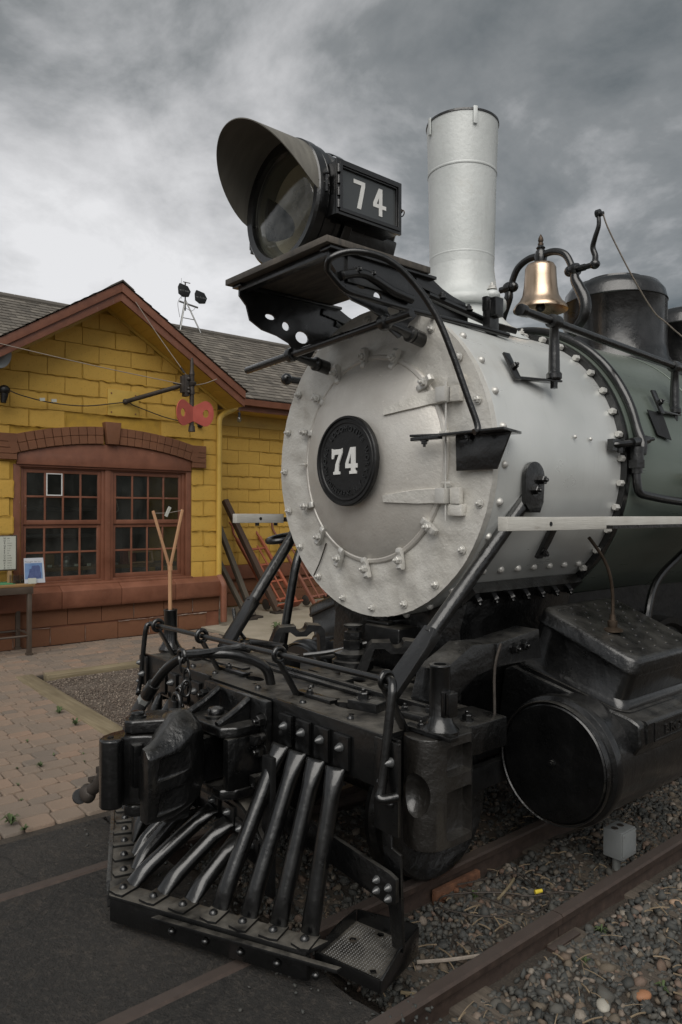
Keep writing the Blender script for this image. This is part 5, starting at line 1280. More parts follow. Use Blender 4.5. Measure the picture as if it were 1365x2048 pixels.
obj('clamp_band', G().lathe([(.2585, -.385), (.262, -.38), (.262, -.345), (.2585, -.34)], (0, 0, HZ), (0, 1, 0), 64, cap=False), BLK, hl)
obj('rear_vent', G().cyl((0, -.3, HZ + .2), (0, -.3, HZ + .262), .07, .06, 24), BLK, hl, bevel=.004)
for sx in (1, -1):
    x0, x1 = sx * .18, sx * .305; ya, yb, za, zb = -.50, -.135, 2.765, 2.985
    g = G().b2((x0, ya, za), (x1, yb, zb)); nbx = obj('number_box', g, BLK, hl, bevel=.006)
    Fx = axes((x1, 0, 0), (0, sx, 0), (0, 0, 1), (sx, 0, 0))
    g = G(); sy = lambda y: y * sx
    def rect(a, b, c, d): q = [(sy(a), c), (sy(b), c), (sy(b), d), (sy(a), d)]; return q
    g.prism([rect(ya - .004, yb + .004, za - .004, zb + .004), rect(ya + .028, yb - .028, za + .028, zb - .028)], Fx @ Matrix.Translation((0, 0, .0005)), .014)
    g.prism([rect(ya + .008, yb - .008, za + .008, zb - .008), rect(ya + .022, yb - .022, za + .022, zb - .022)], Fx @ Matrix.Translation((0, 0, .0147)), .007)
    obj('number_box_frame', g, BLK, hl, bevel=.0025)
    obj('number_glass', G().b2((x1 + sx * .001, ya + .026, za + .026), (x1 + sx * .004, yb - .026, zb - .026)), m_paint('number_glass_grey', (.045, .05, .052), (.06, .066, .068), .12, sc=3, bump=0), hl)
    g = G(); A7 = [(0, .86), (0, 1), (.56, 1), (.56, .86), (.36, 0), (.17, 0), (.38, .86)]; A4 = [[(0, .28), (0, .42), (.28, 1), (.46, 1), (.46, .42), (.66, .42), (.66, .28), (.46, .28), (.46, 0), (.29, 0), (.29, .28)], [(.17, .42), (.29, .42), (.29, .66)]]
    off = -.405 if sx > 0 else .235; h_ = .118; w_ = .115
    g.prism([(p[0] * w_, p[1] * h_) for p in A7], Fx @ Matrix.Translation((off, 2.815, .0045)), .0015)
    g.prism([[(p[0] * w_, p[1] * h_) for p in lp] for lp in A4], Fx @ Matrix.Translation((off + .112, 2.815 - .0, .0045)), .0015)
    obj('numerals', g, WHT, hl, smooth=20)
    g = G()
    for zz_ in (2.80, 2.85, 2.90, 2.945): g.cyl((x1 + sx * .018, ya + .004, zz_ - .016), (x1 + sx * .018, ya + .004, zz_ + .016), .009 if zz_ in (2.80, 2.945) else .007, n=10)
    g.cyl((x1 - sx * .03, ya - .022, 2.86), (x1 - sx * .03, ya - .022, 2.93), .006, n=8).ball((x1 - sx * .03, ya - .022, 2.935), .010, 8, 6)
    g.cyl((x1 - sx * .045, ya - .06, 2.90), (x1 - sx * .03, ya - .01, 2.89), .006, n=8)
    obj('hinge', g, BLK, hl)
    g = G().cyl((x1 - sx * .02, yb, 2.885), (x1 - sx * .02, yb + .028, 2.885), .007, n=8).ball((x1 - sx * .02, yb + .03, 2.885), .012, 8, 6); g.tube([(x1 - sx * .02 + .013 * math.cos(t), yb + .042, 2.878 + .013 * math.sin(t)) for t in np.linspace(0, 6.28, 13)], .0028, 6, 2)
    obj('latch', g, BRZ, hl)
# headlight board and brackets
obj('headlight_board', G().b2((-.385, -.60, 2.607), (.375, -.002, 2.635)), DPL, L0, bevel=.004, wob=.003)
obj('mounting_plate', G().b2((-.21, -.49, 2.636), (.21, -.06, 2.665)), BLK, L0, bevel=.004)
obj('cross_angle', G().b2((-.33, -.56, 2.575), (.33, -.52, 2.606)), BLK, L0, bevel=.003)
br_out = [(-.56, 2.606), (-.56, 2.555), (-.52, 2.515), (-.50, 2.45), (-.43, 2.415), (-.34, 2.40), (-.27, 2.375), (-.22, 2.33), (-.16, 2.30), (-.125, 2.33), (-.10, 2.375), (-.04, 2.425), (.04, 2.45), (.12, 2.45), (.15, 2.42), (.30, 2.44), (.30, 2.52), (.12, 2.57), (.04, 2.606)]
holes = [circ(-.385, 2.485, .030, 12, .014), circ(-.29, 2.455, .024, 14, .022), circ(-.19, 2.415, .042, 16, .030)]
for x_ in (-.335, .325):
    P_ = br_out; g = G(); g.prism([P_] + [[(a, b) for a, b in h] for h in holes], YZ(x_), .012); b_ = obj('headlight_bracket', g, BLK, L0, smooth=25)
    sgn = 1 if x_ > 0 else -1
    obj('bracket_flange', G().b2((x_ - .03, -.575, 2.592), (x_ + .04, .05, 2.6055)), BLK, b_, bevel=.003)
    # long stays running back to the stack
    g = G().tube([(x_ + .01, .02, 2.52), (x_ + sgn * .03, .25, 2.485), (x_ + sgn * .06, .52, 2.435)], .019, 8, 3); obj('stay_bar', g, BLK, b_)
    g = G().box((x_ + sgn * .06, .50, 2.447), (.07, .16, .03), rot=Matrix.Rotation(sgn * .42, 3, 'Y')); obj('stay_foot', g, BLK, b_, bevel=.004)
    for yy_ in (.10, .27, .44): put('bracket_bolt', ME_BHEX, frame((x_ + sgn * (.02 + .08 * yy_), yy_, 2.535 - .16 * yy_), (0, 0, 1)), b_)
    obj('bracket_web', G().box((x_ + .0, .10, 2.54), (.05, .34, .035), rot=Matrix.Rotation(-.16, 3, 'X')), BLK, b_, bevel=.004)
g = G().tube([(.345, -.50, 2.50), (.35, -.38, 2.53), (.355, -.22, 2.49), (.355, -.10, 2.475)], .020, 10); g.b2((.335, -.47, 2.48), (.35, -.12, 2.60)); obj('support_casting', g, BLK, L0, bevel=.003)
for yy_ in (-.42, -.34): put('bracket_bolt', ME_BHEX, frame((.352, yy_, 2.535), (1, 0, 0)), L0)
# curved rods from the board: one to the side step, one back along the boiler
obj('step_rod', G().tube([(.36, -.585, 2.50), (.40, -.60, 2.535), (.45, -.52, 2.565), (.51, -.40, 2.545), (.56, -.30, 2.46), (.61, -.22, 2.33), (.65, -.17, 2.18), (.69, -.13, 2.02), (.725, -.10, 1.885), (.722, -.12, 1.862)], .0135, 12), BLK, L0)
obj('lower_rod', G().tube([(.36, -.585, 2.50), (.365, -.50, 2.44), (.375, -.38, 2.425), (.40, -.10, 2.41), (.43, .25, 2.40), (.46, .45, 2.385)], .0125, 12), BLK, L0)
obj('hook_rod', G().tube([(.12, .10, 2.62), (.06, .06, 2.63), (.02, .05, 2.58), (.03, .05, 2.53), (.06, .06, 2.515)], .016, 10), BLK, L0)
# marker block on the stay foot
g = G().b2((.40, .33, 2.38), (.445, .40, 2.54)); g.b2((.425, .335, 2.46), (.475, .395, 2.55)); g.b2((.40, .325, 2.49), (.43, .41, 2.56)); obj('marker_lamp_socket', g, BLK, L0, bevel=.006)
# ---- flag rail across the smokebox front
g = G().cyl((-.735, -.25, 2.300), (.50, -.25, 2.362), .0185, n=16); obj('cross_rail', g, BLK, L0, bevel=.002)
for (x_, z_) in ((-.335, 2.285), (.337, 2.315)):
    zr = 2.300 + (x_ + .735) / 1.235 * .062
    p0, p1 = Vector((x_, -.015, z_)), Vector((x_, -.25, zr)); d = p1 - p0
    g = G(); g.lathe([(.034, -.01), (.034, .062), (.026, .066), (.036, .072), (.036, .086), (.024, .092), (.018, .16), (.016, .235)], p0, d, 20); pst = obj('rail_bracket', g, BLK, L0, smooth=30)
    obj('collar', G().lathe([(.02, -.024), (.033, -.018), (.037, 0), (.033, .018), (.02, .024)], p1, (1, 0, .05), 18), BLK, pst, smooth=50)
# ---- side step at the smokebox front
sp = obj('lamp_step', G().prism([(.40, -.16), (.52, -.10), (.86, -.11), (.80, .09), (.60, .0), (.42, -.13)], XY(1.862), .012), BLK, L0, bevel=.003)
obj('step_plate', G().prism([(.565, 1.715), (.775, 1.715), (.845, 1.862), (.56, 1.862)], XZ(-.035), .010), BLKC, sp, bevel=.002)
obj('step_arm', G().b2((.40, -.155, 1.845), (.56, -.125, 1.861)), BLK, sp, bevel=.003)
put('bolt', ME_BHEXS, frame((.47, -.14, 1.845), (0, 0, -1)) @ Matrix.Scale(1.4, 4), sp); put('bolt', ME_BHEXS, frame((.64, -.06, 1.860), (0, 0, -1)) @ Matrix.Scale(1.2, 4), sp)
# ---- bell
bl_ = obj('bell', G().lathe([(.0, .0), (.045, .0), (.080, -.010), (.092, -.032), (.095, -.09), (.100, -.15), (.109, -.20), (.128, -.235), (.150, -.258), (.163, -.280), (.162, -.288), (.150, -.280), (.13, -.26), (.095, -.20), (.08, -.05), (0, -.03)], (.0, 1.38, 3.052), (0, 0, 1), 56, cap=False), BRS, L0, smooth=50)
obj('clapper', G().cyl((0, 1.38, 3.0), (0, 1.38, 2.79), .010, n=8).ball((0, 1.38, 2.785), .03), BLK, bl_)
g = G().tube([(-.215, 1.38, 2.955), (-.205, 1.38, 3.0), (-.165, 1.38, 3.065), (-.09, 1.38, 3.10), (0, 1.38, 3.10), (.09, 1.38, 3.10), (.165, 1.38, 3.065), (.205, 1.38, 3.0), (.215, 1.38, 2.955)], .021, 12, 5)
g.lathe([(.035, 3.055), (.04, 3.09), (.03, 3.125), (.022, 3.135), (.028, 3.145), (.016, 3.16)], (0, 1.38, 0), (0, 0, 1), 16)
yk = obj('bell_yoke', g, BLK, bl_, smooth=50)
obj('yoke_finial', G().lathe([(.016, 3.155), (.018, 3.17), (.012, 3.178), (.017, 3.19), (.014, 3.205), (.004, 3.225), (0, 3.23)], (0, 1.38, 0), (0, 0, 1), 14), BRZ, bl_, smooth=50)
g = G()
for sx in (1, -1):
    g.cyl((sx * .195, 1.38, 2.955), (sx * .30, 1.38, 2.955), .020, n=12); g.ball((sx * .20, 1.38, 2.955), .032, 12, 8)
    g.tube([(sx * .235, 1.38, 2.955), (sx * .235, 1.38, 2.90), (sx * .265, 1.38, 2.84), (sx * .30, 1.38, 2.76), (sx * .295, 1.38, 2.68), (sx * .25, 1.38, 2.62), (sx * .20, 1.38, 2.57), (sx * .16, 1.38, 2.52)], lambda t: .022 + .014 * math.sin(t * 3.1), 12, 5)
    g.lathe([(.034, -.022), (.04, 0), (.034, .022)], (sx * .235, 1.38, 2.955), (1, 0, 0), 14)
g.box((0, 1.38, 2.525), (.42, .14, .03))
obj('bell_stand', g, BLK, bl_, smooth=50)
g = G().tube([(.36, 1.38, 2.955), (.365, 1.38, 3.0), (.355, 1.37, 3.05), (.375, 1.36, 3.10), (.40, 1.355, 3.16), (.40, 1.35, 3.22)], lambda t: .019 - .008 * t, 12); g.cyl((.30, 1.38, 2.955), (.385, 1.38, 2.955), .016); g.ball((.362, 1.38, 2.955), .030, 12, 8, (1, 1, .9)); g.cyl((.385, 1.35, 3.225), (.43, 1.35, 3.215), .013); g.lathe([(.022, -.012), (.022, .012)], (.40, 1.35, 3.225), (1, 0, 0), 12)
obj('bell_crank', g, BLK, bl_, smooth=50)
obj('bell_cord', G().tube([(.43, 1.35, 3.21), (.43, 1.42, 3.13), (.44, 1.65, 2.93), (.445, 1.90, 2.765), (.45, 2.05, 2.72), (.46, 2.3, 2.65), (.47, 3.0, 2.50)], .0045, 6), WIRE, bl_)
# ---- sand dome, second dome
def dome(yc, r, zt, lab=None, cap=True):
    zb = BZ + .74; g = G()
    g.lathe([(r + .16, zb - .11), (r + .10, zb - .06), (r + .045, zb - .0), (r + .012, zb + .06), (r, zb + .13), (r, zt - .14), (r + .003, zt - .135), (r, zt - .125), (r - .012, zt - .075), (r - .05, zt - .025), (r - .12, zt), (0, zt + .012)], (0, yc, 0), (0, 0, 1), 64, cap=False)
    o = obj('sand_dome' if cap else 'steam_dome', g, BLK, L0, smooth=40)
    obj('dome_seam', G().lathe([(r + .002, zt - .145), (r + .006, zt - .14), (r + .002, zt - .135)], (0, yc, 0), (0, 0, 1), 64, cap=False), BLK, o)
    if cap:
        obj('dome_lid', G().lathe([(.19, zt - .0), (.185, zt + .02), (.14, zt + .03), (.06, zt + .036), (.05, zt + .05), (0, zt + .052)], (0.0, yc, 0), (0, 0, 1), 32, cap=False), BLK, o, smooth=35)
    return o
dome(2.24, .335, 3.10); dome(3.35, .36, 3.10, cap=False)
# ---- handrail with pillars
zr = lambda y: 2.405 - .045 * (y - .3)
hr = obj('handrail', G().cyl((.715, .22, zr(.22)), (.74, 4.5, zr(4.5)), .019, n=16), BLK, L0); obj('rail_end', G().cyl((.715, .19, zr(.19)), (.715, .225, zr(.22)), .027, n=16), BLK, hr, bevel=.004)
for (y_) in (.44, 1.60, 2.8):
    z_ = zr(y_); x_ = .72
    g = G().lathe([(.029, -.262), (.035, -.255), (.035, -.235), (.026, -.225), (.024, -.12), (.020, -.03), (.026, -.02), (.030, -.012)], (x_, y_, z_), (0, 0, 1), 18); g.lathe([(.020, -.032), (.031, -.028), (.033, 0), (.031, .028), (.020, .032)], (x_, y_, z_), (0, 1, 0), 18); g.cyl((x_, y_, z_ - .30), (x_, y_, z_ - .262), .018, n=6)
    p = obj('rail_pillar', g, BLK, L0, smooth=40)
    R_ = .742 if y_ < 1 else .79; zs = z_ - .262; ang_ = math.asin((zs + .02 - BZ) / R_); xs = R_ * math.cos(ang_)
    g = G().prism([(xs + .008, 0), (x_ + .03, 0), (x_ + .03, .010), (xs + .008, .010)], axes((0, y_ - .20 if y_ < 1 else y_ - .18, zs - .008), (1, .0, 0), (0, 0, 1), (0, 1, 0)), .23) if False else G()
    g.prism([(x_ + .025, y_ + .03), (x_ - .03, y_ + .03), (xs - .01, y_ - .20), (xs + .035, y_ - .22)], XY(zs - .010), .010)
    g.box((xs + .012, y_ - .215, zs + .045), (.012, .045, .14), rot=Matrix.Rotation(-(PI / 2 - ang_) * .55 if False else -ang_ * .9, 3, 'Y'))
    obj('pillar_bracket', g, BLK, p, bevel=.003); put('bracket_bolt', ME_BHEX, frame((xs + .02, y_ - .215, zs + .04), (1, 0, .5)), p)
    if y_ < 1:
        g = G().lathe([(.02, -.03), (.03, 0), (.02, .03)], (-x_, y_, z_), (0, 1, 0), 12); g.cyl((-x_, y_, z_), (-.69, y_, z_ - .25), .02); obj('rail_pillar', g, BLK, L0)
obj('handrail', G().cyl((-.715, .02, 2.28), (-.74, 4.5, 2.28), .019, n=12), BLK, L0)
obj('rail_end', G().ball((-.715, .0, 2.28), .033, 14, 8), BLK, L0)
# ---- big pipe arched behind the flange, clamp and union
arc = [(.80 * math.cos(R(a)), 1.075, BZ + .80 * math.sin(R(a))) for a in range(118, 8, -7)]
obj('sand_pipe', G().tube(arc + [(.815, 1.06, 1.88), (.815, 1.05, 1.83)], .024, 14, 3), BLK, L0)
g = G().cyl((.80, 1.03, 1.80), (.80, 1.03, 1.865), .036, n=16).cyl((.80, 1.03, 1.76), (.80, 1.03, 1.80), .042, n=6).cyl((.80, 1.03, 1.735), (.80, 1.03, 1.76), .030, n=16)
un = obj('pipe_union', g, BLKC, L0, smooth=30)
obj('feed_pipe', G().tube([(.80, 1.03, 1.75), (.805, 1.03, 1.68), (.81, 1.045, 1.64), (.82, 1.11, 1.625), (.84, 1.4, 1.60), (.86, 2.0, 1.58), (.86, 3.5, 1.55)], .021, 12), BLK, L0)
g = G().tube([(.76, .86, 1.868), (.79, .90, 1.872), (.80, 1.0, 1.885), (.805, 1.10, 1.90)], .017, 10).cyl((.80, .98, 1.883), (.80, 1.12, 1.905), .024, n=12).cyl((.80, 1.12, 1.905), (.80, 1.20, 1.915), .010, n=8).cyl((.80, 1.13, 1.907), (.80, 1.15, 1.909), .02, n=6); g.box((.765, .90, 1.868), (.03, .11, .055)); g.cyl((.78, .91, 1.83), (.78, .91, 1.88), .014, n=8)
obj('pipe_clamp', g, BLK, un)
g = G().prism([(-.07, -.08), (.07, -.10), (.06, .05), (-.10, .06)], axes((.752, 1.36, 2.02), (0, 1, 0), (-.3, 0, .95), (.95, 0, .3)), .004); obj('jacket_opening', g, BLKP, L0)
obj('washout_plug', G().cyl((.78, 1.60, 1.72), (.86, 1.60, 1.72), .035, n=12), BRZ, L0)
(lambda *a, **k: 0)('drip_pipe', G().tube([(.76, 1.25, 1.36), (.70, 1.3, 1.25), (.66, 1.25, 1.1), (.66, 1.2, .95)], .017, 8), BLK, L0)
# ---- front braces
def brace(sx, p0, p1, flat_end=True):
    g = G(); a, b = Vector(p0), Vector(p1); g.tube([a, a.lerp(b, .45), a.lerp(b, .72)], .031, 16, 4); 
    d = (b - a).normalized(); c_ = a.lerp(b, .72); M4 = frame(c_, d, (1, 0, 0)); L = (b - c_).length
    me = G().add([M4 @ Vector(v_) for v_ in [(-.030, -.030, -.02), (.030, -.030, -.02), (.030, .030, -.02), (-.030, .030, -.02), (-.042, -.018, .06), (.042, -.018, .06), (.042, .018, .06), (-.042, .018, .06), (-.048, -.014, L), (.048, -.014, L), (.048, .014, L), (-.048, .014, L)]],
                 [(0, 3, 2, 1), (0, 1, 5, 4), (1, 2, 6, 5), (2, 3, 7, 6), (3, 0, 4, 7), (4, 5, 9, 8), (5, 6, 10, 9), (6, 7, 11, 10), (7, 4, 8, 11), (8, 9, 10, 11)])
    br = obj('smokebox_brace', g, BLKC, L0, smooth=50); obj('brace_foot', me, BLK, br, bevel=.005)
    return br
b1 = brace(1, (.735, .215, 1.600), (.600, -.47, .845)); b2 = brace(-1, (-.735, .215, 1.600), (-.600, -.47, .845))
for sx, b_ in ((1, b1), (-1, b2)):
    M4 = axes((sx * .745, .235, 1.625), (0, 1, 0), (0, 0, 1), (sx, 0, 0)) if sx > 0 else axes((-.745, .235, 1.625), (0, -1, 0), (0, 0, 1), (-1, 0, 0))
    g = G(); lp = [(.068 * math.cos(a), .065 + .068 * math.sin(a)) for a in np.linspace(0, PI, 15)] + [(-.068, -.05), (-.035, -.085), (.035, -.085), (.060, -.04)]
    g.prism(lp, M4, .022); pd = obj('brace_pad', g, BLKC, b_, bevel=.005)
    for (u_, w_) in ((-.005, .01), (.04, .055)): put('pad_bolt', ME_BHEX, M4 @ Matrix.Translation((u_, w_, .02)) @ Matrix.Scale(1.25, 4), b_)
# lower bracket plate on the smokebox flank
M4 = axes((.672, .47, 1.425), (.18, .70, .0), (.48, 0, .74), (.78, 0, -.52)); g = G().prism([(-.022, -.10), (.022, -.10), (.03, -.02), (.026, .10), (-.022, .10)], axes((.668, .46, 1.425), (0, 1, 0), (.42, .12, .90), (.9, 0, -.42)), .02)
fb = obj('flank_bracket', g, BLKC, L0, bevel=.005)
for t in (-.07, .07): put('bracket_bolt', ME_BHEX, frame((.69 + .42 * t, .46 + .12 * t, 1.42 + .90 * t), (.9, 0, -.42)), fb)
# left front pipe bowed down to the deck and the hand wheel beyond it
obj('train_pipe', G().tube([(-.62, .12, 1.42), (-.60, .04, 1.36), (-.59, -.02, 1.26), (-.60, -.06, 1.05), (-.61, -.10, .80)], .024, 12), BLK, L0)
g = G().tube([(-.86 + .085 * math.cos(t), .10 + .11 * math.sin(t), 1.385 + .02 * math.sin(t)) for t in np.linspace(0, 2 * PI, 17)], .017, 10, 3); g.cyl((-.78, .10, 1.385), (-.68, .12, 1.39), .016); obj('grab_loop', g, BLK, L0)
# ---- running boards
def board(sx, y0_, lab=None):
    xs = sorted((sx * .78, sx * 1.02)); o = obj('running_board', G().b2((xs[0], .42, 1.474), (xs[1], 6, 1.488)), BLKC, L0)
    xe = sorted((sx * .945, sx * .99)) if sx > 0 else sorted((-.955, -.91))
    g = G(); n = 12; x0_, x1_ = xe
    yA, yB = (y0_, 4.0) if sx > 0 else (y0_, .125)
    v_ = []; 
    for i in range(n + 1):
        y_ = yA + (yB - yA) * i / n; dz = .004 * noise.noise((y_ * 2.2, 0, sx)) ; hz = .010 if i == 0 else 0
        for (xx_, zz_) in ((x0_, 1.472), (x1_, 1.472), (x1_, 1.524), (x0_, 1.524)): v_.append((xx_, y_, zz_ + dz))
    f_ = [(0, 3, 2, 1), (4 * n, 4 * n + 1, 4 * n + 2, 4 * n + 3)] + [(i * 4 + j, i * 4 + (j + 1) % 4, i * 4 + 4 + (j + 1) % 4, i * 4 + 4 + j) for i in range(n) for j in range(4)]
    g.add(v_, f_); e_ = obj('board_edge', g, BRD, o, bevel=.003)
    obj('edge_bolt', G().cyl((x1_ - .0, y0_ + .27 if sx > 0 else y0_ + .16, 1.497), (x1_ + .002, y0_ + .27 if sx > 0 else y0_ + .16, 1.497), .009, n=10), BLKP, o)
    return o
rb = board(1, -.255); lb = board(-1, -.20)
obj('board_plank', G().b2((.785, .42, 1.489), (.943, 2.6, 1.508)), BLKC, rb, bevel=.003, wob=.002); obj('cover_sheet', G().b2((.80, .46, 1.510), (.94, 1.9, 1.516)), BLKP, rb, wob=.004)
obj('bracket_angle', G().b2((-.93, .13, 1.478), (-.70, .40, 1.505)), BLK, lb, bevel=.003)
g = G()
for y_ in (-.05, .08): g.cyl((-.93, y_, 1.455), (-.93, y_, 1.472), .012, n=8)
obj('board_bolt', g, BLK, lb)
# ---- smokebox saddle
g = G()
for sx in (1, -1):
    a0, a1 = (R(-80), R(-43)) if sx > 0 else (R(-137), R(-100))
    g.lathe([(.744, .13), (.785, .13), (.785, .98), (.744, .98)], (0, 0, BZ), (0, 1, 0), 12, a0, a1, up=(1, 0, 0), cap=False) if False else None
    lo = []; 
    for r in (.745, .80):
        lo.append([(sx * r * math.cos(R(a)), BZ + r * math.sin(R(a))) for a in range(-80, -46, 4)])
    g.prism(lo[0] + list(reversed(lo[1])), XZ(.985), .86)
sdl = obj('saddle_flange', g, BLKC, L0, smooth=30)
for i in range(7):
    for sx in (1, -1):
        a = R(-52); put('saddle_bolt', ME_BHEX, frame((sx * .795 * math.cos(a), .19 + .122 * i, BZ + .795 * math.sin(a)), (sx * math.cos(a), 0, math.sin(a))) @ Matrix.Scale(1.25, 4), sdl)
obj('saddle', G().prism([(-.42, .50), (.42, .50), (.46, .80), (.44, 1.0), (.50, 1.19), (.30, 1.06), (0, 1.00), (-.30, 1.06), (-.50, 1.19), (-.44, 1.0), (-.46, .80)], XZ(.97), .84), BLKC, L0, bevel=.01)
obj('boiler_underside', G().b2((-.40, 1.0, .62), (.40, 6, 1.1)), BLKP, L0)
# ---- cylinders and steam chests
def rbox(x0_, x1_, y0_, y1_, r, n=5):
    P_ = []
    for (cx, cy, s_) in ((x1_ - r, y1_ - r, 0), (x0_ + r, y1_ - r, 1), (x0_ + r, y0_ + r, 2), (x1_ - r, y0_ + r, 3)):
        for i in range(n + 1): a = PI / 2 * (s_ + i / n); P_.append((cx + r * math.cos(a), cy + r * math.sin(a)))
    return P_
def sect(loops_z, M4):
    g = G(); n = len(loops_z[0][0]); v_ = []; f_ = []
    for lp, z_ in loops_z: v_ += [(p[0], p[1], z_(p[0]) if callable(z_) else z_) for p in lp]
    for j in range(len(loops_z) - 1):
        for i in range(n): a = j * n + i; b = j * n + (i + 1) % n; f_.append((a, b, b + n, a + n))
    f_.append(tuple(reversed(range(n)))); f_.append(tuple(range((len(loops_z) - 1) * n, len(loops_z) * n)))
    g.add(v_, f_, M4); return g
for sx in (1, -1):
    cx, cz = sx * .87, .500
    g = G().lathe([(.0, .045), (.236, .045), (.246, .052), (.250, .060), (.250, .085), (.257, .088), (.268, .092), (.272, .100), (.272, .128), (.262, .132), (.258, .150), (.256, .165), (.256, .98), (.27, .99), (.27, 1.05), (.0, 1.06)], (cx, .165, cz), (0, 1, 0), 80, cap=False)
    cy_ = obj('cylinder', g, BLK, L0, smooth=28)
    obj('head_casing_rim', G().lathe([(.247, .044), (.252, .040), (.255, .046), (.255, .06)], (cx, .165, cz), (0, 1, 0), 80, cap=False), BLKC, cy_)
    obj('head_bolt', G().cyl((cx, .210, cz), (cx, .200, cz), .014, n=8).cyl((cx, .201, cz), (cx, .193, cz), .008, n=8), BLKC, cy_)
    # inclined chest: local frame, u outward and down, v back, w up
    th = R(-21.5); u_ = Vector((sx * math.cos(th), 0, math.sin(th))); w_ = Vector((sx * -math.sin(th), 0, math.cos(th))); O = Vector((sx * .865, .42, .985)); v_ = Vector((0, 1, 0))
    M4 = axes(O, u_, v_, w_)
    ch = obj('steam_chest', sect([(rbox(-.262, .285, .012, .68, .05), lambda q: -.245 + (q + .2) * .14), (rbox(-.250, .274, .018, .67, .05), lambda q: -.222 + (q + .2) * .14), (rbox(-.240, .262, .026, .66, .05), lambda q: -.212 + (q + .2) * .14), (rbox(-.246, .252, .034, .65, .05), -.03)], M4), BLK, L0, smooth=40)
    obj('chest_lid', sect([(rbox(-.256, .262, .022, .66, .055), -.032), (rbox(-.258, .264, .020, .662, .055), -.02), (rbox(-.252, .258, .026, .656, .055), -.008), (rbox(-.250, .256, .028, .654, .055), .022), (rbox(-.238, .244, .040, .642, .05), .036), (rbox(-.22, .226, .058, .624, .04), .040)], M4), BLKC, ch, smooth=50)
    obj('chest_foot', sect([(rbox(-.27, .30, .0, .70, .06), lambda q: -.275 + (q + .2) * .14), (rbox(-.27, .30, .0, .70, .06), lambda q: -.246 + (q + .2) * .14)], M4), BLKC, ch, smooth=40)
    # lattice of studs cast in the lid
    gs_ = G(); 
    for i in range(9):
        for j in range(11):
            if (i + j) % 2: continue
            gs_.lathe([(.009, 0), (.007, .004), (0, .0055)], M4 @ Vector((-.19 + i * .047, .09 + j * .052, .040)), w_, 5)
    obj('lid_studs', gs_, BLKD, ch, smooth=60, kind='stuff')
    obj('valve_bed', G().prism([(sx * p[0], p[1]) for p in [(.42, .40), (.46, .74), (.47, .80), (.52, .825), (1.10, .700), (1.145, .680), (1.150, .59), (1.09, .50), (1.0, .38), (.62, .30)]], XZ(1.14), .73), BLKC, L0, bevel=.02, seg=3)
    obj('cylinder_cleading', G().prism([(sx * p[0], p[1]) for p in [(1.0, .585), (1.145, .59), (1.156, .60), (1.156, .680), (1.146, .690), (1.0, .70)]], XZ(1.10), .645), BLKC, cy_, bevel=.003)
    if sx > 0:
        np_ = obj('maker_plate', G().prism([[(.51, .598), (1.08, .598), (1.08, .676), (.51, .676)], [(.518, .605), (1.072, .605), (1.072, .669), (.518, .669)]], axes((1.1565, 0, 0), (0, 1, 0), (0, 0, 1), (1, 0, 0)), .004), BLKC, cy_)
        g = G(); text_line(g, 'BROOKS', axes((1.1575, .74, .615), (0, 1, 0), (0, 0, 1), (1, 0, 0)) @ Matrix.Diagonal((1.35, 1, 1, 1)), .056, .003); obj('raised_lettering', g, BLKC, cy_, smooth=30)
    # relief pipe on the lid
    if sx > 0:
        p = M4 @ Vector((.03, .20, .04)); g = G().lathe([(.045, 0), (.045, .008), (.030, .014), (.020, .018), (.022, .030), (.022, .045), (.014, .05), (.012, .075)], p, (0, 0, 1), 6 if False else 14)
        lb_ = obj('oil_fitting', g, BRZ, ch, smooth=30)
        obj('oil_pipe', G().tube([p + Vector((0, 0, .06)), p + Vector((0, .0, .16)), p + Vector((-.005, -.02, .26)), p + Vector((-.02, -.06, .34)), p + Vector((-.06, -.10, .42))], .0075, 8), BRZ, ch)
# curved pipe diving behind the chest
obj('dump_pipe', G().tube([(.80, 1.75, 1.40), (.79, 1.50, 1.30), (.77, 1.30, 1.18), (.765, 1.22, 1.02), (.765, 1.2, .85)], .020, 10), BLK, L0)
# frame arm and bed castings between saddle and beam
g = G().prism([(-.36, .79), (-.31, .93), (-.13, 1.01), (.03, 1.0), (.32, 1.03), (.34, .90), (.03, .90), (-.10, .885), (-.25, .80)], YZ(.60), .13); obj('frame_arm', g, BLKC, L0, bevel=.006)

for (y_, z_) in ((.14, .965), (.20, .972)): put('frame_bolt', ME_BHEX, frame((.731, y_, z_), (1, 0, 0)) @ Matrix.Scale(1.2, 4), L0)
g = G().prism([(.70, -.40), (.775, -.33), (.80, -.18), (.80, .0), (.60, .02), (.60, -.40)], XY(.60), .118); bp = obj('bed_plate', g, BLKC, L0, bevel=.006)
put('bed_bolt', ME_BHEX, frame((.735, -.17, .718), (0, 0, 1)) @ Matrix.Scale(1.3, 4), bp)
obj('drain_rod', G().tube([(.745, .03, 1.0), (.735, .01, .93), (.735, .0, .86), (.745, -.01, .74), (.75, -.02, .66)], .006, 8), IRON, L0)
for x_ in (-.36, .36):
    obj('frame_bar', G().b2((x_ - .05, -.50, .52), (x_ + .05, 6, .68)), BLKP, L0, bevel=.006)
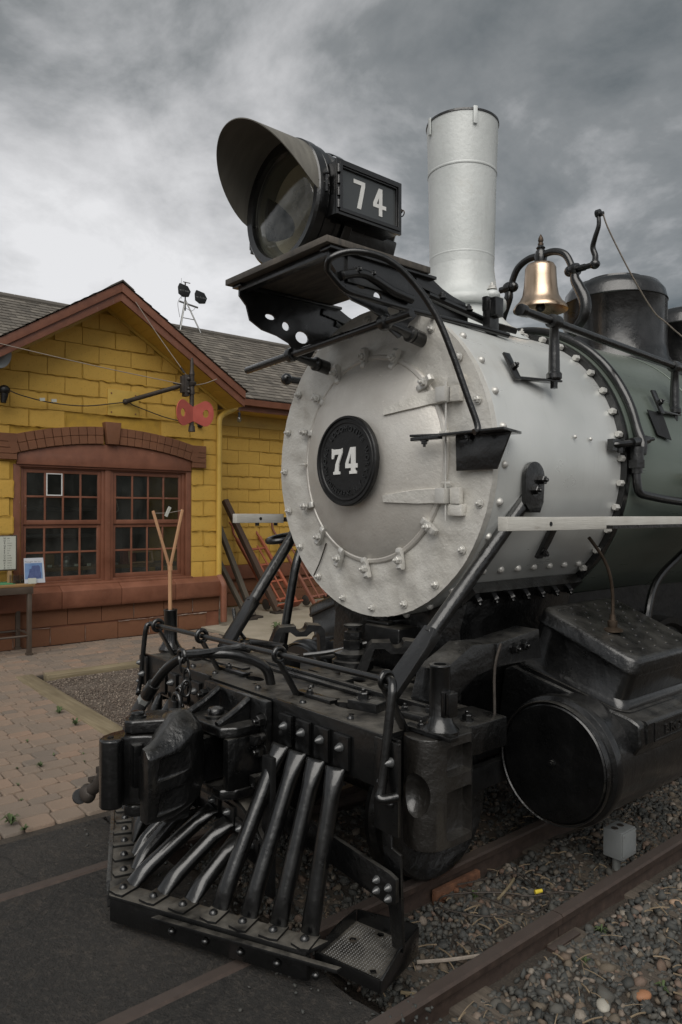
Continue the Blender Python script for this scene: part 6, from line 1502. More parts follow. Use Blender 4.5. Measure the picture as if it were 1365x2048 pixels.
# ---- deck and bumper beam
DZ = .80
deck = [(-.90, -.755), (.86, -.755), (.86, -.44), (-.90, -.44)]
hls = [circ(-.10, -.615, .055, 18, .032), circ(.50, -.595, .062, 18, .035), circ(.30, -.62, .014, 10), circ(.40, -.56, .012, 8), circ(.60, -.66, .012, 8), circ(-.22, -.56, .012, 8), circ(-.02, -.67, .010, 8), circ(-.38, -.60, .05, 6, .028)]
obj('deck_plate', G().prism([deck] + [list(reversed(h)) for h in hls], XY(DZ - .018), .018), BLKD, L0, smooth=25)
bm_ = obj('buffer_beam', G().b2((-.90, -.745, .622), (.86, -.52, DZ - .0195)), BLKC, L0, bevel=.006)
obj('beam_face_plate', G().b2((.245, -.762, .628), (.945, -.747, .806)), BLK, bm_, bevel=.003)
obj('beam_face_plate', G().b2((-.915, -.762, .655), (-.245, -.747, .808)), BLK, bm_, bevel=.003)
for sx in (1, -1):
    o = obj('beam_end_plate', G().b2((sx * .845 if sx > 0 else -.925, -.776, .50 if sx > 0 else .655), (sx * .96 if sx > 0 else -.845, -.763, .800)), BLK, bm_, bevel=.003)
    for (u_, z_) in ((.925, .735), (.89, .668)) if sx > 0 else ((-.905, .765), (-.885, .71), (-.905, .672)): put('rivet', ME_CONE, frame((u_, -.776, z_), (0, -1, 0)), bm_)
    put('bolt_hole', ME_BRIV, frame((.925 * sx, -.776, .60), (0, -1, 0)), bm_)
# rear edge lips and bars on the deck
obj('deck_strip', G().box((-.10, -.455, .808), (1.10, .035, .014)), BLKC, L0, bevel=.002)
obj('deck_strip', G().box((.0, -.420, .80), (1.5, .022, .05)), BLKC, L0, bevel=.002)
obj('lower_deck', G().b2((-.70, -.40, .64), (.70, .11, .68)), BLKD, L0, bevel=.004)
g = G().box((.48, -.27, .745), (.26, .20, .13)); g.box((-.46, -.27, .745), (.22, .20, .13)); g.box((.10, -.32, .73), (.34, .10, .12)); g.box((-.16, -.30, .72), (.20, .14, .10)); g.box((.0, -.06, .72), (.5, .3, .09)); obj('cross_casting', g, BLKD, L0, bevel=.012, wob=.01)
obj('grease_lump', G().ball((.36, -.37, .79), .06, 10, 7, (1.3, .7, .4)), BLKD, L0, wob=.02)
for (x_, y_, a) in ((.58, -.555, .25), (.78, -.50, .1)):
    pd = obj('brace_clip', G().box((x_, y_, .812), (.13 if x_ < .7 else .12, .10, .022 if x_ > .7 else .045), rot=Matrix.Rotation(a, 3, 'Z')), BLKC, L0, bevel=.004)
    for k_ in ((0, 0),) if x_ < .7 else ((-.035, -.02), (.04, .03)): put('clip_bolt', ME_BHEX if x_ < .7 else ME_BHEXS, frame((x_ - .02 + k_[0] if x_ < .7 else x_ + k_[0], y_ - .01 + k_[1], .833 if x_ < .7 else .823), (0, 0, 1)) @ Matrix.Scale(1.3, 4), pd)
for (x_, y_) in ((-.62, -.70), (-.50, -.70), (-.30, -.70), (.05, -.70), (.18, -.52), (.36, -.70), (.46, -.50), (.64, -.70), (.74, -.58)): put('deck_rivet', ME_BRIV, frame((x_, y_, DZ), (0, 0, 1)), L0)
obj('deck_strap', G().box((-.44, -.56, DZ + .006), (.34, .045, .010), rot=Matrix.Rotation(.06, 3, 'Z')), BLKD, L0, bevel=.002)
obj('deck_block', G().box((.17, -.37, DZ - .01), (.14, .08, .06), rot=Matrix.Rotation(.1, 3, 'Z')), BLKD, L0, bevel=.008, wob=.008)
obj('deck_block', G().box((-.25, -.385, DZ - .02), (.20, .07, .05)), BLKD, L0, bevel=.008, wob=.008)
for i in range(7): obj('grease_lump', G().ball((.26 + .05 * i + rnd.uniform(-.02, .02), -.38 + rnd.uniform(-.05, .03), DZ - .01), .022, 8, 6, (1.3, .9, .5)), BLKD, L0, wob=.012)
# spring hanger brackets with a half-round notch
def hanger(x_, y_, rot):
    t_ = .032; M4 = Matrix.Translation((x_, y_, .0)) @ Matrix.Rotation(rot, 4, 'Z')
    P_ = [(-.150, .80), (-.135, .80), (-.118, .80), (-.085, .895), (-.045, .905), (-.02, .885), (.0, .88)]
    outl = [(-.165, .795), (-.125, .795), (-.085, .895), (-.05, .902)] + [(.0 + .026 * math.cos(a) * 1.0 + .012, .898 + .026 * math.sin(a) - .004) for a in ()] + [(.012, .872), (.055, .872), (.095, .90), (.115, .88), (.135, .80), (.175, .80), (.175, .785), (.125, .775)]
    top_ = [(-.165, .775), (-.165, .80), (-.115, .925), (-.095, .945), (-.015, .948)] + [(.018 + .030 * math.cos(a), .950 + .030 * math.sin(a)) for a in np.linspace(PI, 2 * PI, 9)] + [(.055, .955), (.120, .948), (.140, .925), (.150, .80)]
    bot_ = [(.118, .79), (.112, .90), (.095, .918), (.075, .918), (.045, .895), (-.01, .895), (-.04, .918), (-.085, .918), (-.125, .80), (-.125, .775)]
    g = G().prism(top_ + bot_, M4 @ axes((0, .048, 0), (1, 0, 0), (0, 0, 1), (0, -1, 0)), .096)
    g.box((.165, 0, .785), (.09, .10, .022)) if False else None
    h_ = obj('spring_hanger', g, BLKD, L0, bevel=.004)
    obj('hanger_foot', G().add(*(lambda q: (q.v, q.f))(G().box((.0, 0, 0), (.10, .11, .02))), M4 @ Matrix.Translation((.165, 0, .785))).add(*(lambda q: (q.v, q.f))(G().box((0, 0, 0), (.10, .11, .02))), M4 @ Matrix.Translation((-.19, 0, .785))), BLKD, h_, bevel=.003)
hanger(-.44, -.13, R(62)); hanger(.20, -.06, R(50))
# centre pin
cp = obj('centre_pin', G().lathe([(.10, .79), (.10, .83), (.085, .835), (.085, .85), (.092, .853), (.092, .868), (.070, .875), (.05, .88)], (-.03, -.10, 0), (0, 0, 1), 28), BLKC, L0, smooth=30)
obj('pin_nut', G().lathe([(.046, .88), (.048, .925), (.040, .928)], (-.03, -.10, 0), (0, 0, 1), 6).lathe([(.040, .93), (.044, .935), (.044, .965), (.030, .972)], (-.03, -.10, 0), (0, 0, 1), 6).lathe([(.028, .97), (.028, .985), (.046, .988), (.046, .998), (.028, 1.002)], (-.03, -.10, 0), (0, 0, 1), 16), BLKC, cp, smooth=30)
g = G().box((.06, .07, .94), (.24, .14, .10)); g.box((.0, .05, 1.0), (.16, .05, .02)); obj('spring_seat', g, BLKD, L0, bevel=.02, seg=3)
put('spring_bolt', ME_BHEX, frame((.02, .06, 1.01), (0, 0, 1)) @ Matrix.Scale(1.4, 4), L0)
obj('brake_lever', G().tube([(-.22, -.25, .84), (-.12, -.16, .86), (-.02, -.02, .90)], .012, 8), BLK, L0)
obj('cross_pipe', G().cyl((-.86, -.30, .84), (-.35, -.27, .86), .022, n=12), BLK, L0)
g = G().ball((-.58, -.36, .84), .04, 12, 8).cyl((-.58, -.36, .80), (-.58, -.36, .88), .026, n=8).tube([(-.72, -.34, 1.02), (-.66, -.36, .94), (-.58, -.36, .885)], .010, 8, 3); vv_ = obj('angle_cock', g, BLKC, L0)
# corner castings with poling pocket, tubes
def corner(sx):
    x0_, x1_ = .862, 1.04
    P_ = [(x0_, -.655), (.885, -.672), (.915, -.684), (.945, -.686), (.972, -.676), (.994, -.655), (1.006, -.625), (1.012, -.575), (1.010, -.475), (.985, -.44), (x0_, -.43)]
    P_ = [(sx * a, b) for a, b in P_]
    g = G().prism(P_, XY(.43), DZ - .43 - .004)
    c_ = obj('corner_casting', g, BLKE, L0, bevel=.008, seg=3)
    cu = obj('cutter', G().ball((sx * .948, -.702, .612), .062, 32, 20, (.98, 1.0, 1.22)), BLKC); cu2 = obj('cutter', G().b2((sx * .965, -.60, .665), (sx * 1.10, -.47, .765)), BLKC, bevel=.02); cu3 = obj('cutter', G().b2((sx * .965, -.60, .455), (sx * 1.10, -.47, .62)), BLKC, bevel=.02)
    for q in (cu, cu2, cu3):
        md = c_.modifiers.new('cut', 'BOOLEAN'); md.operation = 'DIFFERENCE'; md.object = q; md.solver = 'EXACT'
    bpy.context.view_layer.update()
    dg = bpy.context.evaluated_depsgraph_get(); me = bpy.data.meshes.new_from_object(c_.evaluated_get(dg)); c_.modifiers.clear(); c_.data = me
    me.polygons.foreach_set('use_smooth', [True] * len(me.polygons)); me.set_sharp_from_angle(angle=R(32))
    for q in (cu, cu2, cu3): bpy.data.objects.remove(q)
    zt = 1.03
    g = G().lathe([(.064, .797), (.066, .812), (.060, .818), (.046, .835), (.037, .86), (.034, 1.02), (.037, zt - .004), (.036, zt), (.022, zt), (.020, zt - .03), (0, zt - .03)], (sx * .955, -.575, 0), (0, 0, 1), 28, cap=False)
    t_ = obj('flag_tube', g, BLK, L0, smooth=35)
    if sx > 0: obj('tube_lug', G().b2((.977, -.60, .86), (.999, -.55, .945)).b2((1.003, -.60, .865), (1.021, -.56, .945)), BLK, t_, bevel=.004)
    return c_
corner(1)
g = G().b2((-.98, -.70, .56), (-.865, -.48, .775)); obj('corner_casting', g, BLKC, L0, bevel=.01)
g = G().lathe([(.060, .797), (.062, .812), (.046, .835), (.036, .86), (.034, 1.01), (.037, 1.016), (.036, 1.02), (.022, 1.02), (.02, .99), (0, .99)], (-.925, -.60, 0), (0, 0, 1), 24, cap=False); obj('flag_tube', g, BLK, L0, smooth=35)
for (x_, y_) in ((-.83, -.60), (-.80, -.53), (-.62, -.58)): put('deck_bolt', ME_BHEX, frame((x_, y_, DZ), (0, 0, 1)), L0)
# uncoupling lever in eye posts
ly = -.735; lz = lambda x_: .972 + .012 * x_
lv = obj('cut_lever', G().tube([(-.885, -.80, .61), (-.90, -.79, .63), (-.895, -.78, .70), (-.875, -.765, .93), (-.868, ly - .01, .962), (-.84, ly, lz(-.84)), (-.79, ly, lz(-.79))], .0125, 10, 5).cyl((-.80, ly, lz(-.8)), (.88, ly, lz(.88)), .0115, n=12), BLK, L0, smooth=60)
obj('lever_handle', G().tube([(.86, ly, .984), (.890, ly - .005, .985), (.910, ly - .02, .965), (.914, ly - .03, .92), (.914, ly - .07, .66), (.916, ly - .085, .632), (.93, ly - .075, .625), (.95, ly - .035, .63)], .0155, 12, 5), BLK, lv)
for x_ in (-.80, -.36, .25, .86):
    M4 = axes((x_, ly, lz(x_)), (0, 1, 0), (0, 0, 1), (1, 0, 0)); g = G()
    g.tube([(x_, ly + .026 * math.cos(t), lz(x_) + .026 * math.sin(t)) for t in np.linspace(0, 2 * PI, 17)], .0105, 10, 2)
    e_ = obj('lever_eye', g, BLK, L0, smooth=60)
    P_ = [(-.008, .935), (.008, .935)]
    obj('eye_post', G().add([(x_ - .020, ly - .006, .948), (x_ + .020, ly - .006, .948), (x_ + .020, ly + .006, .948), (x_ - .020, ly + .006, .948), (x_ - .020, -.652, .80), (x_ + .020, -.652, .80), (x_ + .020, -.64, .80), (x_ - .020, -.64, .80)], [(0, 1, 2, 3), (7, 6, 5, 4), (4, 5, 1, 0), (5, 6, 2, 1), (6, 7, 3, 2), (7, 4, 0, 3)]).box((x_ + .09, -.62, .808), (.22, .04, .014)), BLK, e_, bevel=.002)
    put('post_bolt', ME_BHEXS, frame((x_ + .05, -.62, .815), (0, 0, 1)) @ Matrix.Scale(1.2, 4), e_)
# lever arm over the coupler, chain
obj('lever_arm', G().tube([(.02, ly, lz(0)), (-.02, ly - .02, .968), (-.06, -.90, .955), (-.08, -.97, .955)], .013, 10, 4).tube([(-.08 + .025 * math.cos(t), -.985, .95 + .025 * math.sin(t)) for t in np.linspace(0, 6.28, 13)], .009, 8, 2), BLK, lv)
ch_pts = [((-.06, -.985, .915), (0, 1)), ((-.03, -.99, .875), (1, 0)), ((-.015, -1.0, .832), (0, 1)), ((-.04, -1.02, .80), (1, 0))]
for i, (p, d) in enumerate(ch_pts):
    an = .6 * (i % 2) + .3
    g = G().tube([(p[0] + (.016 * math.cos(t)) * (1 if i % 2 else .3), p[1] + .016 * math.cos(t) * (.3 if i % 2 else 1), p[2] + .032 * math.sin(t)) for t in np.linspace(0, 2 * PI, 15)], .006, 8, 2)
    obj('chain_link', g, BLK, lv, smooth=60)
g = G().tube([(-.03 + .03 * math.cos(t), -1.035, .775 + .04 * math.sin(t)) for t in np.linspace(-.4, 3.6, 11)], .009, 8, 2).b2((-.055, -1.06, .70), (-.01, -1.03, .79)); obj('lock_lift', g, BLK, L0, bevel=.004)
# ---- coupler pocket (draft casting)
PX = .02
g = G().b2((-.235, -.795, .40), (.245, -.763, .795)); dc = obj('draft_casting', g, BLKC, L0, bevel=.006)
g = G().prism([(-.17, -.795), (.205, -.795), (.205, -.90), (.17, -.955), (-.08, -.965), (-.17, -.93)], XY(.665), .040); obj('pocket_top', g, BLKC, dc, bevel=.010, seg=3)
g = G().prism([(-.17, -.795), (.205, -.795), (.205, -.90), (.17, -.955), (-.08, -.965), (-.17, -.93)], XY(.425), .040); obj('pocket_bottom', g, BLKC, dc, bevel=.010, seg=3)
obj('pocket_cheek', G().b2((.165, -.94, .466), (.204, -.796, .664)), BLKC, dc, bevel=.008); obj('pocket_cheek', G().b2((-.168, -.93, .466), (-.135, -.796, .664)), BLKC, dc, bevel=.008)
for x_ in (-.10, .13): g = G().tube([(x_, -.80, .785), (x_ + .005, -.87, .745), (x_ + .01, -.95, .71)], .015, 10, 3); g.prism([(-.80, .705), (-.80, .78), (-.94, .706)], YZ(x_ - .006), .014); obj('pocket_rib', g, BLKC, dc, bevel=0)
obj('draw_pin', G().lathe([(.048, .705), (.048, .716), (.034, .718), (.036, .730), (.030, .742), (.012, .748), (0, .749)], (.02, -.885, 0), (0, 0, 1), 20), BLKC, dc, smooth=45)
for (x_, z_) in ((.225, .72), (.225, .60), (.225, .47), (-.21, .74)):
    put('casting_bolt', ME_BHEX, frame((x_, -.796, z_), (0, -1, 0)) @ Matrix.Scale(1.5, 4), dc)
for zz_ in (.655, .50): obj('square_nut', G().cyl((.235, -.797, zz_), (.235, -.826, zz_), .020, n=10).box((.240, -.84, zz_), (.036, .03, .036)), BLKC, dc, bevel=.003)
# ---- coupler
cpl = obj('coupler', G().prism([(-.065, -.80), (.075, -.80), (.085, -.96), (.10, -1.02), (-.06, -1.02), (-.07, -.96)], XY(.475), .18), BLKC, L0, bevel=.012, seg=3)
# head: guard-arm side block, lofted from yz sections
def loft(secs, capf=True):
    g = G(); n = len(secs[0]); v_ = [p for s_ in secs for p in s_]; f_ = []
    for j in range(len(secs) - 1):
        for i in range(n): a = j * n + i; b = j * n + (i + 1) % n; f_.append((a, b, b + n, a + n))
    f_.append(tuple(reversed(range(n)))); f_.append(tuple(range((len(secs) - 1) * n, len(secs) * n))); g.add(v_, f_); return g
secs = []
for (y_, x0_, x1_, zb, zt, zr_) in ((-.985, -.05, .10, .47, .735, .70), (-1.02, -.055, .125, .43, .765, .72), (-1.06, -.05, .145, .42, .770, .715), (-1.10, -.03, .155, .41, .758, .69), (-1.14, .0, .160, .40, .725, .675), (-1.18, .035, .163, .40, .695, .668), (-1.22, .07, .165, .402, .680, .664), (-1.25, .10, .166, .405, .675, .662)):
    xm = (x0_ + x1_) / 2
    secs.append([(x0_, y_, zb), (x1_ - .02, y_, zb), (x1_, y_, zb + .02), (x1_ + .004, y_, (zb + zr_) / 2), (x1_, y_, zr_ - .015), (x1_ - .02, y_, zr_ + (zt - zr_) * .25), (xm + .01, y_, zt - .004), (xm - .02, y_, zt), (x0_ + .01, y_, zt - .012), (x0_, y_, zt - .035)])
hd = obj('coupler_head', loft(secs), BLKC, cpl, bevel=.008, seg=2, smooth=45)
# recesses read as two ribs framing hollows on the flank
cuts_ = []
for (za, zb) in ((.555, .640), (.430, .515)):
    q = G().add([(.152, -1.215, za), (.152, -1.04, za + .02), (.152, -1.03, zb + .018), (.152, -1.20, zb), (.22, -1.225, za - .008), (.22, -1.03, za + .012), (.22, -1.02, zb + .026), (.22, -1.21, zb + .008)], [(0, 1, 2, 3), (7, 6, 5, 4), (0, 4, 5, 1), (1, 5, 6, 2), (2, 6, 7, 3), (3, 7, 4, 0)])
    cuts_.append(obj('cutter', q, BLKC, bevel=.012, seg=3))
def boolcut(o, cuts, ang=35):
    for q in cuts:
        md = o.modifiers.new('cut', 'BOOLEAN'); md.operation = 'DIFFERENCE'; md.object = q; md.solver = 'EXACT'
    bpy.context.view_layer.update(); dg = bpy.context.evaluated_depsgraph_get(); me = bpy.data.meshes.new_from_object(o.evaluated_get(dg)); o.modifiers.clear(); o.data = me
    me.polygons.foreach_set('use_smooth', [True] * len(me.polygons)); me.set_sharp_from_angle(angle=R(ang))
    for q in cuts: bpy.data.objects.remove(q)
boolcut(hd, cuts_)
for (za, zb) in ():
    lp = [(-1.225, za + .006), (-1.03, za + .022), (-1.01, (za + zb) / 2 + .02), (-1.03, zb + .012), (-1.21, zb - .0), (-1.23, (za + zb) / 2)]
    o2 = [(-1.24, za - .010), (-1.02, za + .008), (-.995, (za + zb) / 2 + .02), (-1.02, zb + .026), (-1.21, zb + .014), (-1.245, (za + zb) / 2)]
    obj('flank_rib', G().prism([o2, list(reversed(lp))], YZ(.163), .011), BLKC, cpl, bevel=.004, smooth=50)
g = G().prism([(-.135, -1.115), (-.125, -1.17), (-.09, -1.225), (-.05, -1.245), (-.015, -1.23), (.01, -1.18), (.04, -1.12), (.03, -1.05), (-.05, -1.03), (-.11, -1.06)], XY(.692), .048); obj('pivot_lug', g, BLKC, cpl, bevel=.010, seg=3)
g = G().prism([(-.135, -1.115), (-.125, -1.17), (-.09, -1.225), (-.05, -1.245), (-.015, -1.23), (.01, -1.18), (.04, -1.12), (.03, -1.05), (-.05, -1.03), (-.11, -1.06)], XY(.375), .045); obj('pivot_lug', g, BLKC, cpl, bevel=.010, seg=3)
obj('pivot_pin', G().lathe([(.034, .74), (.034, .748), (.026, .75), (.028, .758), (.02, .764), (0, .765)], (-.062, -1.185, 0), (0, 0, 1), 18), BLKC, cpl, smooth=45)
kn = obj('knuckle', G().prism([(-.10, -1.14), (-.115, -1.20), (-.105, -1.27), (-.085, -1.315), (-.055, -1.342), (-.022, -1.345), (.004, -1.325), (.012, -1.295), (.004, -1.275), (-.012, -1.265), (-.01, -1.235), (.02, -1.19), (.075, -1.15), (.09, -1.11), (.02, -1.08), (-.06, -1.09)], XY(.430), .258), BLK, cpl, bevel=.009, seg=3, smooth=50)
obj('pin_hole', G().cyl((-.045, -1.30, .6895), (-.045, -1.30, .691), .012, n=14), BLKP, cpl)
obj('knuckle_step', G().b2((-.005, -1.24, .50), (.03, -1.205, .66)).b2((.03, -1.225, .46), (.085, -1.18, .62)), BLK, cpl, bevel=.006)
obj('lock_block', G().b2((-.03, -1.14, .36), (.09, -1.04, .42)), BLKC, cpl, bevel=.01)
# ---- air hose
ah = obj('air_hose', G().tube([(.03, -.62, .80), (.03, -.655, .88), (-.01, -.76, .935), (-.07, -.86, .945), (-.18, -.90, .93), (-.29, -.93, .87), (-.37, -.955, .79), (-.45, -.98, .69)], .021, 14, 5), BLK, L0, smooth=60)
obj('hose_sleeve', G().cyl((-.385, -.958, .775), (-.43, -.972, .715), .030, n=18), BLKC, ah, bevel=.003)
obj('hose_nipple', G().cyl((-.433, -.973, .71), (-.450, -.978, .688), .030, n=6), GALV, ah); obj('rust_ring', G().cyl((-.429, -.972, .716), (-.434, -.9735, .709), .0235, n=14), RUST, ah)
obj('rubber_hose', G().tube([(-.448, -.978, .69), (-.50, -.992, .62), (-.56, -1.0, .53), (-.62, -1.01, .42), (-.68, -1.03, .33), (-.72, -1.05, .28)], .028, 14, 4), RUBBER, ah, smooth=60)
gl = G().tube([(-.715, -1.05, .30), (-.76, -1.06, .245), (-.80, -1.07, .215)], .030, 14, 3).ball((-.83, -1.08, .19), .045, 14, 10, (1.2, .8, 1.0)); gl.box((-.74, -1.045, .315), (.06, .04, .03)).box((-.79, -1.06, .262), (.05, .05, .02))
gh = obj('glad_hand', gl, IRON, ah, smooth=50); obj('gasket_face', G().cyl((-.88, -1.10, .165), (-.865, -1.10, .172), .036, n=16), RUBBER, ah)
# ---- pilot
def vY(x_): return -1.268 + .455 * abs(x_)          # line of the foot rivets
OUT = []
for sx in (1, -1):
    xe = .745 if sx > 0 else .86
    dx_, dy_ = .42, .91   # outward normal-ish (x, -y)
    P_ = [(0, vY(0) - .055), (sx * xe, vY(xe) - .050), (sx * xe, vY(xe) + .045), (0, vY(0) + .050)]
    o = obj('pilot_base', G().prism(P_, XY(.104), .014), BLKD, L0, bevel=.003, wob=.003)
    w = G(); P_ = [(0, vY(0) - .052), (sx * xe, vY(xe) - .047), (sx * xe, vY(xe) - .030), (0, vY(0) - .033)]; w.prism(P_, XY(.022), .081); obj('base_skirt', w, BLK if sx > 0 else BLKC, o, bevel=.002)
    if sx > 0:
        P_ = [(.21, vY(.21) - .085), (.86, vY(.86) - .070), (.86, vY(.86) - .048), (.21, vY(.21) - .056)]; obj('base_lip', G().prism(P_, XY(.088), .014), BLKD, o, bevel=.003, wob=.006)
        for i in range(5): put('skirt_rivet', ME_BRIV, frame((.26 + i * .13, vY(.26 + i * .13) - .053, .055), (.42, -.91, 0)), o)
    else:
        P_ = [(-.10, vY(.10) - .075), (-.90, vY(.90) - .070), (-.90, vY(.90) - .054), (-.10, vY(.10) - .056)]; obj('base_lip', G().prism(P_, XY(.020), .105), m_black('worn_lip', (.04, .04, .04), dust_sheen=.5, lump=.006), o, bevel=.003, wob=.012)
def pbar(foot, topp, nrm, mount_n):
    """tube with a flattened foot and flattened head plate"""
    f_, t_ = Vector(foot), Vector(topp); g = G(); d = (t_ - f_)
    out_ = Vector((nrm[0], nrm[1], 0)).normalized(); side = Vector((-out_.y, out_.x, 0))
    p1 = f_ - out_ * .036 + Vector((0, 0, .006)); p2 = p1 + ((t_ - p1).normalized() + Vector((0, 0, .06))).normalized() * .065; q = t_ + (p2 - t_).normalized() * .05
    # cross-sections from flat foot to round tube to flat head
    path = [(p1, .034, .009), (p1 + (p2 - p1) * .45, .034, .019), (p2, .033, .028), (p2.lerp(q, .12), .030, .030), (p2.lerp(q, .5), .030, .030), (p2.lerp(q, .9), .030, .030), (q, .034, .027), (t_ + Vector((0, 0, 0)), .039, .015), (t_ + (t_ - q).normalized() * .012, .038, .007)]
    v_ = []; n = 14; fc = []
    for i, (p, a_, b_) in enumerate(path):
        dd = (path[min(i + 1, len(path) - 1)][0] - path[max(i - 1, 0)][0]).normalized(); sdv = (side - dd * side.dot(dd)).normalized(); bn = dd.cross(sdv)
        for j in range(n): th = 2 * PI * j / n; v_.append(p + sdv * math.cos(th) * a_ + bn * math.sin(th) * b_)
    for i in range(len(path) - 1):
        for j in range(n): a = i * n + j; b = i * n + (j + 1) % n; fc.append((a, b, b + n, a + n))
    fc.append(tuple(reversed(range(n)))); fc.append(tuple(range((len(path) - 1) * n, len(path) * n)))
    g.add(v_, fc); b_ = obj('pilot_bar', g, BLK, L0, smooth=60)
    Mf = axes(f_ + Vector((0, 0, .0)), side, out_, Vector((0, 0, 1))); j_ = rnd.uniform(-.004, .004)
    obj('bar_foot', G().prism([(-.036, -.048), (.036, -.048), (.038, .04 + j_), (.010, .046 + j_), (-.034, .038 - j_)], axes(f_ - Vector((0, 0, .0005)), side, out_, side.cross(out_) if side.cross(out_).z > 0 else -side.cross(out_)), .010), BLKD, b_, bevel=.002)
    put('foot_rivet', ME_BRIV, Matrix.Translation(f_ + Vector((0, 0, .009))) @ Matrix.Scale(1.15, 4), b_)
    return b_
ZF = .119
TOPX = {.37: .335, .48: .445, .59: .555, .70: .665}
for sx in (1, -1):
    nn = (sx * .42, -.91)
    for fx_, tx in TOPX.items():
        if sx < 0 and fx_ > .8: continue
        b_ = pbar((sx * fx_, vY(fx_), ZF), (sx * tx, -.792, .640), nn, None)
        hx = sx * (tx + .012)
        obj('bar_head_plate', G().b2((hx - .040, -.778, .648), (hx + .040, -.764, .765)), BLK, b_, bevel=.003)
        put('head_rivet', ME_CONE, frame((hx, -.778, .722), (0, -1, 0)), b_)
# middle bars below the coupler, hung from an arched plate
mid = [(.0, .030, .340, -.912), (.13, .145, .322, -.912), (.25, .225, .285, -.912)]
for (fx_, tx, tz, ty) in mid:
    for sx in ((1, -1) if fx_ else (1,)):
        pbar((sx * fx_, vY(fx_), ZF), (sx * tx, ty, tz), (sx * .3, -.95), None)
arch_top = [(-.36, .30), (-.30, .36), (-.20, .405), (-.08, .425), (.08, .425), (.20, .405), (.30, .36), (.36, .30)]
arch_bot = [(.36, .20), (.30, .24), (.20, .285), (.08, .31), (-.08, .31), (-.20, .285), (-.30, .24), (-.36, .20)]
ap = obj('arch_plate', G().prism(arch_top + arch_bot, XZ(-.878), .014), BLK, L0, bevel=.002)
obj('arch_plate_lip', G().prism(arch_top + [(a, b - .014) for a, b in reversed(arch_top)], XZ(-.80), .0775), BLKD, ap)
for (x_, z_) in ((.03, .372), (.145, .358), (.235, .322), (.31, .285), (-.145, .358), (-.235, .322)):
    obj('clip_plate', G().prism([(x_ - .04, z_ - .055), (x_ + .04, z_ - .06), (x_ + .04, z_ + .032), (x_ - .04, z_ + .036)], XZ(-.8925), .010), BLK, ap, bevel=.002); put('clip_rivet', ME_CONE, frame((x_, -.902, z_ + .005), (0, -1, 0)) @ Matrix.Scale(.9, 4), ap)
for x_ in (-.345, .345): obj('hanger_bar', G().b2((x_ - .03, -.86, .10), (x_ + .03, -.835, .62)), BLKP, L0, bevel=.004)
# back bar and side posts
for sx in (1, -1):
    g = G().prism([(sx * .30, .335), (sx * .93, .280), (sx * .965, .300), (sx * .965, .375), (sx * .93, .385), (sx * .30, .435)], XZ(-.775), .016); bb = obj('back_bar', g, BLKC, L0, bevel=.003)
    for (u_, z_) in ((.88, .345), (.935, .34), (.88, .31), (.935, .305), (.62, .365)): put('bar_bolt', ME_CONE, frame((sx * u_, -.791, z_), (0, -1, 0)) @ Matrix.Scale(.8, 4), bb)
    g = G(); g.prism([(sx * .83, .625), (sx * .89, .625), (sx * .90, .44), (sx * .940, .43), (sx * .955, .12), (sx * .905, .12)], XZ(-.735), .012); obj('side_post', g, BLKC, L0, bevel=.003)
# footstep tray on the right hand corner of the pilot
TM = Matrix.Translation((.822, -.778, .075)) @ Matrix.Rotation(R(16), 4, 'Z') @ Matrix.Rotation(R(2), 4, 'Y')
W2, D2 = .120, .118
hs = [circ(-.072, .02, .014, 5), circ(.072, -.085, .014, 4), circ(-.01, .10, .014, 5)]
tr = obj('step_tray', G().prism([[(-W2, -D2), (W2, -D2), (W2, D2), (-W2, D2)]] + [list(reversed(h)) for h in hs], TM, .008), BLKD, L0)
g = G(); nx_, ny_ = 20, 22
for i in range(nx_):
    for j in range(ny_):
        u_, v_ = -W2 + .014 + i * (2 * W2 - .028) / (nx_ - 1), -D2 + .014 + j * (2 * D2 - .028) / (ny_ - 1)
        if any(math.hypot(u_ - h[0], v_ - h[1]) < .019 for h in ((-.072, .02), (.072, -.085), (-.01, .10))): continue
        q = .0036; g.add([(u_ - q, v_, .008), (u_, v_ - q, .008), (u_ + q, v_, .008), (u_, v_ + q, .008), (u_, v_, .0115)], [(0, 1, 4), (1, 2, 4), (2, 3, 4), (3, 0, 4)], TM)
obj('tread_studs', g, m_black('tread_worn', (.03, .03, .029), dust_sheen=.6, rough=(.4, .6)), tr, smooth=20, kind='stuff')
g = G().prism([(-W2, -.022), (W2, -.022), (W2, .020), (-W2, .020)], TM @ axes((0, -D2, 0), (1, 0, 0), (0, 0, 1), (0, -1, 0)), .008); g.prism([(-D2 - .008, -.022), (D2, -.022), (D2, .075), (-.02, .062), (-D2 - .008, .022)], TM @ axes((W2, 0, 0), (0, 1, 0), (0, 0, 1), (1, 0, 0)), .008)
g.prism([(-W2, -.022), (W2, -.022), (W2, .078), (-W2, .050)], TM @ axes((0, D2 + .008, 0), (1, 0, 0), (0, 0, 1), (0, -1, 0)), .008); g.prism([(-D2 - .008, -.022), (D2, -.022), (D2, .05), (.0, .05), (-D2 - .008, .018)], TM @ axes((-W2 - .008, 0, 0), (0, 1, 0), (0, 0, 1), (1, 0, 0)), .008)
obj('tray_rim', g, BLK, tr, bevel=.002)
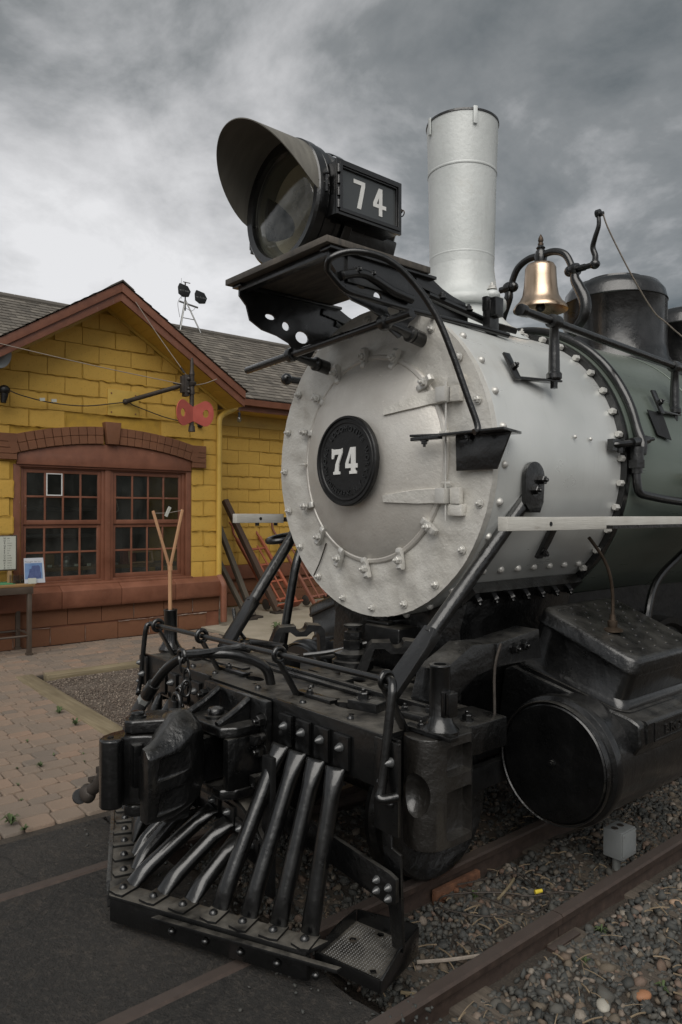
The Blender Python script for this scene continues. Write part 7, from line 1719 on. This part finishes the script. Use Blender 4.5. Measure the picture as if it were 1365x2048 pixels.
# ---- leading truck wheels and axle
for sx in (1, -1):
    wh = obj('truck_wheel', G().lathe([(.0, -.06), (.07, -.06), (.08, -.03), (.20, -.025), (.24, -.045), (.285, -.05), (.294, -.045), (.298, .03), (.322, .045), (.324, .065), (.29, .07), (.0, .05)], (sx * .5, -.12, .300), (-sx, 0, 0), 64, cap=False), BLKC, L0, smooth=35)
    obj('truck_frame', G().b2((sx * .56, -.30, .34), (sx * .60, .6, .44)), BLKP, L0, bevel=.004)
obj('axle', G().cyl((-.5, -.12, .30), (.5, -.12, .30), .055), BLKC, L0)
for (y_,) in ((1.9,), (2.9,), (3.9,)):
    for sx in (1, -1):
        obj('driving_wheel', G().lathe([(.0, -.06), (.10, -.06), (.12, -.03), (.40, -.02), (.42, -.05), (.455, -.055), (.46, .04), (.485, .06), (.485, .07), (.42, .06), (.0, .04)], (sx * .5, y_, .46), (-sx, 0, 0), 48, cap=False), BLKP, L0, smooth=35)
obj('main_rod', G().b2((.72, 1.2, .46), (.76, 3.9, .56)), IRON, L0, bevel=.006)
obj('guide_bars', G().b2((.82, 1.25, .42), (.92, 1.95, .46)), BLKC, L0, bevel=.004)
obj('ash_pan', G().b2((-.35, 1.2, .35), (.35, 6, .75)), BLKP, L0)
obj('brake_rigging', G().b2((-.5, -.20, .45), (.5, .05, .52)).b2((-.45, .2, .40), (.45, .9, .52)), BLKP, L0)
obj('cab', G().b2((-1.25, 5.4, 1.0), (1.25, 7.2, 3.5)), BLKP, L0, bevel=.02)
# ---- order hoop standing in the left flag tube
hp = root('order_hoop', (-.925, -.60, .80), 'Y shaped pale wooden stick with string and clipped note, standing in the left tube', 'order stick')
obj('stick', G().cyl((-.925, -.60, .82), (-.925, -.605, 1.245), .0105, n=8), STICK, hp)
F = Vector((-.925, -.605, 1.235)); A_ = Vector((-.93, -.70, 1.540)); B_ = Vector((-.93, -.53, 1.548))
me = G(); 
for T_ in (A_, B_):
    d = T_ - F; M4 = frame(F, d, (1, 0, 0)); me = G().box((0, 0, d.length / 2), (.010, .014, d.length)).mesh('fork_arm', STICK, bevel=.002); put('fork_arm', me, M4, hp)
obj('fork_joint', G().tube([(-.925, -.603, 1.225), (-.925, -.604, 1.25)], .0135, 10, 1), STICK, hp)
obj('string', G().tube([A_ - Vector((0, 0, .012)), A_.lerp(B_, .5) - Vector((0, 0, .014)), B_ - Vector((0, 0, .004))], .0018, 5, 4), WIRE, hp)
obj('note', G().box(tuple(A_.lerp(B_, .5) + Vector((0, 0, -.008))), (.006, .016, .055), rot=Matrix.Rotation(-.45, 3, 'X')), PAPER, hp)
